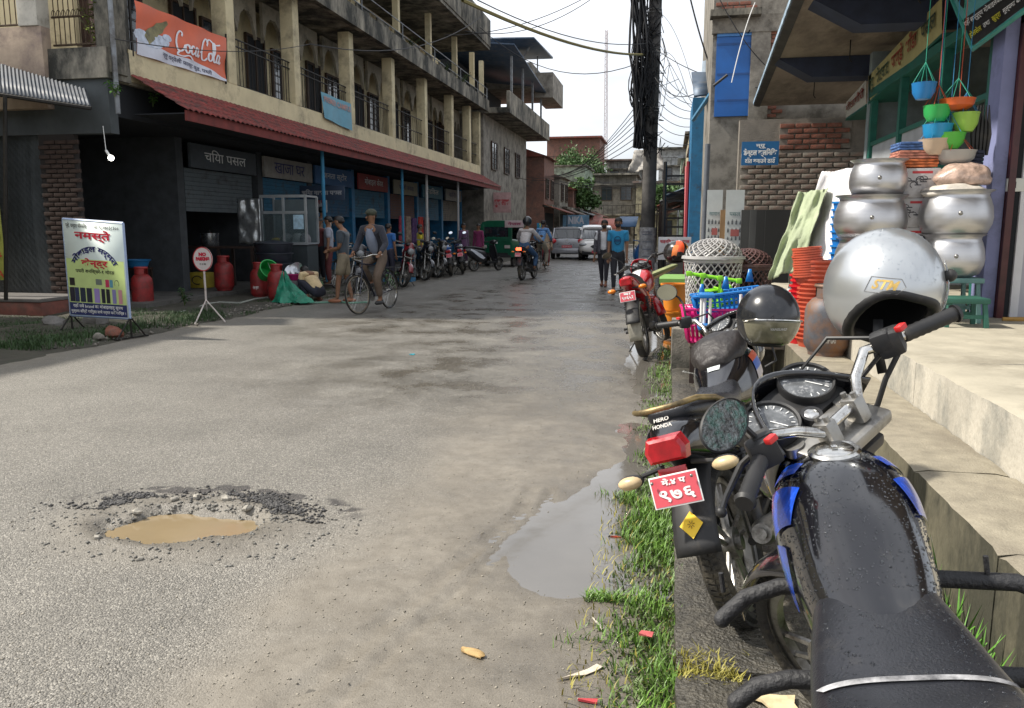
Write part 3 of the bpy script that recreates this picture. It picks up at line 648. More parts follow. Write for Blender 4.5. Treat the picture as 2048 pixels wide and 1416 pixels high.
    tl = MB(); xt = -1.008 if style != 'sport' else -.985
    tl.loft([[(xt+.035, y*1.0, ztl+z) for y, z in ((-.068, -.045), (.068, -.045), (.078, .0), (.060, .043), (-.060, .043), (-.078, .0))],
             [(xt-.008, y*.94, ztl+z*.94) for y, z in ((-.068, -.045), (.068, -.045), (.078, .0), (.060, .043), (-.060, .043), (-.078, .0))],
             [(xt-.018, y*.75, ztl+z*.72) for y, z in ((-.068, -.045), (.068, -.045), (.078, .0), (.060, .043), (-.060, .043), (-.078, .0))]])
    tl.build('tail_light', mat('lit_tail', (.9, .06, .02), .3, emit=6.) if lit else M_redl, t, sharp=25)
    if style != 'sport':
        rf = MB(); rf.box((-1.005, 0, .695), (.012, .10, .032), (0, 8, 0), .003); rf.build('reflector', M_redl, t)
    # rear mudguard + plate
    rm = MB(); c1 = Vector((-WB, 0, wr))
    def fen2(u, v_): a = R(75+(90 if style != 'sport' else 85)*u); y = (v_-.5)*2; rr = wr+.055+.05*u-.02*y*y; return (c1.x+rr*math.cos(a)*1.02, y*(.062+.016*u), c1.z+rr*math.sin(a)+.03*(1-u))
    rm.sheet(fen2, 18, 8); solid(rm.build('rear_mudguard', M_blackm, t), .004)
    pz = .64 if style != 'sport' else .74; px_ = -1.035
    pl = MB(); pl.box((px_, 0, pz), (.003, .172, .108), (0, 12, 0), .0012); po = pl.build('number_plate', M_wtxt, t)
    pl = MB(); pl.box((px_-.0022, 0, pz+.0003), (.0015, .162, .098), (0, 12, 0)); pl.build('plate_face', M_plate, po)
    if plate:
        Tp = rotM(0, 12, 0, (px_-.0045, 0, pz))
        for s2, dz, sz, wd in ((plate[0], .029, .030, .085), (plate[1], -.014, .052, .125)):
            fo = Tp @ Vector((0, 0, dz)); xd = Vector((0, -1, 0)); yd = Tp.to_3x3() @ Vector((0, 0, 1))
            text(s2, M_wtxt, po, sz, None, width=wd, height=sz*.8, frame=(fo, xd, yd), name='lettering', bold=.0012)
        b_ = MB()
        for y in (-.07, .07): b_.ell((px_-.012, y, pz+.038), .006, 8, 5)
        b_.build('bolt', M_alu, po)
    for s_ in (-1, 1):
        ind = MB(); ind.cyl((-.93, s_*.05, .70 if style != 'sport' else .82), (-.95, s_*.13, .69 if style != 'sport' else .82), .009, None, 8)
        zi = .68 if style != 'sport' else .82
        ind.ell((-.965, s_*.17, zi), (.030, .048, .026), 14, 8); io = ind.build('indicator', M_blackm if not hi else M_blackm, t)
        l2 = MB(); l2.ell((-.975, s_*.172, zi), (.030, .046, .024), 14, 8); l2.build('lens', M_cream if hi else M_orl, io)
    if rack:
        gr_ = MB()
        pts = [(-.5, .135, .80), (-.7, .135, .865), (-.86, .118, .90), (-.93, .085, .905), (-.95, .04, .905)]
        pts = pts+[(a, -b, c) for a, b, c in pts[::-1]]
        gr_.tube(pts, .0105, 10); gr_.build('grab_rail', M_alu if not hi else mat('worn_rail', (.30, .22, .10), .45, .5, var=.4, scale=14, dirt=(.02, .02, .02), dscale=6, damt=.6), t)
    # steered cockpit
    hb = MB(); hb.M = S
    for s_ in (-1, 1):
        hb.tube([(.31, 0, 1.015), (.31, s_*.06, 1.015), (.33, s_*.10, 1.045), (.335, s_*.16, 1.075), (.31, s_*.195, 1.07), (.265, s_*.29, 1.058), (.25, s_*.32, 1.055)], .0115, 10)
    hb.build('handlebar', M_chrome if hi else M_blackm, t)
    cl = MB(); cl.M = S
    cl.box((.335, 0, .975), (.11, .2, .028), (0, -20, 0), .008)
    for s_ in (-1, 1):
        cl.box((.31, s_*.045, 1.005), (.04, .03, .055), b=.007)
        for q in (-.012, .012): cl.cyl((.31+q, s_*.045, 1.03), (.31+q, s_*.045, 1.043), .006, None, 8)
        cl.cyl((.375, s_*.085, .985), (.37, s_*.085, 1.005), .022, None, 16)
    cl.cyl((.345, 0, .99), (.34, 0, 1.008), .026, None, 18)
    cl.build('top_yoke', M_alu if hi else M_blackm, t)
    for s_ in (-1, 1):
        g = MB(); g.M = S; a, b = Vector((.292, s_*.232, 1.066)), Vector((.243, s_*.335, 1.053)); n_ = 16
        g.tube([a.lerp(b, i/n_) for i in range(n_+1)], [.0150+(.0013 if i % 2 else 0) for i in range(n_+1)], 14); g.cyl(b, b+(b-a)*.07, .020, .016, 14)
        go = g.build('grip', M_blackm, t)
        sw = MB(); sw.M = S; sw.box((.305, s_*.205, 1.068), (.052, .055, .055), (0, 0, -s_*32), .012); sw.box((.31, s_*.19, 1.08), (.04, .04, .04), (0, 0, -s_*32), .01)
        so_ = sw.build('switch_gear', M_blackm, t)
        if hi:
            k = MB(); k.M = S; k.box((.268, s_*.207, 1.096), (.016, .022, .012), b=.003); k.build('red_switch', flat('switch_red', (.6, .02, .02), .4), so_)
        lv = MB(); lv.M = S; lv.tube([(.34, s_*.19, 1.06), (.348, s_*.235, 1.055), (.31, s_*.325, 1.045), (.285, s_*.36, 1.045)], [.008, .007, .0055, .0055], 8); lv.ell((.283, s_*.363, 1.045), .010, 10, 6)
        lv.build('lever', M_alu if not hi else M_blackm, t)
    mirT = {}
    for s_, on in ((1, mirrors[0]), (-1, mirrors[1])):
        if on:
            p = Vector((.31, s_*.31, 1.24)) if on is True or on == 1 else Vector(on)
            _, mirT[s_] = mirror_part(t, p, (-1, -s_*.15, .16), .062, S, [(.31, s_*.20, 1.09), (.32, s_*.22, 1.16), tuple(p+Vector((.03, -s_*.05, -.03))), tuple(p+Vector((.02, 0, 0)))], mirror_tint, shape=(.64, 1.) if False else (.66, 1.05) if False else (1.05, .66))
    hl = MB(); hl.M = S
    hl.ell((.50, 0, .90), (.085, .10, .095), 20, 12); hl.build('headlight', M_blackp, t)
    ln_ = MB(); ln_.M = S; ln_.ell((.535, 0, .90), (.06, .085, .08), 18, 10); ln_.build('headlight_lens', mat('headlamp', (.22, .23, .24), .08, var=.3, coat=.6), t)
    cw = MB(); cw.M = S
    def cowl(u, v_):
        a = (u-.5)*2; y = a*.145; z = .87+.225*v_*(1-.42*a*a)+.02; x = .565-.09*v_-.14*a*a+.02*math.sin(PI*v_); return (x, y, z)
    cw.sheet(cowl, 16, 10); solid(cw.build('fairing', M_blackp if hi else body, t), .006)
    ga = MB(); ga.M = S; TG = rotM(0, -34, 0, (.43, 0, 1.045))
    ga.box((0, 0, -.025), (.12, .25, .05), b=.02, M=TG); gao = ga.build('instrument_panel', M_blackm, t)
    for s_ in (-1, 1):
        d = MB(); d.M = S; Tg = TG @ Matrix.Translation((.0+.01*s_*-1, s_*.072, .0)); rr = .058
        d.lathe([(rr*.98, -.04), (rr*1.05, .012), (rr*1.0, .019), (rr*.92, .017), (rr*.9, .010)], 30, Tg); do = d.build('gauge', M_blackm, t)
        d = MB(); d.M = S; d.lathe([(.0005, .0125), (rr*.5, .0122), (rr*.92, .0105)], 30, Tg); d.build('gauge_glass', M_glass, do)
        if hi:
            d = MB(); d.M = S
            for k in range(14):
                a = R(-220+260*k/13); d.box((0, 0, 0), (.008, .0016, .0008), M=Tg @ Matrix.Rotation(a, 4, 'Z') @ Matrix.Translation((rr*.74, 0, .0133)))
            d.box((0, 0, 0), (.036, .002, .001), M=Tg @ Matrix.Rotation(R(200), 4, 'Z') @ Matrix.Translation((.016, 0, .0138)))
            d.build('dial_marks', M_wtxt, do)
    if hi:
        ig = MB(); ig.M = S; ig.cyl(TG @ Vector((-.055, 0, -.01)), TG @ Vector((-.055, 0, .012)), .022, None, 20); igo = ig.build('ignition_lock', M_blackm, t)
        ig = MB(); ig.M = S; ig.lathe([(.0005, .0135), (.013, .0135), (.015, .0122)], 18, TG @ Matrix.Translation((-.055, 0, 0))); ig.build('lock_ring', M_chrome, igo)
        cp = MB(); Tc = rotM(0, -6, 0, (.235, 0, .972)); cp.lathe([(.046, -.004), (.048, .006), (.043, .010), (.036, .009), (.03, .013), (.0005, .014)], 28, Tc); cp.box((0, 0, .017), (.03, .012, .006), b=.002, M=Tc); cp.build('fuel_cap', M_chrome, t)
        cb = MB(); cb.M = S
        cb.tube([(.30, -.19, 1.085), (.40, -.15, 1.12), (.45, -.09, 1.08), (.42, -.05, .9), (.36, -.03, .8)], .0045, 6)
        cb.tube([(.31, .20, 1.075), (.42, .15, 1.10), (.46, .10, 1.02), (.44, .05, .86), (.36, .03, .78)], .0045, 6)
        cb.tube([(.30, -.20, 1.07), (.36, -.14, 1.02), (.40, -.08, .95)], .005, 6); cb.build('cable', M_blackm, t)
    if crash:
        cg = MB()
        for s_ in (-1, 1):
            e_ = .25 if s_ > 0 else .36
            cg.tube([(.25, s_*.05, .70), (.26, s_*.13, .705), (.25, s_*e_*.8, .69), (.235, s_*e_, .655)], .0165, 12)
            cg.tube([(.16, s_*.06, .56), (.16, s_*.14, .565), (.155, s_*e_*.8, .555), (.145, s_*e_*.97, .53)], .0175, 12)
            cg.ell((.2345, s_*e_, .654), .0165, 10, 8); cg.ell((.1445, s_*e_*.97, .529), .0175, 10, 8)
            cg.tube([(.25, s_*.05, .72), (.2, s_*.05, .63), (.16, s_*.06, .55)], .0145, 10)
            cg.cyl((.25, s_*.24, .705), (.25, s_*.24, .745), .005, None, 8)
        cg.build('crash_guard', mat('rubber_wrap', (.02, .02, .022), .6, var=.35, scale=20, bump=.3, bscale=120), t)
    return t, tank, seat, tail, S, mirT
def droplets(name, body, n, x0, x1, a0, a1, parent, rmin=.0012, rmax=.0032, seed=3):
    r_ = random.Random(seed); mb = MB(); tmpl = [(1, 0), (.85, .45), (.45, .75), (.02, .85)]
    for i in range(n):
        x = r_.uniform(x0, x1); a = R(r_.uniform(a0, a1)); p = Vector(body.at(x, a)); p1 = Vector(body.at(x+.004, a)); p2 = Vector(body.at(x, a+.02))
        nn = (p2-p).cross(p1-p); 
        if nn.length < 1e-12: continue
        nn.normalize()
        if nn.dot(Vector((0, p.y, p.z-.82))) < 0: nn = -nn
        rr = r_.uniform(rmin, rmax)*(1.6 if r_.random() < .06 else 1)
        T = Matrix.Translation(p-nn*.0002) @ nn.to_track_quat('Z', 'Y').to_matrix().to_4x4() @ Matrix.Diagonal((rr*r_.uniform(.8, 1.3), rr, rr*.8, 1))
        mb.lathe(tmpl, 6, T)
    return mb.build(name, M_drop, parent, kind='stuff', sharp=180)
# --- A: the near black motorcycle
tA, tankA, seatA, tailA, SA, mA = motorcycle('nearest black motorcycle, its wet tank with blue stripes seen from the saddle', (.475, 1.30, .075), 87.5, lean=-10, steer=46,
    hi=True, crash=True, mirrors=((.30, .26, 1.16), 0), rack=True, tank_w=.114, mirror_tint=mat('beaded_mirror_reflection', (.16, .17, .17), .12, .6, var=.7, scale=90, bump=.7, bscale=120, dirt=(.01, .22, .15), dscale=12, damt=.5))  # green reflection is painted into the mirror's colour
M_blue = mat('blue_decal', (.01, .06, .42), .25, coat=.5, var=.5, scale=30)
for s_ in (0, 1):
    f_ = (lambda a: 180-a) if s_ else (lambda a: a)
    for (a, b, c, d) in (((.35, 60), (.30, 76), (.27, 66), (.29, 48)), ((.28, 44), (.20, 68), (.18, 58), (.24, 30)), ((.22, 26), (.13, 58), (.08, 34), (.15, 6)), ((.14, 4), (.08, 14), (.02, -12), (.06, -20))):
        tankA.patch((a[0], f_(a[1])), (b[0], f_(b[1])), (c[0], f_(c[1])), (d[0], f_(d[1]))).build('blue_stripe', M_blue, tA)
seatA.patch((-.305, 40), (-.292, 30), (-.288, 150), (-.30, 150), .003, 24).build('worn_seam', mat('worn_white', (.32, .32, .33), .7, var=.5, scale=30, dirt=(.015, .015, .02), dscale=14, damt=.7), tA)
droplets('raindrops', tankA, 1900, -.1, .36, 8, 172, tA, rmin=.0008, rmax=.0021); droplets('raindrops', seatA, 800, -.55, .0, 40, 140, tA, seed=5, rmin=.0008, rmax=.0024)
# --- B: the black motorcycle in front of it
tB, tankB, seatB, tailB, SB, mB = motorcycle('black motorcycle with red number plate and yellow sticker on its rear mudguard', (.49, 3.39, .060), 75.5, lean=-20, steer=-36,
    hi=True, plate=('मे.४ प', '९७६'), mirrors=((.30, .31, 1.22), 0), zoff=0)
tB.scale = (.95, .95, .95)
droplets('raindrops', seatB, 260, -.8, -.1, 40, 140, tB, seed=8, rmax=.004)
Tst = rotM(0, 0, 0)
mb = MB(); c1 = Vector((-.63, 0, .3))
def on_guard(a, y, off=.0105):
    u = (a-75)/90; rr = .3+.055+.05*u+off; aa = R(a); return Vector((c1.x+rr*math.cos(aa)*1.02, y, c1.z+rr*math.sin(aa)+.03*(1-u)))
mb.add([on_guard(144.5, 0), on_guard(151, .042), on_guard(157.5, 0), on_guard(151, -.042)], [(0, 1, 2, 3)])
stk = mb.build('yellow_sticker', M_yellow, tB)
mb = MB()
for k in range(7):
    a = 2*PI*k/7; p0 = on_guard(151, 0, .0118); p1 = on_guard(151+1.9*math.cos(a), .013*math.sin(a), .0118); mb.tube([p0.lerp(p1, .3), p1], .0012, 4)
mb.build('sticker_print', flat('dark_print', (.22, .12, .01), .5), stk)
fo = Vector((-1.003, 0, .832)); text('HERO', M_alu, tB, .02, None, frame=(Vector((-.955, 0.0, .868)), (0, -1, 0), (.5, 0, .86)), width=.055, name='emblem', bold=.0006)
text('HONDA', M_alu, tB, .02, None, frame=(Vector((-.967, 0.0, .847)), (0, -1, 0), (.5, 0, .86)), width=.07, name='emblem', bold=.0006)
p = Vector(seatB.at(-.50, R(60), .003)); text('Splendor', flat('grey_print', (.35, .35, .33), .5), tB, .02, None, frame=(p, (.2, -1, -.1), (1, .2, .2)), width=.05, name='emblem', shear=.3)
p = Vector(tankB.at(.12, R(155), .012)); 
text('Splendor', flat('grey_print', (.35, .35, .33), .5), tB, .03, None, frame=(Vector(tankB.at(.10, R(28), .012)), (.4, -1, -.6), (1, .2, .3)), width=.09, name='emblem', shear=.3)
# tank bag, paper and sticker on B
mb = MB(); bag = Body([(.02, .07, .95, .88, 2.4), (.10, .12, 1.01, .88, 2.6), (.22, .13, 1.04, .90, 2.6), (.32, .10, 1.0, .90, 2.4)]); mb = bag.mb(14, 24); r_ = random.Random(4)
mb.v = [(x, y+.008*mnoise.noise(Vector((x*25, y*25, z*25))), z+.012*mnoise.noise(Vector((x*22+5, y*18, z*9)))) for x, y, z in mb.v]
mb.M = I4
o = mb.build('tank_bag', mat('dark_nylon', (.022, .018, .017), .5, var=.3, scale=9, bump=.4, bscale=25), None, 'crumpled black bag lying over the tank of the motorcycle with the red plate', 'bag', sharp=180)
o.matrix_world = Matrix.Translation(tB.location) @ tB.rotation_euler.to_matrix().to_4x4(); o.location = tB.location; o.rotation_euler = tB.rotation_euler; o.scale = (.95, .95, .95)
mb = tankB.patch((-.03, 98), (-.03, 78), (.05, 76), (.05, 98), .003); mb.build('white_paper_label', mat('wet_paper', (.55, .6, .6), .4, var=.2, scale=20), tB)
for a0, a1, cc in ((150, 164, (.6, .1, .04)), (164, 178, (.08, .16, .5)), (178, 188, (.55, .5, .5))):
    tankB.patch((.12, a0), (.12, a1), (.26, a1), (.26, a0), .003).build('tank_sticker', flat('tank_sticker%d' % a0, cc, .35), tB)
# --- red motorcycle
M_redp = mat('red_paint', (.42, .01, .015), .22, coat=.6, var=.25, scale=5)
tC, tankC, _, _, SC_, _ = motorcycle('red and black motorcycle parked tail to camera by the wet kerb', (-.17, 9.75, .0), 84, lean=-12, steer=28, body=M_redp, style='sport', plate=('बा', '९०६५२'), mirrors=((.32, .36, 1.30), 0), hi=False, rack=False)
tankC.patch((-.02, 95), (.30, 95), (.30, 10), (.0, 10), .004).build('white_panel', mat('white_gloss', (.7, .68, .64), .25, coat=.4), tC)
mb = MB(); c1 = Vector((-.63, 0, .3))
mb.sheet(lambda u, v_: (c1.x+.345*math.cos(R(60+130*u)), (v_-.5)*.15, c1.z+.345*math.sin(R(60+130*u))-.008*(2*v_-1)**2), 16, 6); solid(mb.build('tyre_hugger', mat('muddy_plastic', (.26, .245, .20), .6, var=.4, scale=9), tC), .004)
# ================================================================ HELMETS
def helmet(name, label, loc, rot, m, rad=(.125, .145, .135), low=None, visor=None, chin=False, inner=True):
    t = thing(name, label, 'helmet', loc); t.rotation_euler = [R(a) for a in rot]
    low = low or (lambda a: -.62); seg, rg = 56, 26
    def shell(off):
        mb = MB()
        def fn(u, v_):
            a = 2*PI*u; el = R(90)-(R(90)-math.asin(max(-.95, min(.95, low(a)))))*v_
            return ((rad[0]+off)*math.cos(el)*math.cos(a), (rad[1]+off)*math.cos(el)*math.sin(a), (rad[2]+off)*math.sin(el))
        mb.sheet(fn, seg, rg); return mb
    shell(0).build('shell', m, t, sharp=180)
    li = shell(-.024); li.f = [f[::-1] for f in li.f]; li.build('lining', flat('helmet_lining', (.012, .012, .014), .9), t, sharp=180)
    rm = MB(); pts = []; 
    for k in range(seg):
        a = 2*PI*k/seg; el = math.asin(max(-.95, min(.95, low(a)))); off = -.011
        pts.append(((rad[0]+off)*math.cos(el)*math.cos(a), (rad[1]+off)*math.cos(el)*math.sin(a), (rad[2]+off)*math.sin(el)))
    rm.tube(pts, .0135, 8, closed=True); rm.build('rim_trim', M_blackm, t, sharp=180)
    return t
M_silver = mat('silver_paint', (.50, .52, .53), .30, .75, var=.05, scale=3, coat=.5)
RA = (.122, .140, .136)
hA = helmet('helmet', 'silver open face helmet hung over the right grip of the nearest motorcycle', (.475, 1.93, 1.318), (4, 14, 12), M_silver, rad=RA,
            low=lambda a: -.93+.95*math.exp(-((((math.degrees(a)-278+180) % 360)-180)/62)**4))
def onh(az, el, off=.001, rad=(.122, .140, .136)):
    a, e_ = R(az), R(el); return Vector(((rad[0]+off)*math.cos(e_)*math.cos(a), (rad[1]+off)*math.cos(e_)*math.sin(a), (rad[2]+off)*math.sin(e_)))
# letters bent on the shell
def curved_text(s, m, parent, az0, el0, size, fn, name='lettering', slope=0., bold=.001, width=None):
    c = bpy.data.curves.new('t', 'FONT'); c.body = s; c.size = 1; c.align_x = 'CENTER'; c.align_y = 'CENTER'; c.offset = bold; c.resolution_u = 3; c.shear = .2
    o = bpy.data.objects.new('t', c); COL.objects.link(o); dg = bpy.context.evaluated_depsgraph_get(); me = bpy.data.meshes.new_from_object(o.evaluated_get(dg))
    bpy.data.objects.remove(o); bpy.data.curves.remove(c); me.materials.clear(); me.materials.append(m)
    for v in me.vertices:
        x, y = v.co.x*size, v.co.y*size
        v.co = fn(az0+x, el0+y+slope*x)
    return reg(bpy.data.objects.new(name, me), parent)
curved_text('STM', mat('worn_gold', (.62, .42, .12), .5, var=.3, scale=40), hA, 242, 4, 12, lambda a, e: onh(a, e, .0008), slope=.16, bold=.03)
mb = MB(); pts = [onh(242+x, 4+y+.16*x, .0012) for x, y in ((-16, -7), (13, -7), (19, 0), (13, 7), (-14, 7))]
pts2 = []
for i in range(5):
    for k in range(5): 
        a = ((-16, -7), (13, -7), (19, 0), (13, 7), (-14, 7)); p0, p1 = a[i], a[(i+1) % 5]; x = p0[0]+(p1[0]-p0[0])*k/5; y = p0[1]+(p1[1]-p0[1])*k/5; pts2.append(onh(242+x, 4+y+.16*x, .0008))
mb.tube(pts2, .0007, 4, closed=True); mb.build('badge_outline', flat('badge_grey', (.25, .25, .25), .5), hA)
# visor arm on right, chin straps
mb = MB()
def vis(u, v_): return onh(318+34*u, 6+34*v_-30*u*v_ - 44*u*(1-v_) , .006)
mb.sheet(vis, 10, 8); solid(mb.build('visor', mat('clear_visor', (.75, .78, .8), .08, trans=.7, var=.1, coat=.5), hA), .002)
mb = MB(); pp = onh(322, 26, .008); mb.ell(pp, (.014, .014, .014), 12, 8); mb.build('visor_screw', M_blackm, hA)
def strap(par, pts, name='strap', w_=.012, m=M_blackm):
    mb = MB(); pts = [Vector(p) for p in pts]; vs = []
    for i, p in enumerate(pts):
        d = (pts[min(i+1, len(pts)-1)]-pts[max(0, i-1)]).normalized(); s_ = d.cross(Vector((.3, 1, .1))).normalized()*w_/2; vs += [tuple(p-s_), tuple(p+s_)]
    mb.add(vs, [(2*i, 2*i+1, 2*i+3, 2*i+2) for i in range(len(pts)-1)]); return solid(mb.build(name, m, par), .002)
st = onh(250, -38, -.03); strap(hA, [st, st+Vector((.005, -.01, -.03)), st+Vector((.02, -.012, -.07)), st+Vector((.045, -.01, -.11))], w_=.02)
st = onh(322, -42, -.03); o = strap(hA, [st, st+Vector((.002, -.01, -.05)), st+Vector((-.006, -.01, -.12)), st+Vector((-.004, -.012, -.18)), st+Vector((-.012, -.01, -.215))], w_=.012)
mb = MB(); q = st+Vector((-.012, -.01, -.215)); mb.tube([q+Vector((0, 0, .02)), q+Vector((.018, 0, .024)), q+Vector((.03, 0, -.005)), q+Vector((.026, 0, -.018))], .003, 6); mb.cyl(q+Vector((-.02, 0, 0)), q+Vector((.012, 0, -.002)), .002, None, 6); mb.build('buckle', M_blackm, o)
class HB:
    c = None
    def at(s, x, a, off=0.): return tuple(onh(x, math.degrees(a), off))
mbd = MB(); r_ = random.Random(9)
for i in range(520):
    az = r_.uniform(190, 350); el = r_.uniform(14, 80); p = onh(az, el, 0); nn = Vector((p.x/RA[0]**2, p.y/RA[1]**2, p.z/RA[2]**2)).normalized(); rr = r_.uniform(.0006, .0016)
    mbd.lathe([(1, 0), (.8, .45), (.02, .7)], 6, Matrix.Translation(p) @ nn.to_track_quat('Z', 'Y').to_matrix().to_4x4() @ Matrix.Diagonal((rr, rr, rr, 1)))
mbd.build('raindrops', M_drop, hA, kind='stuff', sharp=180)
# black helmet on B
hB = helmet('helmet', 'black helmet with smoked dusty visor hung on the motorcycle with the yellow sticker', (.395, 3.32, 1.10), (-8, 6, 20), mat('black_helmet', (.012, .013, .016), .22, coat=.25, var=.2, scale=4, dirt=(.03, .03, .03), dscale=40, damt=.25), rad=(.120, .132, .132), low=lambda a: -.86)
mb = MB(); RB = (.120, .132, .132)
mb.sheet(lambda u, v_: onh(196+125*u, -54+44*v_+6*u, .006, RB), 18, 10); vo = solid(mb.build('visor', mat('smoked_visor', (.16, .15, .10), .16, var=.35, scale=14, coat=.4, dirt=(.3, .27, .2), dscale=18, damt=.3), hB), .003)
curved_text('VANGUARD', mat('visor_print', (.4, .4, .38), .5), vo, 262, -22, 5.5, lambda a, e: onh(a, e, .0105, RB), slope=.08, bold=.03)
mb = MB(); mb.tube([onh(196+125*k/16, -10+6*k/16, .009, RB) for k in range(17)], .004, 6); mb.build('visor_edge', M_chrome, vo)
mb = MB(); mb.tube([(.0, -.05, -.11), (.02, -.06, -.17), (-.02, -.05, -.2)], .005, 6); mb.build('strap', M_blackm, hB)
# racing helmet on the red bike
hC = helmet('helmet', 'orange and red racing helmet with black visor on the handlebar of the red motorcycle', (.08, 10.0, 1.17), (-10, 8, 50), mat('helmet_dark', (.02, .018, .018), .2, coat=.6), rad=(.135, .165, .145), low=lambda a: -.80)
RC = (.135, .165, .145)
for (a0, a1, e0, e1, cc) in ((205, 250, -15, 55, (.75, .10, .03)), (190, 215, -30, 20, (.78, .22, .06)), (268, 300, 0, 50, (.75, .30, .02)), (235, 275, 52, 78, (.6, .6, .6)), (255, 290, -38, -10, (.42, .03, .02)), (300, 330, -20, 25, (.7, .35, .02))):
    mb = MB(); mb.sheet(lambda u, v_: onh(a0+(a1-a0)*u+12*v_, e0+(e1-e0)*v_+6*math.sin(3*u), .002, RC), 8, 8); mb.build('painted_flame', flat('flame%d' % a0, cc, .25), hC)
# ================================================================ PEOPLE
M_skin = mat('skin_brown', (.22, .11, .06), .55, var=.12, scale=20); M_hair = mat('hair_black', (.012, .010, .009), .55, var=.4, scale=40)
def skinmesh(nodes, edges, lv=2, root=0):
    """nodes: {key:(co, radius)} -> evaluated smooth mesh data"""
    keys = list(nodes); me = bpy.data.meshes.new('s'); me.from_pydata([nodes[k][0] for k in keys], [(keys.index(a), keys.index(b)) for a, b in edges], [])
    o = bpy.data.objects.new('s', me); COL.objects.link(o); md = o.modifiers.new('k', 'SKIN'); md.use_smooth_shade = True
    for i, k in enumerate(keys):
        r_ = nodes[k][1]; r_ = r_ if isinstance(r_, tuple) else (r_, r_); me.skin_vertices[0].data[i].radius = r_; me.skin_vertices[0].data[i].use_root = (i == root)
    ss = o.modifiers.new('u', 'SUBSURF'); ss.levels = lv; ss.render_levels = lv
    dg = bpy.context.evaluated_depsgraph_get(); out_ = bpy.data.meshes.new_from_object(o.evaluated_get(dg)); bpy.data.objects.remove(o); bpy.data.meshes.remove(me)
    return out_
def joined(me, mb):
    """append MB geometry to mesh data"""
    bm = bmesh.new(); bm.from_mesh(me); o = [bm.verts.new(v) for v in mb.v]
    for f in mb.f:
        try: bm.faces.new([o[i] for i in f]).smooth = True
        except ValueError: pass
    bm.to_mesh(me); bm.free(); return me
def person(label, loc, face=0., h=1.65, hip=None, chest=None, neck=None, head=None, lh=None, rh=None, lf=None, rf=None, lk=None, rk=None, le=None, re=None,
           top=(.3, .3, .3), bottom=(.05, .05, .07), shoes=(.05, .04, .035), sleeve='long', legs='long', hat=None, mask=False, skin=None, group=None, hair=True, dirn=None, extra_top=None, topname='shirt', build_=1., dress=False, lookz=0.):
    """face = heading in degrees (0 = looks along +Y). Local: +y forward, +x right. All joints in metres, local."""
    k = h/1.65; t = thing('person', label, 'person', loc, -face, group); V = lambda p: Vector(p)*k
    hip = V(hip or (0, 0, .88)); chest = V(chest or (0, .0, 1.27)); neck = V(neck) if neck else chest+V((0, .0, .15)); head_c = V(head) if head else neck+V((0, .015, .13))
    up = (chest-hip).normalized(); side = Vector((1, 0, 0))
    sh = {s: chest+side*s*.172*k*build_+up*.075*k for s in (-1, 1)}; hj = {s: hip+side*s*.085*k for s in (-1, 1)}
    hand = {-1: V(lh or (-.24, .03, .74)), 1: V(rh or (.24, .03, .74))}; foot = {-1: V(lf or (-.10, 0, .05)), 1: V(rf or (.10, .02, .05))}
    def mid(a, b, want, l1, l2, hint):
        if want: return V(want)
        d = (b-a); L_ = d.length; l1, l2 = l1*k, l2*k; L2 = min(L_, l1+l2-.002); x = (l1*l1-l2*l2+L2*L2)/(2*L2); hh = math.sqrt(max(0, l1*l1-x*x)); d.normalize(); hv = Vector(hint); hv = (hv-d*hv.dot(d))
        return a+d*x+(hv.normalized()*hh if hv.length > 1e-5 else Vector())
    kn = {-1: mid(hj[-1], foot[-1], lk, .42, .41, (0, 1, .1)), 1: mid(hj[1], foot[1], rk, .42, .41, (0, 1, .1))}
    el = {-1: mid(sh[-1], hand[-1], le, .28, .25, (-.4, -1, -.1)), 1: mid(sh[1], hand[1], re, .28, .25, (.4, -1, -.1))}
    q = .066*k
    N = {'hip': (hip, (.125*k*build_, .095*k*build_)), 'waist': (hip.lerp(chest, .48), (.118*k*build_, .09*k*build_)), 'chest': (chest, (.15*k*build_, .105*k*build_)), 'upch': (chest+up*.085*k, (.115*k*build_, .08*k)), 'neck': (neck, .047*k), 'head0': (head_c-V((0, .01, .065)), .060*k), 'head1': (head_c+V((0, 0, .03)), (.077*k, .094*k)), 'head2': (head_c+V((0, -.005, .085)), (.05*k, .06*k))}
    E_ = [('hip', 'waist'), ('waist', 'chest'), ('chest', 'upch'), ('upch', 'neck'), ('neck', 'head0'), ('head0', 'head1'), ('head1', 'head2')]
    for s in (-1, 1):
        n = 'LR'[s > 0]
        N['sh'+n] = (sh[s], .058*k); N['el'+n] = (el[s], .038*k); N['wr'+n] = (hand[s], .026*k); 
        fdir = (hand[s]-el[s]).normalized(); N['pm'+n] = (hand[s]+fdir*.055*k, (.034*k, .02*k)); 
        E_ += [('upch', 'sh'+n), ('sh'+n, 'el'+n), ('el'+n, 'wr'+n), ('wr'+n, 'pm'+n)]
        N['hj'+n] = (hj[s]-V((0, 0, .06)), .085*k); N['kn'+n] = (kn[s], .055*k); N['an'+n] = (foot[s]+V((0, 0, .04)), .036*k); N['to'+n] = (foot[s]+V((0, .13, -.015)), (.038*k, .022*k)); N['hl'+n] = (foot[s]+V((0, -.03, -.01)), .032*k)
        E_ += [('hip', 'hj'+n), ('hj'+n, 'kn'+n), ('kn'+n, 'an'+n), ('an'+n, 'to'+n)]
        del N['hl'+n]
    me = skinmesh(N, E_); mb = MB(); hc = head_c
    fw = Vector((math.sin(R(lookz)), math.cos(R(lookz)), 0)); rt = Vector((fw.y, -fw.x, 0))
    mb.cyl(hc+fw*.085*k+V((0, 0, .02)), hc+fw*.112*k+V((0, 0, -.018)), .008*k, .016*k, 8)                       # nose
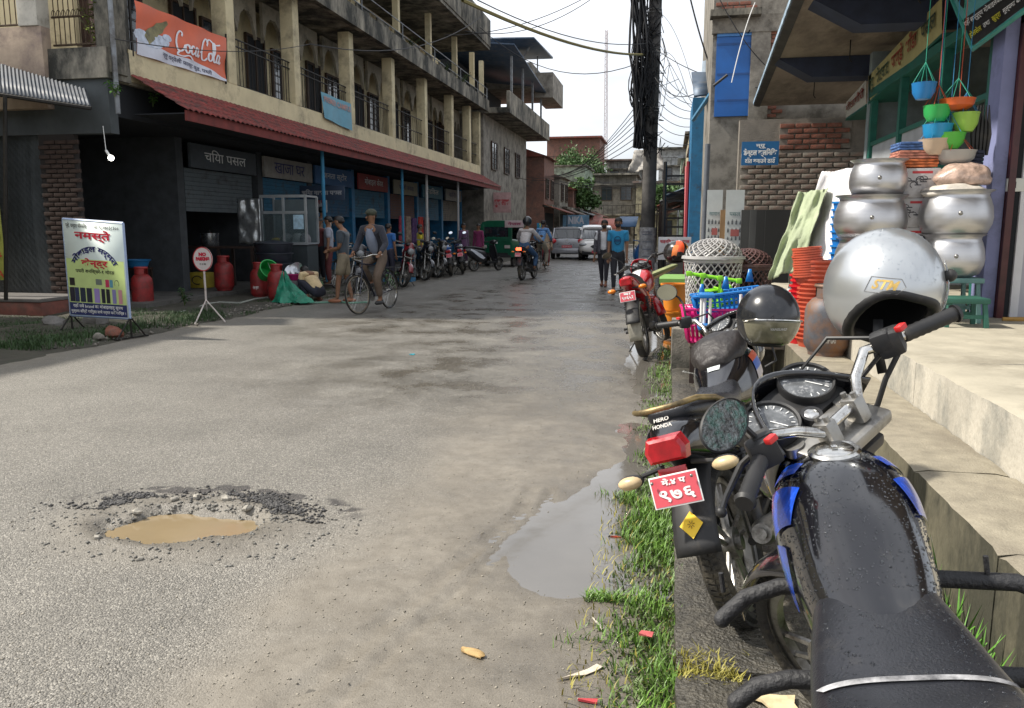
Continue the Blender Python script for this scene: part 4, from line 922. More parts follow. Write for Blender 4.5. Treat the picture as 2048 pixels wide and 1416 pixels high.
    for s in (-1, 1): mb.ell(hc+rt*s*.078*k+V((0, -.005, .0)), (.012*k, .022*k, .033*k), 8, 6)                  # ears
    mb.box(hc+fw*.084*k+V((0, 0, -.052)), (.05*k, .012*k, .010*k), (0, 0, -lookz), .003)                          # mouth
    for s in (-1, 1):                                                                                         # fingers
        fd = (hand[s]-el[s]).normalized(); pa = hand[s]+fd*.055*k; sd = fd.cross(Vector((0, 1, .2))).normalized()
        for i in range(4):
            a = pa+sd*(i-1.5)*.017*k; ln = (.062, .074, .07, .055)[i]*k; b = a+fd*ln*.55; c = b+(fd*.7+Vector((0, .5, -.4))).normalized()*ln*.5
            mb.tube([a, b, c], [.0088*k, .008*k, .0065*k], 6)
        a = hand[s]+fd*.02*k+sd*.03*k*-1; mb.tube([a, a-sd*.028*k+fd*.03*k+V((0, .01, 0)), a-sd*.03*k+fd*.055*k+V((0, .02, 0))], [.011*k, .0095*k, .008*k], 6)
    joined(me, mb); me.name = 'body'; me.materials.clear(); me.materials.append(skin or M_skin)
    body = reg(bpy.data.objects.new('body', me), t)
    for s in (-1, 1):
        e = MB(); e.ell(hc+fw*.083*k+rt*s*.031*k+V((0, 0, .02)), (.013*k, .008*k, .008*k), 8, 6); e.build('eye', flat('eye_dark', (.05, .04, .035), .3), body)
    c_top = mat('cloth_%02x%02x%02x' % tuple(int(255*v) for v in top), top, .8, var=.2, scale=9, bump=.3, bscale=30, sheen=.2)
    c_bot = mat('cloth_%02x%02x%02x' % tuple(int(255*v) for v in bottom), bottom, .8, var=.2, scale=9, bump=.3, bscale=30)
    hem = hip+(hip-chest).normalized()*(.03 if legs == 'short' or hat else .075)*k
    T = {'a': (hem, (.158*k*build_, .125*k*build_)), 'b': (hip.lerp(chest, .5), (.145*k*build_, .118*k*build_)), 'c': (chest, (.172*k*build_, .128*k*build_)), 'd': (chest+up*.095*k, (.13*k*build_, .09*k)), 'e': (neck-up*.012*k, .064*k)}
    Et = [('a', 'b'), ('b', 'c'), ('c', 'd'), ('d', 'e')]
    for s in (-1, 1):
        n = 'LR'[s > 0]; T['s'+n] = (sh[s], .074*k)
        if sleeve == 'long': T['e'+n] = (el[s], .056*k); T['w'+n] = (hand[s].lerp(el[s], .06), .042*k); Et += [('d', 's'+n), ('s'+n, 'e'+n), ('e'+n, 'w'+n)]
        elif sleeve == 'short': T['e'+n] = (sh[s].lerp(el[s], .75), .064*k); Et += [('d', 's'+n), ('s'+n, 'e'+n)]
        else: T['s'+n] = (sh[s].lerp(chest+up*.075*k, .25), .062*k); Et += [('d', 's'+n)]
    if dress: T['a'] = (V((hip.x/k, hip.y/k, hip.z/k-.35)), (.22*k, .18*k))
    tm = skinmesh(T, Et); tm.name = topname; tm.materials.clear(); tm.materials.append(c_top); reg(bpy.data.objects.new(topname, tm), t)
    B = {'w': (hip+up*.13*k, (.136*k*build_, .105*k*build_)), 'h': (hip-V((0, 0, .02)), (.145*k*build_, .115*k*build_))}; Eb = [('w', 'h')]
    for s in (-1, 1):
        n = 'LR'[s > 0]; B['t'+n] = (hj[s]-V((0, 0, .05)), .102*k)
        Eb += [('h', 't'+n)]
        if legs == 'short': B['k'+n] = (hj[s].lerp(kn[s], .9), .095*k); Eb += [('t'+n, 'k'+n)]
        else:
            wk = .078 if legs == 'long' else (.10 if legs == 'loose' else .066); B['k'+n] = (kn[s], wk*k); B['a'+n] = (foot[s].lerp(kn[s], .12)+V((0, 0, .03)), (.06 if legs == 'long' else (.095 if legs == 'loose' else .045))*k); Eb += [('t'+n, 'k'+n), ('k'+n, 'a'+n)]
    bm_ = skinmesh(B, Eb); nm = 'shorts' if legs == 'short' else 'trousers'; bm_.name = nm; bm_.materials.clear(); bm_.materials.append(c_bot); reg(bpy.data.objects.new(nm, bm_), t)
    for s in (-1, 1):
        mb = MB(); f = foot[s]; mb.ell(f+V((0, .055, -.012)), (.047*k, .135*k, .042*k), 12, 8); mb.v = [(x, y, max(z, f.z-.048*k)) for x, y, z in mb.v]; mb.build('shoe', flat('shoe_%d' % int(shoes[0]*1000), shoes, .6), t)
    if hair and hat != 'helmet':
        mb = MB(); mb.ell(hc+V((0, -.018, .045)), (.088*k, .100*k, .082*k), 14, 10); mb.v = [(x, y+(.0 if z > hc.z+.03*k else -.02*k), z) for x, y, z in mb.v]
        mb.v = [v if Vector(v).z > hc.z+.035*k or (Vector(v)-hc).dot(fw) < 0 else tuple(Vector(v)-fw*.05*k) for v in mb.v]
        if hair == 'bun': mb.ell(hc-fw*.12*k+V((0, 0, -.02)), .045*k, 10, 8)
        if hair == 'long': mb.ell(hc-fw*.07*k+V((0, 0, -.11)), (.07*k, .04*k, .14*k), 10, 8)
        mb.build('hair', M_hair, t)
    if hat == 'cap':
        mb = MB(); mb.ell(hc+V((0, -.005, .075)), (.097*k, .108*k, .070*k), 16, 8); mb.add([(-.07*k, 0, 0), (.07*k, 0, 0), (.06*k, .09*k, -.01*k), (.0, .11*k, -.012*k), (-.06*k, .09*k, -.01*k)], [(0, 1, 2, 3, 4)], Matrix.Translation(hc+fw*.07*k+V((0, 0, .068))) @ Matrix.Rotation(-R(lookz), 4, 'Z'))
        mb.build('cap', mat('olive_cap', (.05, .055, .035), .8, var=.6, scale=30), t)
    if hat == 'helmet':
        mb = MB(); mb.ell(hc+V((0, -.005, .02)), (.128*k, .145*k, .145*k), 18, 12); mb.build('helmet', mat('rider_helmet', (.015, .016, .018), .3, coat=.5), t)
    if mask:
        mb = MB(); mb.ell(hc+fw*.062*k+V((0, 0, -.045)), (.066*k, .042*k, .045*k), 12, 8); mb.build('face_mask', flat('mask_%s' % mask, {'black': (.02, .02, .022), 'white': (.6, .62, .65)}[mask], .8), t)
    return t
def at_px(px, py, Z=0., X=None): q = P(px, py, Z=Z); return (q.x, q.y, Z)
# pedestrians in the middle of the road
q = at_px(1207, 573); w1 = person('young man in white t-shirt under dark open shirt, left of the walking pair', q, 184, 1.66, lf=(-.07, .10, .05), rf=(.06, -.14, .05), top=(.62, .62, .64), bottom=(.02, .02, .028), sleeve='short', legs='slim', mask='black', shoes=(.25, .1, .06))
mb = MB()
for s in (-1, 1): mb.sheet(lambda u, v_: (s*(.075+.115*math.sin(u*1.5)), .135*math.cos(u*1.5)-.13*u*u*.8, .82+.62*v_*(1-.05*u)), 6, 6)
solid(mb.build('open_shirt', mat('plaid', (.08, .075, .09), .8, var=.6, scale=24), w1), .006)
sv = MB()
for s in (-1, 1): sv.tube([(s*.175, 0, 1.36), (s*.215, -.02, 1.1), (s*.235, .0, .86)], [.07, .058, .045], 12)
sv.build('sleeve', MATS['plaid'], w1)
q = at_px(1234, 588); w2 = person('young man in bright blue printed t-shirt, right of the walking pair', q, 182, 1.68, lf=(-.08, -.12, .05), rf=(.07, .10, .05), lh=(-.20, .06, .80), rh=(.20, .06, .80), top=(.015, .22, .42), bottom=(.018, .018, .024), sleeve='short', legs='slim', mask='black', shoes=(.2, .08, .05))
mb = MB(); mb.tube([(.07*math.cos(a), .139-.02*abs(math.cos(a)), 1.20+.09*math.sin(a)) for a in [2*PI*i/20 for i in range(20)]], .008, 5, closed=True); mb.box((0, .146, 1.2), (.12, .006, .05)); mb.build('shirt_print', flat('print_dark', (.01, .06, .14), .8), w2)
# men by the tea stall
q = at_px(635, 546, .2); person('man seen from behind in beige shirt and loose pale trousers beside the food cabinet', (-8.85, 19.6, .28), 10, 1.72, top=(.40, .30, .24), bottom=(.36, .36, .46), sleeve='short', legs='loose', rh=(.23, .08, .9))
q = at_px(690, 607); person('man in dark t-shirt and khaki shorts looking down at his hands', (q[0], q[1], 0.02), 262, 1.66, lh=(-.06, .26, 1.02), rh=(.08, .24, 1.0), head=(0, .085, 1.55), top=(.045, .06, .075), bottom=(.20, .165, .11), sleeve='short', legs='short', lf=(-.1, .12, .05), rf=(.1, -.12, .05), shoes=(.3, .12, .06))
mb = MB()
q = at_px(612, 606); person('man in pale yellow top crouching down with his back turned, beside the green tarpaulin', (q[0]+.15, q[1]+.1, .02), 300, 1.60, hip=(0, -.12, .24), chest=(0, .14, .50), neck=(0, .26, .58), head=(0, .36, .60), lf=(-.14, .02, .05), rf=(.14, .02, .05), lk=(-.2, .26, .46), rk=(.2, .26, .46), lh=(-.1, .42, .14), rh=(.1, .42, .14), top=(.62, .47, .26), bottom=(.02, .022, .035), sleeve='short', shoes=(.2, .1, .05))
person('person with dark hair and grey shirt behind the stall, nearest the cyclist on his left', (-7.9, 17.8, .1), 250, 1.63, top=(.28, .30, .36), bottom=(.12, .03, .03), sleeve='short')
person('person with reddish sleeves in the shade between the beige shirt and the dark t-shirt', (-8.35, 18.3, .15), 200, 1.55, top=(.14, .03, .03), bottom=(.02, .02, .03))
person('boy in blue t-shirt behind the cyclist by the blue pillar', (-6.95, 19.3, .12), 20, 1.45, top=(.02, .12, .36), bottom=(.03, .03, .05), sleeve='short')
person('boy in yellow football shirt seen from the side near the parked motorcycles', (-7.3, 23.0, .15), 60, 1.42, top=(.62, .52, .03), bottom=(.03, .05, .12), sleeve='short')
person('woman in purple patterned dress standing outside the clothes shop', (-7.15, 27.6, .12), 120, 1.52, top=(.10, .04, .10), bottom=(.07, .03, .07), hair='bun', dress=True)
person('person in long magenta dress at the clothes shop front', (-6.9, 28.8, .12), 200, 1.5, top=(.20, .02, .09), bottom=(.16, .02, .07), hair='long', dress=True)
q = at_px(1092, 531); person('woman with white mask and pale orange scarf walking past the green three-wheeler', q, 178, 1.58, top=(.50, .36, .24), bottom=(.22, .03, .04), mask='white', dress=True, hair='bun', shoes=(.3, .05, .04))
q = P(1385, 535, Y=26); person('person in long red garment by the shop fronts on the right, beyond the orange buckets', (.75, 26, .0), 200, 1.6, top=(.45, .03, .03), bottom=(.35, .02, .03), dress=True, hair='long')
# ---------------------------------------------------------------- bicycles
def bicycle(label, loc, rz, lean=0, steer=0, col=(.01, .012, .03), group=None, wire=True):
    t = thing('bicycle', label, 'bicycle', loc, rz, group, rx=lean)
    r = .34; head = Vector((.40, 0, .80)); axv = Vector((-math.sin(R(20)), 0, math.cos(R(20)))); S = Matrix.Translation(head) @ Matrix.Rotation(R(steer), 4, axv) @ Matrix.Translation(-head)
    add_wheel(t, (-.55, 0, r), r, .019, None, 'wire', 40, False, M_chrome); add_wheel(t, (.58, 0, r), r, .019, S, 'wire', 40, False, M_chrome)
    m = mat('bike_%d' % int(col[2]*1000), col, .3, coat=.4)
    f = MB(); f.tube([(.40, 0, .80), (-.02, 0, .27)], .016); f.tube([(.41, 0, .86), (-.17, 0, .80)], .014); f.tube([(-.02, 0, .27), (-.20, 0, .88)], .014)
    for s in (-1, 1): f.tube([(-.55, s*.05, r), (-.02, s*.03, .27)], .009, 6); f.tube([(-.55, s*.05, r), (-.17, s*.02, .80)], .008, 6)
    f.build('frame', m, t)
    k = MB(); k.M = S
    for s in (-1, 1): k.tube([(.58, s*.05, r), (.50, s*.045, .58), (.425, s*.03, .72)], .010, 7)
    k.cyl((.40, 0, .72), (.35, 0, .98), .014, None, 8); k.build('fork', m, t)
    for c, M_ in (((-.55, 0, r), None), ((.58, 0, r), S)):
        g = MB(); g.M = M_ or I4; g.sheet(lambda u, v_: (c[0]+(r+.03)*math.cos(R(35+140*u)), (v_-.5)*.055, c[2]+(r+.03)*math.sin(R(35+140*u))), 14, 3); solid(g.build('mudguard', M_blackm, t), .003)
    h = MB(); h.M = S; h.tube([(.24, -.29, .99), (.34, -.22, 1.0), (.37, -.1, .97), (.355, 0, .975), (.37, .1, .97), (.34, .22, 1.0), (.24, .29, .99)], .011, 8)
    for s in (-1, 1): h.tube([(.27, s*.275, .99), (.2, s*.31, .985)], .017, 8)
    h.tube([(.37, -.2, .96), (.38, 0, .93), (.37, .2, .96)], .006, 6); h.build('handlebar', M_chrome, t)
    s_ = MB(); s_.loft([[(x, y*w_, .93+z) for y, z in ((-1, 0), (-.8, .03), (0, .045), (.8, .03), (1, 0), (0, -.02))] for x, w_ in ((-.34, .10), (-.24, .11), (-.12, .05), (-.02, .025))]); s_.build('saddle', M_blackm, t)
    c = MB(); c.lathe([(.02, -.004), (.09, -.004), (.09, .004), (.02, .004)], 20, Matrix.Translation((-.02, -.05, .27)) @ Matrix.Rotation(R(90), 4, 'X'))
    c.tube([(-.02, -.07, .27), (.08, -.08, .13)], .008, 6); c.tube([(-.02, .06, .27), (-.12, .08, .41)], .008, 6); c.box((.08, -.13, .13), (.09, .09, .025)); c.box((-.12, .13, .41), (.09, .09, .025)); c.build('crank', M_alu, t)
    k = MB(); k.box((-.62, 0, .75), (.34, .12, .012)); 
    for s in (-1, 1): k.tube([(-.55, s*.06, r), (-.72, s*.055, .75)], .006, 5)
    k.build('carrier', M_blackm, t)
    return t
qf = P(718, 628, Z=0); qr = P(757, 622, Z=0); ang = -98.
bloc = (qf.x+.10, qf.y+.52, 0)
cyc = bicycle('old black bicycle ridden towards the camera by the man in the cap', bloc, ang, steer=-8, lean=2)
c_, s_c = math.cos(R(ang)), math.sin(R(ang))
# rider local frame: +y forward (bike +x)
person('man in olive cap and dark jacket riding the bicycle towards the camera', (bloc[0], bloc[1], 0), 90-ang, 1.68, hip=(0, -.20, 1.00), chest=(0, .0, 1.36), neck=(0, .04, 1.50), head=(0, .06, 1.625), lh=(-.26, .26, 1.02), rh=(.26, .26, 1.02), lf=(-.12, .02, .17), rf=(.12, -.14, .46), lk=(-.13, .16, .62), rk=(.14, .16, .80), top=(.022, .024, .036), bottom=(.12, .085, .06), hat='cap', lookz=22, shoes=(.03, .03, .03), topname='jacket')
pr = [o for o in COL.objects if o.name.startswith('person') and o.type == 'EMPTY'][-1]
mb = MB(); mb.ell((0, 0, 0), (.092, .095, .25), 16, 12, rotM(-27, 0, 0, (0, .065, 1.23))); mb.build('polo_shirt', mat('polo', (.20, .23, .30), .8, var=.2, bump=.3), pr)
mb = MB(); mb.tube([(-.05, .06, 1.50), (-.055, .12, 1.45), (0, .15, 1.40), (.055, .12, 1.45), (.05, .06, 1.50)], .014, 6); mb.build('collar', mat('polo', (.2, .2, .3)), pr)
# moving motorcycle with rider (seen from behind)
q = P(1043, 561, Z=0); mv = motorcycle('black motorcycle with a lit tail light riding away along the street', (q.x+.08, q.y+.62, 0), 84, lean=0, steer=0, style='sport', plate=('', '६३२१'), lit=True, rack=False, mirrors=(1, 1))
person('rider in white shirt, blue jeans and black helmet on the moving motorcycle, seen from behind', (q.x+.08, q.y+.62, 0), 6, 1.70, hip=(0, -.42, .97), chest=(0, -.2, 1.30), neck=(0, -.13, 1.44), head=(0, -.09, 1.60), lh=(-.33, .24, 1.08), rh=(.33, .24, 1.08), lf=(-.2, -.05, .28), rf=(.2, -.05, .28), lk=(-.22, .06, .66), rk=(.22, .06, .66), top=(.50, .47, .46), bottom=(.04, .09, .18), hat='helmet')
q = P(1077, 541, Z=0); b2 = bicycle('bicycle ridden away down the street beside the motorcycle rider', (q.x+.04, q.y+.6, 0), 86, col=(.02, .02, .022))
person('cyclist in light blue shirt and pale trousers riding away, seen from behind', (q.x+.04, q.y+.6, 0), 4, 1.68, hip=(0, -.22, 1.0), chest=(0, .0, 1.33), neck=(0, .08, 1.46), head=(0, .13, 1.61), lh=(-.27, .26, 1.02), rh=(.27, .26, 1.02), lf=(-.12, -.1, .42), rf=(.12, .06, .16), lk=(-.14, .14, .78), rk=(.13, .16, .6), top=(.12, .26, .50), bottom=(.35, .31, .24), shoes=(.1, .07, .05))
# ================================================================ LEFT SIDE BUILDINGS
M_yel = mat('yellow_plaster', (.60, .52, .33), .85, var=.12, scale=2, dirt=(.26, .22, .15), dscale=1.4, damt=.4, bump=.1, bscale=30)
M_mold = mat('mouldy_concrete', (.33, .30, .24), .9, var=.3, scale=3, dirt=(.03, .03, .025), dscale=1.3, damt=.95, bump=.3, bscale=18, stretch=(1, 1, .45))
M_ceil = mat('ceiling_plaster', (.30, .27, .21), .9, var=.2, scale=2, dirt=(.10, .09, .07), dscale=2, damt=.5)
M_iron = mat('iron_dark', (.018, .016, .014), .55, .4, var=.4, scale=20); M_dark = flat('interior_shade', (.018, .02, .024), .95)  # near-black colour stands for the shade in rooms and openings
M_tile = mat('red_tile', (.22, .035, .028), .7, var=.45, scale=12, dirt=(.05, .03, .025), dscale=4, damt=.6); M_door = mat('dark_wood', (.035, .02, .015), .55, var=.3, scale=12)
M_pane = mat('window_pane', (.03, .04, .05), .08, var=.3, scale=3, coat=.5); M_frame = mat('window_frame', (.06, .035, .022), .6)
M_blue = mat('blue_paint', (.02, .16, .33), .55, var=.2, scale=6, dirt=(.05, .06, .07), dscale=5, damt=.3); M_corr = mat('corrugated_blue', (.045, .075, .12), .5, .3, var=.3, scale=3, dirt=(.10, .10, .10), dscale=3, damt=.4)
M_sheet = mat('metal_sheet', (.22, .235, .25), .5, .5, var=.25, scale=3, dirt=(.08, .07, .06), dscale=2.5, damt=.5); M_brick = mat('brick_red', (.23, .085, .055), .9, var=.35, scale=8, bump=.4, bscale=50, dirt=(.12, .09, .075), dscale=5, damt=.4)
M_mort = mat('mortar', (.22, .195, .165), .95, var=.2, bump=.3, bscale=50); M_plast = mat('grey_plaster', (.26, .24, .205), .9, var=.2, scale=3, dirt=(.10, .09, .075), dscale=2, damt=.6, bump=.2, bscale=30)
def window(parent, o, u, n, w_, h, frame=None, pane=None, bars=2, grille=0, name='window'):
    o, u, n = Vector(o), Vector(u).normalized(), Vector(n).normalized(); z = Vector((0, 0, 1))
    T = Matrix((u, n, z)).transposed().to_4x4(); T.translation = o
    mb = MB(); mb.M = T; t_ = .06
    mb.bb(-w_/2, w_/2, 0, .07, 0, t_); mb.bb(-w_/2, w_/2, 0, .07, h-t_, h)
    mb.bb(-w_/2, -w_/2+t_, .001, .069, t_, h-t_); mb.bb(w_/2-t_, w_/2, .001, .069, t_, h-t_)
    for i in range(1, bars): x = -w_/2+w_*i/bars; mb.bb(x-.02, x+.02, .01, .06, t_, h-t_)
    for i in range(grille): zz = t_+(h-2*t_)*(i+1)/(grille+1); mb.bb(-w_/2+t_, w_/2-t_, .062, .072, zz-.008, zz+.008)
    f = mb.build(name, frame or M_frame, parent); p = MB(); p.M = T; p.bb(-w_/2+t_, w_/2-t_, .02, .03, t_, h-t_); p.build('pane', pane or M_pane, f); return f
def railing(parent, a, b, h, n, name='railing', m=None, rings=False, rails=(0.04, 1.)):
    a, b = Vector(a), Vector(b); m = m or M_iron; mb = MB()
    for f in rails: mb.tube([a+Vector((0, 0, h*f)), b+Vector((0, 0, h*f))], .018, 6)
    r_ = mb.build(name, m, parent)
    q = MB(); q.tube([(0, 0, h*.04), (0, 0, h)], .009, 5)
    if rings: q.tube([(.0, .045*math.cos(x), h*.55+.06*math.sin(x)) for x in [2*PI*i/10 for i in range(10)]], .007, 4, closed=True)
    me = q.mesh('bar', m)
    for i in range(n): inst(me, 'bar', r_, a.lerp(b, (i+.5)/n))
    return r_
b1 = thing('arcade_building', 'long cream building with mouldy balconies, arches and a red tile awning', 'building', (-9, 12.2, 0))
b1.location = (0, 0, 0)
Y0, Y1 = 12.2, 38.0; XB = -9.0; cols = [12.3, 15.75, 18.75, 22.2, 25.7, 29.3, 33.0, 36.0, 37.85]
mb = MB(); mb.bb(-16, XB, Y0, Y1, 3.85, 4.15); mb.build('floor_slab', M_ceil, b1)
mb = MB(); mb.bb(XB-.18, XB+.02, Y0+.25, Y1, 3.9, 4.42); mb.build('balcony_band', M_yel, b1)
mb = MB(); mb.bb(-12.6, XB+.06, Y0-.35, Y0+.2, 3.86, 4.34); mb.v = [(x+.03*mnoise.noise(Vector((x*3, y, z*3))), y+.05*mnoise.noise(Vector((x*3, y*3, z*5))), z) for x, y, z in mb.v]; mb.build('mossy_ledge', M_mold, b1)
mb = MB(); mb.bb(-16, XB+.45, Y0+.2, Y1, 7.0, 7.14); mb.bb(XB+.3, XB+.46, Y0+.2, Y1, 6.9, 7.42); mb.build('upper_floor_slab', M_mold, b1)
mb = MB(); mb.bb(-16, XB+.9, Y0+1, 36.2, 9.3, 9.5); mb.build('roof_slab', M_mold, b1)
for i in range(9):
    mb = MB(); ya = 13.2+i*2.56; mb.bb(XB+.82, XB+.94, ya+.03, ya+2.53, 9.42, 10.55, b=.02); mb.build('parapet_panel', M_mold, b1)
mb = MB(); mb.bb(-16, -10.7, Y0+.3, Y1, 4.15, 7.0); mb.bb(-16, -10.9, Y0+.3, Y1, 7.14, 9.3); mb.build('wall', M_yel, b1)
for i, y in enumerate(cols):
    mb = MB(); w_ = .16 if i else .2; mb.bb(XB-.30, XB+.03, y-w_, y+w_, 4.42, 6.9, b=.015); mb.build('column', M_mold if i == 0 else M_yel, b1)
    mb = MB(); mb.bb(XB-.1, XB+.1, y+.4, y+.6, 7.42, 9.3); mb.build('upper_column', M_yel, b1)
    if i < 8:
        ya, yb = y+.17, cols[i+1]-.17
        if i != 0:
            if i < 4: railing(b1, (XB-.10, ya, 4.42), (XB-.10, yb, 4.42), .98, int((yb-ya)/.13), rings=False, rails=(.04, .85, 1.))
            else: railing(b1, (XB-.10, ya, 4.42), (XB-.10, yb, 4.42), .98, int((yb-ya)/.22), rails=(.04, .5, 1.))
        # scalloped arches
        n_ = 3; L_ = (yb-ya)/n_; poly = [(ya, 6.9), (yb, 6.9)]
        for k in range(n_-1, -1, -1):
            c0 = ya+L_*(k+.5)
            poly.append((c0+L_*.5, 5.95))
            for j in range(13):
                a = R(180*j/12); rr = L_*.43*(1-.10*abs(math.sin(5*a))); poly.append((c0+rr*math.cos(a), 6.12+(rr*1.15*math.sin(a))))
            poly.append((c0-L_*.5, 5.95))
        mb = MB(); mb.prism(poly, .08, Matrix.Translation((-9.95, 0, 0)) @ Matrix.Rotation(R(90), 4, 'Z')); mb.build('arched_valance', M_ceil, b1)
        # doors and windows of the first floor
        window(b1, (-10.68, ya+(yb-ya)*.30, 4.2), (0, 1, 0), (1, 0, 0), .95, 2.15, M_frame, M_dark, 2, name='door')
        window(b1, (-10.68, ya+(yb-ya)*.74, 4.9), (0, 1, 0), (1, 0, 0), 1.0, 1.35, M_frame, M_pane, 2, 5)
        window(b1, (-10.88, ya+(yb-ya)*.5, 7.9), (0, 1, 0), (1, 0, 0), 1.1, 1.1, M_frame, M_pane, 2, 4)
    mb = MB(); mb.tube([(XB+.38, y, 7.42), (XB+.38, y, 7.95)], .02, 6); mb.build('rail_post', M_sheet, b1)
mb = MB()
for z in (7.6, 7.95): mb.tube([(XB+.38, Y0+.3, z), (XB+.38, Y1, z)], .018, 6)
mb.build('upper_rail', M_sheet, b1)
for i in range(16): 
    mb = MB(); ya = Y0+.6+i*1.6; mb.box((XB+.32, ya, 7.52), (.05, .9, .22), (0, 0, 3*math.sin(i*7)), .01); mb.build('parapet_block', M_mold, b1)
# ground floor piers, beams, shop rooms with shade put into their dark colours
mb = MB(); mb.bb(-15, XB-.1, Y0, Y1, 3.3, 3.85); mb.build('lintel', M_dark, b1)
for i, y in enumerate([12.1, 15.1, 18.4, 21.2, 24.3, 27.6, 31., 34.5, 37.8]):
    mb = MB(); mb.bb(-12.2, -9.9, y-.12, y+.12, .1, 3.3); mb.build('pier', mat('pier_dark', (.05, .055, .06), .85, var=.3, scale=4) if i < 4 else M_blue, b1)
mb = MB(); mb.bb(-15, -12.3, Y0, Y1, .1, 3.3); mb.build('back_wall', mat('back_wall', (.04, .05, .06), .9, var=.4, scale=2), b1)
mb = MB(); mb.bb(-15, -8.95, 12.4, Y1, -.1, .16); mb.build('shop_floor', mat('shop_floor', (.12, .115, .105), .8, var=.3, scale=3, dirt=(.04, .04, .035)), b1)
# tile awning
r0 = Vector((XB+.03, 0, 4.0)); r1 = Vector((XB+1.02, 0, 3.42)); n_ = int((Y1-Y0)/.17); mb = MB(); tn = 5
V_ = []
for j in range(tn+1):
    for side in (0, 1):
        if (j == 0 and side) or (j == tn and not side and False): pass
rows = []
for j in range(tn):
    a, b = r0.lerp(r1, j/tn), r0.lerp(r1, (j+1)/tn+.03)
    rows.append((a+Vector((0, 0, .0)), b+Vector((0, 0, .022))))
for a, b in rows:
    vs = []; m_ = n_*4
    for p in (a, b, b-Vector((0, 0, .02))):
        for k in range(m_+1): y = Y0+.25+(Y1-Y0-.25)*k/m_; vs.append((p.x, y, p.z+.032*abs(math.sin(PI*k/4))))
    fs = [(r_*(m_+1)+k, r_*(m_+1)+k+1, (r_+1)*(m_+1)+k+1, (r_+1)*(m_+1)+k) for r_ in (0, 1) for k in range(m_)]
    mb.add(vs, fs)
mb.build('roof_tiles', M_tile, b1, kind='stuff', sharp=50)
mb = MB(); mb.bb(r1.x-.06, r1.x-.02, Y0+.3, Y1, 3.25, 3.42); mb.build('awning_fascia', mat('fascia', (.16, .03, .025), .8, var=.4, scale=4), b1)
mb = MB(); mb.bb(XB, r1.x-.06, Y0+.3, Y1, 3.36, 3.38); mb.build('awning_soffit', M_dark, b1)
# end face towards the camera
mb = MB(); mb.bb(-16, -9.9, Y0+.2, Y0+.32, 4.34, 7.0); mb.build('end_wall', M_yel, b1)
railing(b1, (-10.0, Y0-.22, 4.38), (-8.98, Y0-.22, 4.38), .95, 11, rings=True, rails=(.04, .5, 1.), m=mat('rusty_iron', (.07, .045, .025), .7, .3, var=.4, scale=14))
mb = MB(); mb.bb(-9.16, -8.9, Y0-.3, Y0+.12, 3.95, 6.9, b=.02); mb.build('corner_post', M_mold, b1)
mb = MB(); mb.tube([(-8.86, Y0-.28, 3.3), (-8.86, Y0-.28, 6.9)], .04, 8); mb.build('drain_pipe', M_sheet, b1)
leaf_plant('potted_shrub', 'leafy shrub with yellow leaves behind the iron railing at the corner of the arcade building', (-9.35, Y0+.02, 4.36), .75, 90, mat('leaf_yellow', (.16, .22, .03), .5, var=.5, scale=12), spread=.7, lw=.06, ll=.1)  # leaves in a yellow-green tone
for i, (y, h, n_) in enumerate([(19.4, .35, 60), (20.4, .28, 45), (26.5, .4, 60), (30.8, .45, 70), (33.2, .5, 80), (14.0, .25, 30)]):
    leaf_plant('balcony_plant', ['bushy plant hanging from the second floor ledge above the third column', 'smaller plant next to the bushy one on the ledge', 'thin plant on the ledge midway along the building', 'plant with long stems on the ledge towards the far end', 'largest green plant on the ledge at the far end of the arcade', 'small weed growing on the ledge near the banner'][i], (XB+.4, y, 7.4), h, n_, M_leafd, 'plants growing on the building ledge', spread=1.1, lw=.06, ll=.11)
leaf_plant('wall_weed', 'bright weed sprouting under the mossy corner ledge', (-8.85, Y0-.35, 3.55), .3, 50, M_leafb, spread=.6, lw=.05, ll=.08)
leaf_plant('wall_weed', 'small fern below the drain corner beside the red tiles', (-8.9, 12.9, 3.55), .28, 40, M_leafb, spread=.6, lw=.05, ll=.08)
# ---------------- soft drink banner on the balcony
bn = thing('banner', 'orange and white soft drink banner with white script lettering hanging on the balcony', 'banner'); bx = XB+.05
def bp(px, py): q = P(px, py, X=bx); return q
A_, B_, C_, D_ = bp(268, 0), bp(452, 76), bp(452, 163), bp(274, 108)
A_ = A_+(A_-D_)*.0
def bnp(u, v_, off=0.):
    p = (A_*(1-u)+B_*u)*(1-v_)+(D_*(1-u)+C_*u)*v_; return Vector((bx+off+.02*math.sin(u*21+v_*4)+.012*math.sin(v_*9+u*5), p.y, p.z))
mb = MB(); mb.sheet(lambda u, v_: bnp(u, v_), 40, 20); cloth = mb.build('cloth', mat('banner_orange', (.62, .12, .05), .5, var=.08, scale=3), bn, sharp=180)
mb = MB()
mb.sheet(lambda u, v_: bnp(u, (1-v_)*min(.97, .62+.30*u**.8+.05*math.sin(u*7))+v_*1.0, .008), 36, 6); mb.build('white_swoosh', mat('banner_white', (.60, .62, .70), .5, var=.08), cloth, sharp=180)
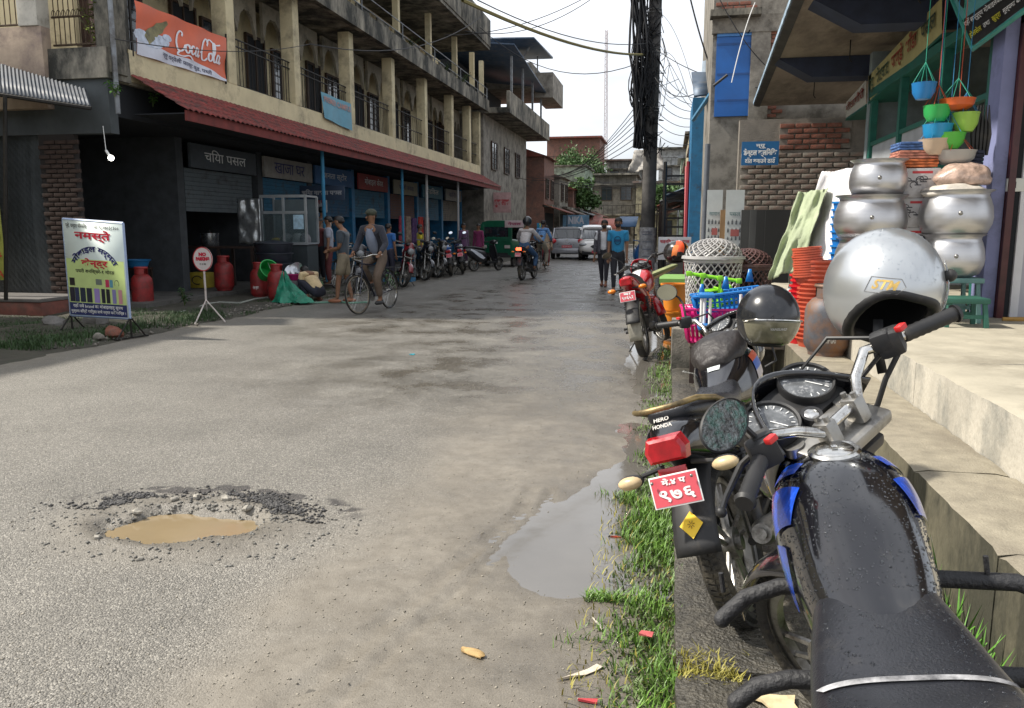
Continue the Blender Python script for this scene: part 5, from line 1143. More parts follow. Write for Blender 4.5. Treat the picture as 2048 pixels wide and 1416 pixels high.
# bottle print (plain tilted glass bottle)
bt = MB(); prof = [(-.5, .13), (-.2, .13), (0, .10), (.15, .12), (.3, .07), (.5, .04)]
def bq(s, t): # s along bottle, t across
    a = R(38); return bnp(.20+(s*math.cos(a)-t*math.sin(a)*1.2)*.26, .42-(s*math.sin(a)*1.35+t*math.cos(a)*1.6)*.55, .012)
bt.add([bq(s, w_) for s, w_ in prof]+[bq(s, -w_) for s, w_ in prof], [(i, i+1, 6+i+1, 6+i) for i in range(5)]); bt.build('bottle_print', mat('bottle_print', (.16, .14, .05), .4, var=.6, scale=9), cloth)
for (u, v_, w_) in ((.06, .62, .09), (.15, .66, .1), (.24, .6, .08), (.3, .5, .05)):
    mb = MB(); mb.add([bnp(u+w_*math.cos(a), v_+w_*1.4*math.sin(a), .011) for a in [2*PI*i/10 for i in range(10)]], [tuple(range(10))]); mb.build('ice_print', mat('ice_print', (.45, .5, .6), .3, var=.3, scale=10), cloth)
# flowing script: strokes with swelling width, letters C o c a - C o l a
def strokes(parent, fn, ox, oy, sc, defs, m, name='script_lettering', w0=.05, off=.014):
    mb = MB()
    for st in defs:
        pts = [Vector((x, y)) for x, y in st]; sm = []
        for i in range(len(pts)-1):
            p0, p1, p2, p3 = pts[max(0, i-1)], pts[i], pts[i+1], pts[min(len(pts)-1, i+2)]
            for k in range(5): t = k/5; sm.append(.5*((2*p1)+(p2-p0)*t+(2*p0-5*p1+4*p2-p3)*t*t+(3*p1-p0-3*p2+p3)*t**3))
        sm.append(pts[-1]); vs = []
        for i, p in enumerate(sm):
            d = sm[min(i+1, len(sm)-1)]-sm[max(i-1, 0)]; d.normalize(); wd = w0*(.35+.65*abs(d.y)*(1 if d.y < 0 else .8)); nrm = Vector((-d.y, d.x))*wd
            for s_ in (1, -1): q = p+nrm*s_; vs.append(fn(ox+q.x*sc[0], oy-q.y*sc[1], off))
        mb.add(vs, [(2*i, 2*i+1, 2*i+3, 2*i+2) for i in range(len(sm)-1)])
    return mb.build(name, m, parent, sharp=180)
Cc = [(.55, .78), (.62, .92), (.45, 1.0), (.2, .8), (.05, .4), (.12, .08), (.32, .0), (.55, .12), (.7, .35)]
def sh_(st, dx, k=1.): return [(x*k+dx, y*k) for x, y in st]
o_ = [(.25, .42), (.08, .35), (.02, .15), (.14, .0), (.3, .08), (.34, .28), (.25, .42), (.4, .36)]
c2_ = [(.3, .35), (.2, .43), (.06, .32), (.03, .12), (.14, .0), (.34, .12)]
a_ = [(.28, .36), (.14, .42), (.03, .22), (.06, .03), (.18, .02), (.28, .18), (.31, .4), (.28, .1), (.36, .0), (.46, .12)]
l_ = [(.0, .1), (.2, .5), (.25, .95), (.14, .95), (.08, .5), (.12, .04), (.24, .0), (.34, .1)]
C2 = [(.6, .75), (.7, .95), (.55, 1.08), (.25, .85), (.08, .4), (.15, .0), (.38, -.05), (.6, .1)]
lets = [Cc, sh_(o_, .68), sh_(c2_, 1.12), sh_(a_, 1.5), [(1.98, .28), (2.12, .30)], sh_(C2, 2.1), sh_(o_, 2.78), sh_(l_, 3.12), sh_(a_, 3.45), [(.3, .02), (.1, -.18), (.5, -.22), (1.0, -.12), (1.4, -.3)], [(2.7, .92), (3.0, 1.12), (3.4, .92), (3.8, 1.0)]]
M_bw = flat('banner_print_white', (.75, .74, .78), .5)
strokes(cloth, bnp, .40, .66, (.132, .42), lets, M_bw, w0=.075)
c = curved = None
def flat_text_on(parent, fn, s, m, u0, v0, u1, v1, hgt, bold=.0, shear=0., off=.016, name='lettering'):
    c = bpy.data.curves.new('t', 'FONT'); c.body = s; c.size = 1; c.align_x = 'LEFT'; c.align_y = 'CENTER'; c.offset = bold; c.shear = shear; c.resolution_u = 2
    o = bpy.data.objects.new('t', c); COL.objects.link(o); dg = bpy.context.evaluated_depsgraph_get(); me = bpy.data.meshes.new_from_object(o.evaluated_get(dg)); bpy.data.objects.remove(o); bpy.data.curves.remove(c)
    xs_ = [v.co.x for v in me.vertices]; x0, x1 = min(xs_), max(xs_); me.materials.clear(); me.materials.append(m)
    for v in me.vertices: k = (v.co.x-x0)/(x1-x0); v.co = fn(u0+(u1-u0)*k, v0+(v1-v0)*k-v.co.y*hgt, off)
    return reg(bpy.data.objects.new(name, me), parent)
flat_text_on(cloth, bnp, 'न्यू पर्वेली फास्ट फुड, पथरी', flat('ink_dark', (.03, .03, .08), .6), .24, .86, .80, .93, .11, bold=.01)
mb = MB(); mb.tube([bnp(-.02, -.1)-Vector((.03, 0, 0)), bnp(-.02, 1.05)-Vector((.03, 0, 0))], .025, 6); mb.tube([bnp(1.01, -.1)-Vector((.03, 0, 0)), bnp(1.01, 1.05)-Vector((.03, 0, 0))], .02, 6); mb.build('frame', M_iron, bn)
# light blue banner
q = [P(640, 183, X=-8.94), P(700, 208, X=-8.94), P(703, 262, X=-8.94), P(648, 236, X=-8.94)]
bl = thing('banner', 'small light blue school banner on the balcony railing', 'banner'); 
def b2p(u, v_, off=0.): p = (q[0]*(1-u)+q[1]*u)*(1-v_)+(q[3]*(1-u)+q[2]*u)*v_; return Vector((-8.92+off+.02*math.sin(u*9), p.y, p.z))
mb = MB(); mb.sheet(b2p, 12, 5); cb_ = mb.build('cloth', mat('banner_blue', (.12, .32, .42), .6), bl, sharp=180); flat_text_on(cb_, b2p, 'PREMIER CAMPUS', flat('banner_ink', (.45, .25, .22), .6), .05, .25, .95, .25, .3, bold=.02)
# ---------------- small corner house with mural parapet, awning
h0 = thing('corner_house', 'small house at the left edge with painted parapet above a metal awning', 'house')
mb = MB(); mb.bb(-16, -10.02, 11.75, 11.95, 3.4, 4.68, b=.01); par = mb.build('parapet', mat('mural_wall', (.40, .31, .23), .9, var=.25, scale=2, dirt=(.20, .15, .13), dscale=1.5, damt=.5, bump=.15, bscale=30), h0)
for (cx, r_, cc) in ((-10.85, .42, (.24, .22, .24)), (-10.85, .29, (.10, .095, .11)), (-11.6, .3, (.30, .27, .25))):
    mb = MB(); mb.add([(cx+r_*math.cos(R(a)), 11.745-.002*(r_ < .4), 3.62+r_*1.2*math.sin(R(a))) for a in range(0, 181, 15)], [tuple(range(13))]); mb.build('mural_arch', mat('mural_%d' % int(cc[0]*100), cc, .9, var=.2), par)
railing(h0, (-13, 11.85, 4.70), (-10.5, 11.85, 4.70), .9, 24, rings=True, rails=(.04, .5, 1.), m=MATS['rusty_iron'])
mb = MB(); mb.bb(-10.42, -10.05, 11.72, 12.0, 4.68, 6.8, b=.02); mb.build('pillar', mat('white_plaster', (.55, .52, .45), .85, var=.2, dirt=(.2, .18, .15)), h0)
mb = MB(); mb.bb(-16, -10.4, 13.4, 13.6, 4.0, 8); mb.build('wall', mat('pink_wall', (.30, .20, .17), .9), h0)
for x in (-12.9, -12.1, -11.3): window(h0, (x, 13.38, 4.9), (-1, 0, 0), (0, -1, 0), .75, 1.5, mat('red_frame', (.10, .02, .02), .5), M_pane, 2, 0)
mb = MB(); n_ = 60
a0, a1 = P(-60, 112, Y=11.7), P(172, 180, Y=11.7); c0, c1 = P(-60, 178, Y=10.5), P(182, 214, Y=10.9)
mb.add([tuple((p0.lerp(p1, k/n_))+Vector((0, 0, .02*(k % 2)))) for p0, p1 in ((a0, a1), (c0, c1)) for k in range(n_+1)], [(k, k+1, n_+2+k, n_+1+k) for k in range(n_)])
solid(mb.build('awning', mat('awning_dark', (.05, .06, .075), .6, .2, var=.3, scale=3, dirt=(.12, .12, .12), dscale=4, damt=.3), h0, sharp=20), .006)
mb = MB(); mb.tube([c0-Vector((0, 0, .02)), c1-Vector((0, 0, .02))], .03, 6); mb.tube([P(10, 190, Y=10.6), P(12, 600, Y=10.6)], .03, 6); mb.build('awning_frame', M_iron, h0)
mb = MB(); mb.bb(-16, -9.0, 11.9, 12.1, 3.0, 3.86); mb.bb(-16, -10.4, 11.98, 12.1, .1, 3.); mb.build('front_wall', mat('dark_plaster', (.07, .08, .085), .9, var=.3, scale=2), h0)
bkk = thing('brick_column', 'dark brick wall strip behind the mobile repair signboard', 'wall'); mb = MB(); mb.bb(-10.38, -9.72, 11.9, 12.02, .1, 3.); mb.build('mortar', mat('dark_mortar', (.035, .03, .028), .95), bkk)
bm_ = MB(); bm_.box((0, 0, 0), (.2, .05, .06), b=.004); bme = bm_.mesh('brick', mat('dark_brick', (.055, .035, .028), .9, var=.4, scale=6))
for r_ in range(36):
    for c_i in range(3): inst(bme, 'brick', bkk, (-10.27+.22*c_i+(.11 if r_ % 2 else 0)-.0, 11.89, .14+.078*r_))
pl_ = thing('plinth', 'low red edged plinth in front of the left shop', 'plinth'); mb = MB(); mb.bb(-15, P(120, 600, Y=11.3).x, 10.9, 11.95, -.05, .30, b=.015); mb.build('body', mat('red_plinth', (.17, .06, .045), .85, var=.3, scale=4, dirt=(.08, .05, .04)), pl_)
mb = MB(); mb.bb(-15, P(120, 600, Y=11.3).x+.01, 10.88, 11.9, .303, .36, b=.01); mb.build('top', mat('plinth_top', (.14, .13, .12), .8, var=.2), pl_)
yb = thing('shop_banner', 'tall yellow and white shop banner with red flower mark at the left edge', 'banner'); ya_ = 11.2
mb = MB(); e0 = P(14, 560, Y=ya_); mb.bb(e0.x-.9, e0.x, ya_-.03, ya_, e0.z, 2.9); ybo = mb.build('board', mat('banner_yellow', (.30, .32, .06), .6, var=.3, scale=2), yb)
for i, (s_, z, cc) in enumerate([('मोबाइल', 2.5, (.05, .1, .05)), ('न', 2.1, (.05, .05, .1)), ('पसल', 1.75, (.25, .02, .02)), ('MOBILE', 1.35, (.05, .05, .05)), ('VIVA', .72, (.5, .02, .02)), ('COLORS', .58, (.02, .02, .02))]):
    text(s_, flat('ybt%d' % i, cc, .6), ybo, .16, (e0.x-.20, ya_-.034, z), width=.36)
mb = MB()
for k in range(8): a = R(-80+160*k/7+90); mb.add([(e0.x-.14+.02*math.cos(a), ya_-.036, 1.0+.02*math.sin(a)), (e0.x-.14+.11*math.cos(a-.14), ya_-.036, 1.0+.11*math.sin(a-.14)), (e0.x-.14+.13*math.cos(a), ya_-.036, 1.0+.13*math.sin(a)), (e0.x-.14+.11*math.cos(a+.14), ya_-.036, 1.0+.11*math.sin(a+.14))], [(0, 1, 2, 3)])
mb.build('petal_mark', flat('petal_red', (.45, .03, .02), .6), ybo)
# ================================================================ street side furniture on the left
def signboard():
    bl_, br, tr, tl_ = P(145, 630, Z=0), P(264, 640, Z=0), None, None
    a = P(143, 660, Z=0.02); b = P(266, 672, Z=0.02)
    a = Vector((-8.25, 10.05, 0)); b = Vector((-7.32, 9.72, 0)); 
    a = P(146, 668, Z=0); b = P(264, 678, Z=0); t = thing('signboard', 'white and green mobile repair signboard on black iron legs at the left roadside', 'signboard')
    xd = (b-a).normalized(); zt = (P(147, 438, Y=a.y).z, P(266, 447, Y=b.y).z); zb = (P(145, 630, Y=a.y).z, P(263, 637, Y=b.y).z)
    def fn(u, v_, off=0.):
        p = a.lerp(b, u); z = (zt[0]*(1-u)+zt[1]*u)*(1-v_)+(zb[0]*(1-u)+zb[1]*u)*v_; return Vector((p.x, p.y, z))+Vector((xd.y, -xd.x, 0))*off
    mb = MB(); mb.sheet(lambda u, v_: fn(u, v_, 0), 2, 2); bd = solid(mb.build('board', mat('board_white', (.62, .70, .66), .5, var=.04), t), .02)
    fr = MB()
    for pq in (((0, 0), (1, 0)), ((1, 0), (1, 1)), ((1, 1), (0, 1)), ((0, 1), (0, 0))): fr.tube([fn(*pq[0], .005), fn(*pq[1], .005)], .02, 4)
    fr.build('frame', mat('frame_blue', (.30, .38, .55), .5), t)
    def area(u0, u1, v0, v1, m, nm, off=.022, n=1): mb = MB(); mb.add([fn(u0, v0, off), fn(u1, v0, off), fn(u1, v1, off), fn(u0, v1, off)], [(0, 1, 2, 3)]); return mb.build(nm, m, bd)
    area(.02, .98, .40, .86, mat('board_green', (.50, .62, .24), .5, var=.08), 'green_print'); area(.02, .98, .86, .99, mat('board_navy', (.02, .03, .12), .5), 'navy_strip')
    red = flat('sign_red', (.50, .01, .04), .5); navy = flat('sign_navy', (.015, .02, .13), .5); blk = flat('sign_black', (.01, .01, .012), .5)
    f2 = lambda u, v_, off: fn(u, v_, off+.01)
    flat_text_on(bd, f2, 'प्रो. चन्दन चौरसिया', blk, .06, .06, .42, .06, .055, bold=.01); flat_text_on(bd, f2, 'मो. ९८०७०३८३००', blk, .54, .06, .94, .06, .055, bold=.01)
    flat_text_on(bd, f2, 'नमस्ते', red, .20, .155, .80, .155, .10, bold=.035)
    flat_text_on(bd, lambda u, v_, off: f2(.5+(.31-(v_-.5))*math.sin(2.1*(u-.5))*1.32, .60-(.31-(v_-.5))*math.cos(2.1*(u-.5)), off), 'मोबाइल मर्मत', navy, .0, .5, 1., .5, .085, bold=.03)
    flat_text_on(bd, f2, 'केन्द्र', red, .28, .44, .72, .44, .085, bold=.035)
    flat_text_on(bd, f2, 'पथरी शनिश्चरे-१ मोरङ', blk, .17, .525, .82, .525, .05, bold=.012)
    flat_text_on(bd, f2, 'यहाँ सबै brand का मोबाइलहरु सुपथ', M_wtxt, .08, .895, .92, .895, .045, bold=.01); flat_text_on(bd, f2, 'मूल्यमा बिक्री गरिनुका साथै मर्मत पनि गरिन्छ ।', M_wtxt, .04, .95, .96, .95, .042, bold=.01)
    for i, (u, w_, cc) in enumerate([(.04, .085, (.01, .01, .03)), (.13, .07, (.02, .03, .09)), (.22, .09, (.01, .02, .05)), (.33, .09, (.01, .015, .04)), (.46, .09, (.30, .22, .5)), (.58, .06, (.01, .01, .03)), (.66, .06, (.01, .01, .02)), (.76, .06, (.22, .20, .42)), (.86, .06, (.55, .25, .28))]):
        area(u, u+w_, .70, .85, flat('phone%d' % i, cc, .4), 'phone_print', .025)
    area(.05, .14, .60, .68, blk, 'bag_print', .025)
    mb = MB(); mb.tube([f2(.2, .62, .004), f2(.26, .60, .004), f2(.3, .64, .004), f2(.24, .67, .004), f2(.34, .67, .004)], .008, 4); mb.tube([f2(.37, .60, .004), f2(.37, .67, .004)], .008, 4); mb.tube([f2(.42, .60, .004), f2(.42, .67, .004)], .008, 4)
    mb.tube([f2(.84+.035*math.cos(R(a2)), .64-.04*math.sin(R(a2)), .004) for a2 in range(-30, 211, 20)], .010, 5); mb.build('cable_print', blk, bd)
    area(.50, .60, .60, .66, flat('chip_print', (.15, .18, .15), .5), 'battery_print', .025); area(.66, .72, .60, .68, flat('ph_r', (.5, .03, .1), .5), 'phone_print', .025); area(.73, .78, .60, .68, flat('ph_b', (.1, .3, .4), .5), 'phone_print', .025)
    for p, d in ((a, 1), (b, -1)):
        lg = MB(); nrm = Vector((xd.y, -xd.x, 0)); top = Vector((p.x, p.y, zb[0 if d > 0 else 1])); 
        for s_ in (-1, 1): lg.tube([top+Vector((0, 0, .02)), Vector((p.x, p.y, .02))+nrm*s_*.22], .011, 5)
        lg.tube([top, Vector((p.x, p.y, .02))], .014, 5); lg.tube([Vector((p.x, p.y, .02))-nrm*.26, Vector((p.x, p.y, .02))+nrm*.26], .014, 5); lg.build('leg', M_iron, t)
    return t
signboard()
npq = P(415, 628, Z=0.02); base = Vector((npq.x, npq.y, .02)); t = thing('no_parking_sign', 'round white no parking sign with red rim on a white tripod pole', 'sign')
sc_ = npq.y
zc = P(406, 518, Y=sc_).z; xc = P(406, 518, Y=sc_).x; rr = abs(P(426, 518, Y=sc_).x-P(388, 518, Y=sc_).x)/2*1.02
mb = MB(); TT = Matrix.Translation((xc, sc_, zc)) @ Matrix.Rotation(R(90), 4, 'X') @ Matrix.Diagonal((1, 1.12, 1, 1))
mb.lathe([(.0005, .0), (rr, .0), (rr, .012), (.0005, .012)], 32, TT); disc = mb.build('disc', mat('sign_face', (.62, .56, .54), .5, var=.08), t)
mb = MB(); mb.lathe([(rr*.93, .0135), (rr*1.01, .0135)], 32, TT); mb.build('red_rim', flat('rim_red', (.45, .02, .03), .5), disc)
for s_, dz, w_ in (('NO', .075, .14), ('PARKING', .0, .25)): text(s_, MATS['sign_red'], disc, .1, (xc, sc_-.016, zc+dz), width=w_, height=.066, bold=.008)
text('टा इ फा', MATS['sign_black'], disc, .05, (xc, sc_-.016, zc-.085), width=.12, height=.03)
j0 = Vector((P(412, 600, Y=sc_).x, sc_, P(412, 600, Y=sc_).z)); top = Vector((xc, sc_+.01, zc-rr*1.05)); M_wp = mat('white_pole', (.58, .52, .48), .6, var=.15, dirt=(.25, .12, .08), dscale=8, damt=.3)
mb = MB(); mb.tube([j0, top], .018, 8); mb.tube([Vector((xc, sc_+.012, zc-rr)), Vector((xc, sc_+.012, zc))], .012, 6); mb.build('pole', M_wp, t)
for px_, py_, dy in ((390, 648, 0), (450, 643, 0), (414, 625, .25)):
    g_ = P(px_, py_, Z=.03); mb = MB(); mb.tube([j0, g_], .012, 6); mb.build('leg', M_wp, t)
# gas cylinders
def gas_cylinder(label, loc, r=.16, h=.56, m=None, group=None, txt=None, tcol=None):
    t = thing('gas_cylinder', label, 'gas cylinder', loc, 0, group)
    mb = MB(); mb.lathe([(.0005, .03), (r*.8, .03), (r*.97, .075), (r, .12), (r, h*.72), (r*.93, h*.83), (r*.7, h*.93), (r*.3, h*.985), (.0005, h*.99)], 28); mb.build('body', m, t)
    mb = MB(); mb.lathe([(r*.78, 0), (r*.80, .04), (r*.74, .04), (r*.72, 0), (r*.78, 0)], 28); mb.build('foot_ring', m, t)
    mb = MB(); mb.lathe([(r*.62, h*.95), (r*.60, h*1.15), (r*.57, h*1.15), (r*.59, h*.95)], 20, None, R(20), R(150)); mb.lathe([(r*.62, h*.95), (r*.60, h*1.15), (r*.57, h*1.15), (r*.59, h*.95)], 20, None, R(200), R(330)); mb.lathe([(r*.64, h*1.12), (r*.66, h*1.14), (r*.62, h*1.17), (r*.58, h*1.15)], 24); mb.build('collar', m, t)
    mb = MB(); mb.cyl((0, 0, h*.97), (0, 0, h*1.08), .018, None, 10); mb.cyl((-.03, 0, h*1.04), (.03, 0, h*1.04), .01, None, 8); mb.build('valve', M_alu, t)
    if txt:
        for s2, z, hh, w_ in txt:
            curved_text(s2, tcol or M_wtxt, t, 270, z, w_, (lambda a, zz, r=r: Vector(((r+.0015)*math.cos(R(a)), (r+.0015)*math.sin(R(a)), h*.42+zz*.0085))), bold=.03)
    return t
M_gred = mat('cylinder_red', (.26, .02, .02), .5, var=.3, scale=8, dirt=(.10, .03, .025), dscale=6, damt=.45)
for i, (px_, py_, z, lab) in enumerate([(287, 612, .05, 'red gas cylinder half behind the mobile repair signboard'), (449, 566, .17, 'red gas cylinder in the shade behind the no parking sign'), (521, 600, .05, 'red gas cylinder with white print under the green bucket'), (556, 606, .04, 'dusty red gas cylinder between the printed cylinder and the green tarpaulin')]):
    q = P(px_, py_, Z=z); y_ = min(q.y, 16.5)
    q = P(px_, py_, Y=(12.9, 15.4, 15.2, 14.7)[i]); q.z = z
    gas_cylinder(lab, tuple(q), .185 if i != 1 else .2, .62, M_gred, None, [('नेपाल ग्यास', -6, .1, 9)] if i == 2 else None)
# tea stall things
def bucket(label, loc, r, h, m, name='bucket', rot=None, open_=True, cat='bucket', handle=True, group=None, ribs=0):
    t = thing(name, label, cat, loc, 0, group)
    if rot: t.rotation_euler = [R(a) for a in rot]
    mb = MB(); pr = [(.0005, .002), (r*.74, .002)]+[(r*(.74+.26*k/10)+(.003 if ribs and k % 2 else 0), h*k/10) for k in range(1, 11)]+[(r*1.06, h), (r*1.06, h-.02), (r*1.07, h+.004), (r*.97, h+.004), (r*.72, .012), (.0005, .012)]
    mb.lathe(pr, 28); mb.build('body', m, t)
    if handle: hb_ = MB(); hb_.tube(arc((0, 0, h), r*1.03, 0, 180, 16)[0:] and [(r*1.03*math.cos(R(a)), .0+r*.9*math.sin(R(a))*.55, h-r*.75*math.sin(R(a))) for a in range(0, 181, 12)], .004, 5); hb_.build('handle', M_wtxt, t)
    return t
q = P(528, 548, Y=14.9); bucket('bright green plastic bucket lying tipped on the gas cylinder', (q.x, q.y, q.z-.02), .19, .30, flat('green_plastic', (.01, .33, .06), .35), rot=(10, 62, -25))
q = P(350, 565, Y=16); bucket('wide red plastic tub on the shop floor', (q.x, q.y, .17), .36, .22, flat('red_tub', (.32, .02, .02), .4), 'tub', cat='tub', handle=False)
q = P(276, 535, Y=14.5); bucket('blue plastic basin behind the mobile repair signboard', (q.x, q.y, q.z), .24, .16, flat('blue_tub', (.02, .16, .36), .4), 'basin', cat='basin', handle=False)
stl = thing('stool', 'dark stool under the blue basin behind the signboard', 'stool', (q.x, q.y, .16)); mb = MB(); hh = q.z-.16; mb.bb(-.2, .2, -.2, .2, hh-.04, hh-.002); mb.build('seat', M_door, stl)
for sx in (-.17, .17):
    for sy in (-.17, .17): mb = MB(); mb.bb(sx-.02, sx+.02, sy-.02, sy+.02, 0, hh-.04); mb.build('leg', M_door, stl)
q = P(404, 560, Y=16); tn_ = thing('oil_tin', 'yellow printed oil tin on the shop floor behind the no parking sign', 'tin', (q.x, q.y, .17)); mb = MB(); mb.bb(-.21, .21, -.15, .15, 0, .34, b=.015); bo = mb.build('body', mat('tin_yellow', (.38, .29, .04), .45, var=.25, scale=7), tn_)
mb = MB(); mb.tube([(.12*math.cos(R(a))-.02, -.155, .17+.09*math.sin(R(a))) for a in range(20, 320, 20)], .012, 5); mb.build('print', flat('tin_print', (.03, .03, .02), .5), bo)
q = P(606, 515, Y=15.6); dr = thing('water_tank', 'stack of black ribbed tubs beside the glass food cabinet', 'tub', (P(552, 590, Y=15.7).x, 15.7, .1)); mb = MB(); pr = [(.0005, 0), (.30, 0)]
for k in range(5): z = .15+.21*k; pr += [(.30+.015*k, z-.13), (.33+.015*k, z+.04), (.35+.015*k, z+.05), (.35+.015*k, z+.07), (.31+.015*k, z+.075)]
pr += [(.0005, 1.12)]; mb.lathe(pr, 28); mb.build('body', mat('black_tub', (.018, .022, .032), .45, var=.3), dr)
q = P(592, 560, Y=15.2); bucket('magenta plastic basin below the cabinet with dishes in it', (q.x, q.y, .42), .26, .13, flat('pink_tub', (.45, .02, .16), .4), 'basin', cat='basin', handle=False)
mb = MB(); mb.bb(q.x-.3, q.x+.3, q.y-.25, q.y+.25, .1, .418, b=.01); mb.build('block', M_plast, None, 'grey concrete block carrying the magenta basin', 'block')
bowl = MB(); bowl.lathe([(.0005, .0), (.08, .005), (.13, .05), (.135, .055), (.125, .05), (.07, .012), (.0005, .01)], 20)
bme = bowl.mesh('bowl', flat('steel_bowl', (.55, .57, .6), .25, metal=.6))
for i, (dx, dz, rx_, lab) in enumerate([(-.08, .17, 60, 'white bowl leaning in the magenta basin'), (.06, .22, 75, 'upright shiny bowl in the magenta basin'), (.12, .15, 20, 'small tilted bowl at the right of the magenta basin')]):
    o = bpy.data.objects.new('bowl', bme); o.location = (q.x+dx, q.y-.03*i, .42+dz); o.rotation_euler = (R(rx_), R(10*i), 0); reg(o, None, lab, 'bowl')
mb = MB(); q2 = P(590, 600, Y=14.9); mb.bb(q2.x-.12, q2.x+.12, q2.y-.1, q2.y+.1, .03, .42, b=.008); mb.build('oil_can', mat('old_tin', (.16, .16, .17), .5, .5, var=.4, scale=8), None, 'grey metal can behind the green tarpaulin', 'can')
# glass food cabinet
x0_, x1_ = P(525, 460, Y=16.4).x, P(613, 460, Y=16.4).x; fc = thing('food_cabinet', 'aluminium framed glass food cabinet on dark legs at the tea stall', 'cabinet'); zt_, zb_ = P(560, 425, Y=16.4).z, P(560, 487, Y=16.4).z; M_al = mat('aluminium', (.42, .45, .47), .4, .7)
mb = MB()
for x in (x0_, (x0_+x1_)/2, x1_): mb.bb(x-.022, x+.022, 16.37, 16.42, zb_, zt_+.35)
for z in (zb_, zt_, zt_+.35): mb.bb(x0_-.025, x1_+.025, 16.365, 16.425, z-.03, z+.03)
for x in (x0_, x1_): mb.bb(x-.02, x+.02, 16.95, 17.0, zb_, zt_+.35); mb.bb(x-.02, x+.02, 16.42, 16.96, zb_-.02, zb_+.02); mb.bb(x-.02, x+.02, 16.42, 16.96, zt_+.33, zt_+.37)
fo_ = mb.build('frame', M_al, fc)
for a, b in ((x0_+.022, (x0_+x1_)/2-.022), ((x0_+x1_)/2+.022, x1_-.022)):
    mb = MB(); mb.bb(a, b, 16.39, 16.396, zb_+.03, zt_-.03); mb.build('pane', mat('cabinet_glass', (.5, .6, .62), .05, trans=.92, var=.03), fo_)
mb = MB(); mb.bb(x0_, x1_, 16.96, 17.0, zb_, zt_+.3); mb.bb(x0_, x1_, 16.45, 16.95, zb_-.01, zb_+.015); mb.build('back_panel', mat('cabinet_back', (.10, .13, .14), .6), fc)
mb = MB(); mb.bb(x0_, x1_, 16.4, 16.95, .15, zb_-.035); mb.build('base', mat('cabinet_base', (.03, .04, .045), .7), fc)
mb = MB(); mb.bb(x1_-.28, x1_-.04, 16.355, 16.36, zt_-.36, zt_-.05); mb.build('sticker', mat('pale_sticker', (.35, .5, .6), .5, var=.3, scale=12), fc)
for i, (dx, cc, rr2) in enumerate([(.18, (.45, .30, .04), .13), (.42, (.2, .2, .2), .16), (.68, (.28, .28, .27), .15), (.86, (.15, .15, .16), .13)]):
    mb = MB(); mb.ell((x0_+dx, 16.7, zb_+.06), (rr2, .14, .07+.10*(i > 0)), 14, 8); mb.build('food_heap', mat('food%d' % i, cc, .7, var=.3, scale=20), None, ['yellow food piled on a tray inside the glass cabinet', 'grey covered pot inside the glass cabinet, left pane', 'steel pot inside the cabinet beside the middle post', 'dark pot at the right end inside the cabinet'][i], 'food' if i == 0 else 'pot')
mb = MB(); q = P(490, 440, Y=16.2); x0_, x1_ = P(476, 450, Y=16.2).x, P(521, 450, Y=16.2).x; z0_, z1_ = P(500, 487, Y=16.2).z, P(500, 425, Y=16.2).z+.3
mb.sheet(lambda u, v_: (x0_+(x1_-x0_)*u, 16.2+.04*mnoise.noise(Vector((u*4, v_*5, 1))), z0_+(z1_-z0_)*v_+.02*math.sin(u*9)*(1-v_)), 16, 16); o = solid(mb.build('metal_sheet', mat('crumpled_foil', (.42, .44, .45), .3, .8, var=.35, scale=5, bump=.8, bscale=7, dirt=(.15, .15, .15), dscale=5, damt=.4), None, 'crumpled shiny metal wind shield beside the stove', 'metal sheet', sharp=180), .004)
tb = thing('stall_table', 'dark wooden cooking table at the tea stall', 'table'); x0_, x1_ = P(380, 500, Y=16.5).x, P(520, 500, Y=16.5).x; zt_ = P(450, 492, Y=16.5).z
mb = MB(); mb.bb(x0_, x1_, 16.2, 16.9, zt_-.05, zt_); mb.build('tabletop', M_door, tb)
for x in (x0_+.05, (x0_+x1_)/2, x1_-.05):
    for y in (16.25, 16.85): mb = MB(); mb.bb(x-.03, x+.03, y-.03, y+.03, .16, zt_-.05); mb.build('leg', M_door, tb)
kt = thing('cooking_pot', 'large steel pot with lid on the stall table', 'pot', (P(418, 450, Y=16.5).x, 16.5, zt_)); mb = MB(); mb.lathe([(.0005, 0), (.17, .0), (.20, .06), (.2, .26), (.215, .27), (.215, .285), (.1, .31), (.0005, .32)], 24); mb.build('body', mat('steel_pot', (.3, .31, .32), .25, .9, var=.2), kt); mb = MB(); mb.ell((0, 0, .335), .022, 8, 6); mb.build('knob', M_blackm, kt)
bulb = thing('bulb', 'small lit bulb hanging under the metal awning', 'lamp', tuple(P(222, 316, Y=11.6))); mb = MB(); mb.ell((0, 0, 0), .045, 12, 8); mb.build('globe', mat('bulb_glow', (1, .95, .85), .4, var=0, emit=9), bulb); mb = MB(); mb.cyl((-.02, 0, .03), (-.08, 0, .12), .02, None, 8); mb.tube([(-.08, 0, .12), (-.1, 0, .5)], .006, 4); mb.build('holder', M_wtxt, bulb)
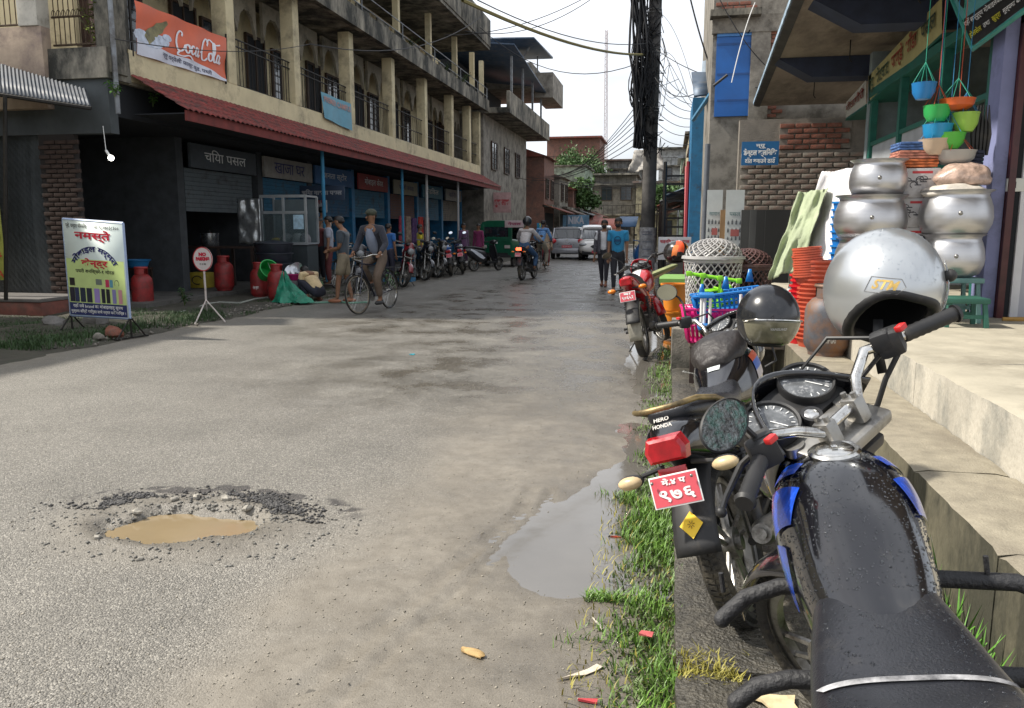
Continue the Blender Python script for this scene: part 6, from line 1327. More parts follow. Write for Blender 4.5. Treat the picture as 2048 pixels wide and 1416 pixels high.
# hose and tarpaulin
mb = MB(); pts = [P(x, y, Z=z) for x, y, z in ((265, 618, .06), (300, 620, .05), (360, 625, .05), (390, 618, .06), (412, 608, .07), (440, 605, .07), (480, 606, .07), (510, 598, .08), (535, 595, .08))]; mb.tube(pts, .018, 7); mb.build('hose', mat('hose_grey', (.34, .36, .32), .5, var=.2), None, 'pale grey water hose lying behind the no parking sign', 'hose')
mb = MB(); mb.tube([P(x, y, Z=.03) for x, y in ((600, 606), (640, 605), (680, 604), (700, 606), (740, 604))], .018, 7); mb.build('hose', mat('hose_green', (.14, .30, .22), .5, var=.2), None, 'pale green hose running from the tarpaulin to the cyclist', 'hose')
q = P(577, 607, Z=.03); mb = MB()
def tarp(u, v_):
    a = 2*PI*u; rr = .02+.36*(1-v_)*(1+.35*mnoise.noise(Vector((math.cos(a)*2.2, math.sin(a)*2.2, v_*2)))); z = .52*v_**1.3*(1+.2*math.sin(a*2))+.06*mnoise.noise(Vector((math.cos(a)*5, math.sin(a)*5, v_*6)))
    return (q.x+rr*math.cos(a)*1.1-.15*v_, q.y+.15+rr*.6*math.sin(a), .04+max(0, z))
mb.sheet(tarp, 48, 18); mb.build('tarpaulin', mat('green_tarp', (.015, .20, .12), .45, var=.4, scale=9, bump=.9, bscale=13), None, 'crumpled green tarpaulin heaped by the gas cylinders', 'tarpaulin', sharp=25)
for i, (px_, py_, s_, lab) in enumerate([(110, 655, .17, 'grey boulder on the grass left of the signboard legs'), (192, 650, .22, 'larger dark boulder behind the signboard'), (228, 672, .13, 'reddish brick chunk at the foot of the signboard'), (197, 678, .08, 'pale chunk of rubble nearest the road by the signboard')]):
    q = P(px_, py_, Z=.05); mb = MB(); mb.ell((0, 0, 0), (1, .7, .6), 12, 8); mb.v = [tuple(Vector(v)*s_*(1+.4*mnoise.noise(Vector(v)*1.7+Vector((i*3, 0, 0))))) for v in mb.v]
    o = mb.build('rock', (mat('rock_grey', (.16, .15, .14), .9, var=.3, bump=.5, bscale=25) if i < 2 else (M_brick if i == 2 else M_plast)), None, lab, 'rock', sharp=30); o.location = (q.x, q.y, .05+s_*.4)
leaf_plant('roadside_plant', 'low green plant between the bearded man and the cyclist', (P(630, 580, Y=15.8).x, 15.8, .1), .5, 80, M_leafd, spread=.6, lw=.05, ll=.2); leaf_plant('roadside_plant', 'long leaved plant beside the bicycle rear wheel at the road edge', (P(783, 575, Z=.05).x, P(783, 575, Z=.05).y, .05), .5, 110, mat('leaf_mid', (.05, .14, .03), .5, var=.4, scale=8), spread=.7, lw=.05, ll=.22)
leaf_plant('roadside_plant', 'small clump of weeds behind the signboard cylinder', (-8.6, 13.0, .08), .35, 60, M_leafd, spread=.6, lw=.04, ll=.1)
# parked motorcycles on the left
pk = [(822, 578, 18.2, 100, 'parked bicycle', None), (840, 575, 19.0, -70, 'black motorcycle with red tank flank, first in the parked row behind the bicycle', (.16, .01, .015)), (872, 562, 21.0, -62, 'black motorcycle second in the parked row, with silver mirror arms', (.01, .012, .02)), (900, 556, 22.6, -66, 'dark motorcycle third in the parked row, partly hidden', (.012, .012, .014)), (925, 552, 24.0, 110, 'motorcycle with blue tank cover in the parked row', (.01, .06, .22)), (950, 548, 25.3, 106, 'dark blue commuter motorcycle fifth in the row', (.012, .02, .06))]
bicycle('parked bicycle with silver mudguards facing the road, before the first parked motorcycle', (P(826, 560, Z=0).x-.6, 18.7, .02), -95, lean=6, col=(.02, .05, .04))
q = P(790, 585, Z=0); motorcycle('black motorcycle parked in the shade right behind the cyclist', (-6.9, 17.0, .03), -75, lean=-8, body=mat('p0', (.03, .03, .035), .3, coat=.5), group='motorcycles parked on the left side', steer=15)
for px_, py_, yy_, rz_, lab, cc in pk[1:]:
    q = P(px_, py_, Z=0); motorcycle(lab, (q.x-.45, q.y+.1, .02), rz_, lean=-8, steer=22, body=mat('pk%d' % px_, cc, .25, coat=.6), seatm=(M_blackm if px_ != 925 else mat('blue_cover', (.01, .12, .40), .5)), group='motorcycles parked on the left side', mirrors=(1, 1))
# scooter
def scooter(label, loc, rz, col, acc, group=None, steer=15):
    t = thing('scooter', label, 'scooter', loc, rz, group, rx=-6); m = mat('scooter_body_%d' % int(col[2]*999), col, .3, coat=.5)
    head = Vector((.42, 0, .8)); S = Matrix.Translation(head) @ Matrix.Rotation(R(steer), 4, 'Z') @ Matrix.Translation(-head)
    add_wheel(t, (-.52, 0, .22), .22, .05, None, 'alloy', 24, False); add_wheel(t, (.60, 0, .22), .22, .05, S, 'alloy', 24, False)
    b_ = Body([(-.85, .05, .80, .70, 2.4), (-.7, .14, .82, .56, 2.6), (-.4, .19, .78, .34, 2.8), (-.1, .17, .72, .30, 3), (.0, .12, .66, .30, 2.6)]); b_.mb(12, 20).build('body', m, t, sharp=180)
    Body([(-.84, .08, .87, .79, 2.6), (-.5, .14, .86, .76, 2.8), (-.1, .13, .80, .72, 2.8), (.0, .09, .78, .72, 2.4)]).mb(10, 18).build('seat', M_blackm, t, sharp=180)
    b_.patch((-.72, 8), (-.2, -25), (-.12, -8), (-.66, 30), .006).build('side_stripe', acc, t); b_.patch((-.72, 172), (-.2, 205), (-.12, 188), (-.66, 150), .006).build('side_stripe', acc, t)
    mb = MB(); mb.bb(-.05, .42, -.17, .17, .26, .33, b=.02); mb.build('footboard', M_blackm, t)
    mb = MB(); mb.sheet(lambda u, v_: (.42+.10*(1-v_)-.10*abs(u-.5)*2+.02, (u-.5)*.42*(.7+.3*math.sin(PI*v_)), .30+.62*v_), 10, 10); solid(mb.build('leg_shield', m, t), .03)
    mb = MB(); mb.M = S; mb.tube([(.60, .06, .22), (.52, .06, .5), (.44, 0, .82), (.36, 0, 1.0)], .022, 8); mb.tube([(.28, -.32, 1.03), (.36, -.1, 1.02), (.36, .1, 1.02), (.28, .32, 1.03)], .018, 8); mb.ell((.38, 0, 1.0), (.09, .16, .08), 14, 8); mb.build('handlebar', m, t)
    mb = MB(); mb.M = S; mb.sheet(lambda u, v_: (.60+.25*math.cos(R(20+130*u)), (v_-.5)*.14, .22+.25*math.sin(R(20+130*u))), 12, 4); solid(mb.build('front_mudguard', m, t), .01)
    for s in (1, -1): mirror_part(t, (.34, s*.28, 1.22), (-1, 0, .05), .05, S, [(.33, s*.2, 1.03), (.35, s*.26, 1.15), (.36, s*.28, 1.21)])
    mb = MB(); mb.box((-.88, 0, .72), (.04, .16, .07), b=.01); mb.build('tail_light', M_redl, t)
    return t
q = P(985, 543, Z=0); scooter('black and white scooter side on by the green three-wheeler', (q.x-.3, q.y+.3, .0), 50, (.02, .02, .024), mat('scooter_white', (.6, .62, .66), .35))
q = P(1275, 541, Z=0); scooter('bright blue scooter parked against the papered base of the utility pole', (q.x, q.y+.4, 0), -80, (.01, .10, .30), mat('scooter_blue', (.02, .22, .45), .35))
nh = thing('house', 'plain unseen neighbouring house at the near left, sized to shade the road edge', 'building'); mb = MB(); mb.bb(-17, -10.35, -3, 10.2, 0, 4.1); mb.build('wall', M_yel, nh); mb = MB(); mb.bb(-17.2, -10.2, -3.2, 10.3, 4.1, 4.25); mb.build('roof', M_mold, nh)  # unseen house, height set for the shade on the left road edge
for k in range(3): window(nh, (-10.34, 0+3.5*k, 1.4), (0, 1, 0), (1, 0, 0), 1.2, 1.3)
# ================================================================ RIGHT SIDE: hardware shop, porch, goods
M_green = mat('green_frame', (.015, .12, .09), .5, var=.25, scale=8); M_purp = mat('purple_wall', (.22, .24, .42), .75, var=.15, scale=3, dirt=(.13, .14, .22), dscale=2.5, damt=.4)
M_grey = mat('grey_panel', (.40, .40, .44), .6, var=.06, scale=2, dirt=(.33, .33, .35), dscale=1.5, damt=.3); M_maroon = mat('maroon_frame', (.07, .018, .02), .45, var=.3, scale=8)
M_soff = mat('soffit_board', (.30, .245, .19), .85, var=.25, scale=2, dirt=(.14, .11, .085), dscale=1.6, damt=.6, stretch=(1, .35, 1)); M_beam = mat('blue_beam', (.03, .04, .075), .7, var=.3, scale=5)
sh = thing('hardware_shop', 'kitchenware shop with green frame, purple pillar and deep canopy on the right', 'shop')
mb = MB(); mb.bb(2.56, 2.665, 7.25, 7.5, .72, 3.86, b=.01); mb.build('pillar', M_purp, sh)
mb = MB(); mb.bb(2.667, 2.72, 7.2, 7.46, .72, 3.05, b=.006); mb.build('door_frame', M_maroon, sh)
mb = MB(); mb.bb(2.722, 2.77, 7.24, 7.4, .72, 3.05); mb.build('gap_shade', M_dark, sh)  # solid dark strip stands for the shade of a gap
mb = MB(); mb.bb(2.772, 2.835, 7.22, 7.4, .72, 3.05, b=.005); mb.build('white_strip', flat('white_trim', (.62, .62, .64), .5), sh)
mb = MB(); mb.bb(2.837, 6.5, 7.25, 7.4, .72, 3.1); wp = mb.build('wall_panel', M_grey, sh)
mb = MB(); mb.bb(2.95, 6.4, 7.235, 7.249, 1.75, 3.0); mb.build('upper_panel', mat('shutter_grey', (.30, .28, .27), .7, var=.1), sh)
q0, q1 = P(2012, 357, Y=7.25), P(2075, 383, Y=7.25); so_ = thing('socket_board', 'white plastic switch and socket board on the grey wall panel', 'socket'); mb = MB(); mb.bb(q0.x, q1.x, 7.215, 7.25, q1.z, q0.z, b=.006); sbx = mb.build('box', flat('socket_white', (.62, .63, .58), .4), so_)
mb = MB()
for dx, dz in ((.10, .02), (.085, 0), (.115, 0)): mb.box((q0.x+.06+dx, 7.213, (q0.z+q1.z)/2+dz-.01), (.008, .004, .012))
mb.box((q0.x+.05, 7.212, (q0.z+q1.z)/2), (.03, .006, .05), b=.002); mb.build('sockets', M_blackm, sbx)
mb = MB(); mb.bb(2.73, 6.5, 7.0, 7.45, 3.06, 3.5, b=.01); mb.build('shutter_box', mat('rust_box', (.06, .04, .035), .7, var=.4, scale=5), sh)
mb = MB(); mb.bb(2.6, 5, 11.9, 12.05, .72, 3.8); mb.bb(4.4, 4.5, 7.4, 12, .72, 3.8); mb.build('inner_wall', mat('shop_inner', (.20, .24, .25), .9, var=.4, scale=2), sh)
mb = MB()
for y in (7.62, 8.9, 10.4, 11.8): mb.bb(2.60, 2.68, y-.05, y+.05, .72, 3.2)
mb.bb(2.59, 2.69, 7.5, 11.9, 3.2, 3.3); mb.bb(2.61, 2.67, 7.5, 11.9, 2.55, 2.6); mb.build('green_frame', M_green, sh)
mb = MB(); mb.bb(2.63, 2.65, 9.0, 10.3, 1.6, 2.55); mb.bb(2.63, 2.65, 10.5, 11.7, 1.5, 2.55); mb.build('display_board', mat('pale_board', (.34, .36, .38), .6, var=.15), sh)
mb = MB(); mb.add([(1.02, 3.2, 3.9), (6.5, 3.2, 3.9), (6.5, 17.3, 3.9), (1.66, 17.3, 3.9), (1.02, 3.2, 4.04), (6.5, 3.2, 4.04), (6.5, 17.3, 4.04), (1.66, 17.3, 4.04)], [(0, 1, 2, 3), (7, 6, 5, 4), (0, 3, 7, 4), (3, 2, 6, 7), (0, 4, 5, 1)]); mb.build('canopy', M_soff, sh)
e0_, e1_ = Vector((1.00, 3.2, 3.97)), Vector((1.64, 17.3, 3.97)); mb = MB(); mb.loft([[tuple(p+Vector(d)) for d in ((-.05, 0, -.07), (.06, 0, -.09), (.06, 0, .12), (-.05, 0, .10))] for p in (e0_, e1_)]); mb.build('canopy_edge', mat('edge_dark', (.06, .055, .05), .8, var=.4, scale=4), sh)
mb = MB(); mb.loft([[tuple(p+Vector(d)) for d in ((-.07, 0, -.045), (-.052, 0, -.045), (-.052, 0, .02), (-.07, 0, .02))] for p in (e0_, e1_)]); mb.build('edge_flashing', mat('flashing', (.30, .40, .50), .5, var=.4, scale=6), sh)
for y0_, y1_ in ((9.55, 10.2), (12.6, 13.3), (6.6, 7.1)): mb = MB(); mb.prism([(1.45, 3.897), (1.95, 3.62), (4.4, 3.60), (4.4, 3.897)], y1_-.25-y0_, Matrix.Translation((0, (y0_+y1_-.25)/2, 0))); mb.build('beam', M_beam, sh)
for x, y in ((2.3, 8.8), (2.25, 11.6), (2.3, 14.6)): mb = MB(); mb.tube([(x, y, 3.9), (x, y, 3.66), (x+.03, y, 3.62)], .008, 5); mb.build('hook', M_iron, sh)
for nm, pts, m, th, strs in (('name_board', ((1737, 152), (1884, -6), (1884, 66), (1737, 203)), mat('sign_cream', (.42, .38, .17), .6, var=.15, scale=3), .3, (('न्यू भेटघाट पाण्डे भाँडा पसल', (.18, .03, .015), .04, .97, .5, .62),)),
                             ('name_board', ((1692, 205), (1732, 160), (1732, 208), (1692, 236)), mat('sign_pale', (.46, .45, .40), .6, var=.1), .2, (('गीतागौरी', (.20, .03, .02), .05, .95, .5, .5),))):
    cs = [P(x, y, X=2.6) for x, y in pts]; t_ = thing('shop_sign', 'long cream painted shop sign with green lower edge under the canopy' if nm and th == .3 else 'short pale painted sign beyond the long cream sign', 'sign')
    fn = lambda u, v_, off=0., cs=cs: (cs[0]*(1-u)+cs[1]*u)*(1-v_)+(cs[3]*(1-u)+cs[2]*u)*v_+Vector((-off, 0, 0))
    fnc = fn
    mb = MB(); mb.sheet(lambda u, v_: fn(u, v_), 1, 1); bo_ = mb.build('board', m, t_)
    mb = MB(); a_, b_ = cs[3], cs[2]; mb.add([a_, b_, b_+Vector((.35, 0, .02)), a_+Vector((.35, 0, .02)), a_-Vector((.01, 0, .04)), b_-Vector((.01, 0, .04)), b_+Vector((.35, 0, -.03)), a_+Vector((.35, 0, -.03))], [(0, 1, 2, 3), (4, 7, 6, 5), (0, 4, 5, 1), (1, 5, 6, 2)]); mb.build('green_edge', M_green, t_)
    for (s_, cc, u0, u1, v_, hh) in strs:
        if th == .3:
            flat_text_on(bo_, fn, 'न्यू भेटघाट', flat('paint_dkgreen', (.03, .07, .04), .6), .94, .5, .60, .5, hh*-1, bold=.01) if False else None
            for (w_, a, b, c2) in (('न्यू', .03, .12, (.05, .09, .05)), ('भेटघाट', .15, .36, (.05, .09, .05)), ('पाण्डे', .40, .56, (.28, .05, .03)), ('भाँडा', .60, .74, (.28, .05, .03)), ('पसल', .79, .95, (.04, .06, .04))):
                flat_text_on(bo_, fn, w_, flat('paint_%d' % int(c2[0]*100), c2, .6), a, .47, b, .47, .62, bold=.02)
        else: flat_text_on(bo_, fn, s_, flat('paint_r2', cc, .6), u0, .5, u1, .5, hh, bold=.02)
# turquoise repair sign at the top right
cs = [P(1888, -40, X=2.45), P(2100, -190, X=2.45), P(2100, -18, X=2.45), P(1946, 98, X=2.45)]
ts = thing('shop_sign', 'turquoise and black mobile parts signboard hanging at the top right', 'sign'); fn3 = lambda u, v_, off=0.: (cs[0]*(1-u)+cs[1]*u)*(1-v_)+(cs[3]*(1-u)+cs[2]*u)*v_+Vector((-off, 0, 0))
mb = MB(); mb.sheet(lambda u, v_: fn3(u, v_*.62), 1, 1); bt_ = mb.build('board', mat('sign_turq', (.10, .33, .34), .5, var=.06), ts)
mb = MB(); mb.sheet(lambda u, v_: fn3(u, .62+v_*.34, .002), 1, 1); mb.build('black_strip', mat('sign_blk', (.012, .012, .014), .5), bt_); mb = MB(); mb.tube([fn3(0, 1, 0), fn3(1, 1, 0)], .022, 6); mb.tube([fn3(0, 0, 0), fn3(0, 1, 0)], .018, 6); mb.build('frame', mat('frame_teal', (.05, .30, .26), .5), ts)
flat_text_on(bt_, fn3, 'यहाँ सम्पूर्ण मोबाइलका पार्टसहरु र एसेसरिज', M_wtxt, .04, .70, .97, .70, .085, bold=.01); flat_text_on(bt_, fn3, 'होलसेल', flat('sign_yel', (.65, .60, .03), .5), .05, .86, .22, .86, .085, bold=.012); flat_text_on(bt_, fn3, 'तथा', M_wtxt, .25, .86, .34, .86, .08, bold=.01); flat_text_on(bt_, fn3, 'खुद्रा', MATS['sign_yel'], .37, .86, .48, .86, .085, bold=.012); flat_text_on(bt_, fn3, 'मूल्यमा बिक्री गरिन्छ ।', M_wtxt, .51, .86, .97, .86, .08, bold=.01)
mb = MB()
for (u, v_, a, b) in ((.10, .38, .035, .13), (.22, .42, .05, .05), (.28, .30, .05, .10), (.34, .44, .03, .06)):
    mb.add([fn3(u+a*math.cos(k*PI/5), v_+b*math.sin(k*PI/5), .006) for k in range(10)], [tuple(range(10))])
mb.build('silhouette_print', MATS['sign_blk'], bt_)
# --- pots
M_alp = mat('aluminium_pot', (.52, .52, .53), .36, .9, var=.10, scale=2, stretch=(1, 1, 9), bump=.05, bscale=40)
def pot(label, loc, r, h, group='stacked aluminium pots'):
    t = thing('aluminium_pot', label, 'cooking pot', loc, 0, group); mb = MB()
    mb.lathe([(.0005, 0), (r*.62, .0), (r*.86, h*.08), (r*.98, h*.28), (r, h*.42), (r*.97, h*.64), (r*.90, h*.80), (r*.85, h*.88), (r*.87, h*.94), (r*.98, h*.985), (r, h), (r*.97, h), (r*.74, h*.9), (r*.72, h*.8)], 44); mb.build('body', M_alp, t, sharp=60)
    for a in (200, 20): b = MB(); b.ell((r*.99*math.cos(R(a+60)), r*.99*math.sin(R(a+60)), h*.5), .017, 8, 6); b.build('rivet', M_alu, t)
    return t
def stool(label, loc, w_, h, m, group=None, name='stool', cat='stool'):
    t = thing(name, label, cat, loc, 0, group); mb = MB(); mb.bb(-w_/2, w_/2, -w_/2, w_/2, h-.04, h, b=.006); mb.build('seat', m, t)
    for sx in (-1, 1):
        for sy in (-1, 1): mb = MB(); mb.cyl((sx*w_*.46, sy*w_*.46, 0), (sx*w_*.40, sy*w_*.40, h-.035), .022, .02, 4); mb.build('leg', m, t)
    mb = MB(); mb.bb(-w_*.42, w_*.42, -w_*.44, -w_*.40, h*.3, h*.3+.03); mb.bb(-w_*.42, w_*.42, w_*.40, w_*.44, h*.3, h*.3+.03); mb.build('stretcher', m, t); return t
YP = 6.95
s0 = P(1893, 640, Y=YP); zs = P(1893, 553, Y=YP).z
stool('pale green wooden stool carrying the right hand stack of aluminium pots', (s0.x, YP, .72), .38, zs-.722, mat('stool_green', (.10, .20, .19), .6, var=.2, scale=6))
stool('darker green small stool standing in front of the pale green one', (s0.x-.02, YP-.36, .72), .30, .22, mat('stool_dkgreen', (.02, .10, .07), .6, var=.2))
xm = s0.x; zz = zs
for i, (h_, r_, lab) in enumerate([(.335, .232, 'lower aluminium pot of the right stack, on the green stool'), (.36, .265, 'big aluminium pot with a rivet on top of the right stack')]):
    pot(lab, (xm, YP, zz), r_, h_); zz += h_-.02
def sack(name, label, loc, size, m, cat='sack', seed=0, n=26, amp=.16, fl=.5):
    mb = MB(); mb.ell((0, 0, 0), 1, n, n//2+4); sx, sy, sz = size; out_ = []
    for v in mb.v:
        v = Vector(v); k = 1+amp*(mnoise.noise(v*1.6+Vector((seed, 0, 0)))+.5*mnoise.noise(v*4+Vector((0, seed, 0)))+.25*mnoise.noise(v*9)); z = v.z*k*sz; z = max(z, -sz*fl); out_.append((v.x*k*sx*(1.05 if z < 0 else 1), v.y*k*sy, z+sz*fl))
    mb.v = out_; o = mb.build(name, m, None, label, cat, sharp=180); o.location = loc; return o
sack('plastic_bag', 'white plastic sack tied over the mouth of the top right pot', (xm-.03, YP, zz-.03), (.24, .2, .07), mat('sack_white', (.55, .51, .45), .5, var=.1, bump=.8, bscale=9), 'bag', 3)
sack('plastic_bag', 'clear plastic bag of brown woven things on top of the right pot stack', (xm+.05, YP+.05, zz+.06), (.20, .15, .12), mat('bag_brown', (.42, .30, .24), .35, var=.5, scale=14, bump=.8, bscale=14, coat=.4), 'bag', 5)
sL = P(1735, 600, Y=YP)
zz = .78; 
for i, (h_, r_, lab) in enumerate([(.30, .25, 'bottom aluminium pot of the left stack, hidden low behind the silver helmet'), (.32, .26, 'second aluminium pot of the left stack'), (.36, .28, 'wide aluminium pot third in the left stack'), (.30, .22, 'topmost aluminium pot of the left stack, beside the cartons')]):
    pot(lab, (sL.x+.04*(i == 3), YP+.1, zz), r_, h_); zz += h_-.02
mb = MB(); mb.bb(sL.x-.3, sL.x+.3, YP-.15, YP+.35, .72, .775); mb.build('plank', M_door, None, 'low plank under the left stack of pots', 'plank')
def printed_box(label, x0, x1, y0, y1, z0, z1, m, rows=2):
    t = thing('carton', label, 'carton', ((x0+x1)/2, (y0+y1)/2, z0), 0, 'printed cartons stacked by the pots'); w_, d, h = x1-x0, y1-y0, z1-z0; mb = MB(); mb.bb(-w_/2, w_/2, -d/2, d/2, 0, h, b=.006); b = mb.build('body', m, t)
    ink = flat('carton_ink', (.05, .05, .06), .6); rd = flat('carton_red', (.5, .04, .05), .6); mb = MB(); r_ = random.Random(int(x0*991+z0*77))
    mb.bb(-w_*.2, w_*.3, -d/2-.002, -d/2-.0005, h*.82, h*.9); mb.build('red_print', rd, b); mb = MB()
    for i in range(5): x = -w_*.35+w_*.7*r_.random(); z = h*(.15+.55*r_.random()); mb.tube([(x+.03*math.cos(k), -d/2-.001, z+.025*math.sin(k)) for k in [2*PI*j/9 for j in range(7)]], .003, 4); mb.box((x+.03, -d/2-.001, z), (.05, .003, .008))
    mb.build('drawing_print', ink, b); return t
cx0, cx1 = P(1796, 450, Y=7.2).x, P(1846, 450, Y=7.2).x
zb = .75
for k_, lab in enumerate(['carton with line drawings at the bottom of the stack between the pots', 'second printed carton of the stack between the pots', 'third printed carton with red heading between the pots', 'upper printed carton below the folded cloths', 'topmost carton under the folded cloths']):
    printed_box(lab, cx0-.05, cx1+.06, 7.05, 7.35, zb, zb+.235, mat('carton_white', (.50, .49, .50), .7, var=.12, scale=4, dirt=(.3, .28, .27), dscale=3)); zb += .237
for k_, (cc, lab) in enumerate([((.50, .14, .05), 'orange checked cloth, lower of the folded pile on the cartons'), ((.42, .17, .12), 'salmon cloth in the folded pile on the cartons'), ((.06, .12, .28), 'blue checked cloth on top of the folded pile')]):
    mb = MB(); 
    for j in range(3): mb.box((0, 0, .016+.022*j), (.30+.01*(j % 2), .26, .02), (0, 0, 1.5*j), .008)
    o = mb.build('folded_cloth', mat('cloth_fold%d' % k_, cc, .9, var=.7, scale=22, stretch=(1, 1, 3)), None, lab, 'cloth'); o.location = ((cx0+cx1)/2-.02, 7.18, zb+.068*k_)
mb = MB(); 
for j in range(4): mb.box((0, 0, .016+.03*j), (.34, .26, .028), (0, 6, 2*j), .01)
o = mb.build('folded_cloth', mat('cloth_dark', (.025, .03, .055), .9, var=.5, scale=20), None, 'dark blue striped cloth pile beside the orange cloths', 'cloth'); o.location = ((cx0+cx1)/2+.30, 7.2, zb+.03)
sack('sack', 'white woven sack lying on the porch floor behind the silver helmet', (P(1775, 640, Z=.72).x, 6.85, .70), (.36, .22, .15), mat('sack_woven', (.55, .52, .50), .7, var=.12, bump=.9, bscale=8), 'sack', 7)
br = thing('brush', 'wooden handled brush with blue ferrule lying on the porch floor', 'brush', tuple(P(2005, 638, Z=.735))); mb = MB(); mb.cyl((0, 0, 0), (.17, 0, 0), .016, .02, 8); mb.build('handle', mat('bamboo', (.42, .24, .06), .6), br); mb = MB(); mb.cyl((.17, 0, 0), (.27, 0, 0), .021, None, 10); mb.build('ferrule', flat('ferrule_blue', (.03, .10, .28), .4), br)
# --- clay-coloured planter stacks, red buckets, cylinder
M_terra = mat('terracotta_plastic', (.50, .085, .04), .45, var=.12, scale=5)
def pot_stack(name, label, loc, r, n, step, m, tilt=0, cat='flower pots', taper=.75):
    t = thing(name, label, cat, loc, 0, None, ry=tilt); pm = MB(); pm.lathe([(r*taper, 0), (r*.95, step*.9+.04), (r*1.06, step*.9+.04), (r*1.06, step*.9+.055), (r*.92, step*.9+.052)], 26); me = pm.mesh('pot', m)
    for i in range(n): inst(me, 'pot', t, (random.uniform(-.006, .006), random.uniform(-.004, .004), i*step), (0, 0, i*23), (1-.004*i, 1-.004*i, 1))
    return t
qb = P(1622, 690, Y=7.0)
z0_ = .48
pot_stack('pot_stack', 'tall stack of orange brown plastic flower pots behind the gas cylinder', (P(1628, 600, Y=6.95).x, 6.95, z0_), .135, 18, .037, M_terra)
pot_stack('pot_stack', 'leaning stack of orange brown flower pots on top of the tall stack', (P(1618, 560, Y=6.95).x, 6.95, P(1618, 566, Y=6.95).z), .115, 12, .020, M_terra, tilt=-6)
pot_stack('bucket_stack', 'stack of bright red plastic buckets at the left of the flower pots', (P(1588, 690, Y=7.2).x+.06, 7.15, z0_), .13, 12, .045, flat('red_plastic', (.55, .01, .015), .35), cat='buckets')
pot_stack('pot_stack', 'green and blue small tubs on top of the red buckets', (P(1588, 690, Y=7.2).x+.06, 7.15, z0_+.56), .10, 4, .03, flat('green_tub', (.02, .36, .14), .35), cat='tubs')
pot_stack('bucket_stack', 'stack of blue buckets between the white sheet and the left pot stack', (P(1694, 430, Y=7.1).x, 7.2, P(1694, 500, Y=7.1).z-.25), .10, 10, .06, flat('blue_plastic', (.01, .17, .50), .35), cat='buckets')
gas_cylinder('rusty grey blue gas cylinder standing on the step at the corner of the porch', (1.225, 6.52, .48), .172, .47, mat('cylinder_rusty', (.10, .105, .12), .6, .3, var=.5, scale=5, dirt=(.20, .10, .05), dscale=4, damt=.75), None, [('HP GAS', -8, .1, 7)], flat('worn_print', (.4, .38, .33), .6))
# --- white sheet and green cloth over goods
def drape(name, label, pts, m, cat, seed, n=30, amp=.05, th=.006):
    (a, b, c, d) = [Vector(p) for p in pts]; mb = MB()
    def fn(u, v_): 
        p = (a*(1-u)+b*u)*(1-v_)+(d*(1-u)+c*u)*v_; k = mnoise.noise(Vector((u*3.5, v_*1.6, seed)))+.5*mnoise.noise(Vector((u*8, v_*4, seed)))+.35*abs(mnoise.noise(Vector((u*15+v_*6, v_*3, seed))))
        return p+Vector((-.4, -1, .15))*amp*k*1.7
    mb.sheet(fn, n, n); return solid(mb.build(name, m, None, label, cat, sharp=180), th)
drape('white_sheet', 'white plastic sheet draped over the goods behind the flower pots', (P(1566, 600, Y=8.1), P(1712, 600, Y=7.2), P(1735, 330, Y=7.35), P(1645, 345, Y=8.1)), mat('sheet_white', (.66, .64, .65), .5, var=.08, bump=.9, bscale=7), 'sheet', 2)
drape('green_cloth', 'pale green cloth hanging over the white sheet at the shop corner', (P(1536, 560, Y=8.3), P(1606, 535, Y=7.7), P(1656, 375, Y=7.8), P(1598, 385, Y=8.3)), mat('cloth_palegreen', (.34, .39, .25), .8, var=.15, bump=.9, bscale=8), 'cloth', 9, amp=.06)
mb = MB(); mb.bb(1.80, 2.4, 8.2, 8.8, .72, 1.8, b=.05); mb.build('goods_pile', mat('goods_cover', (.30, .30, .30), .8, var=.3, bump=.6, bscale=6), None, 'covered pile of goods under the white sheet', 'goods', sharp=60)
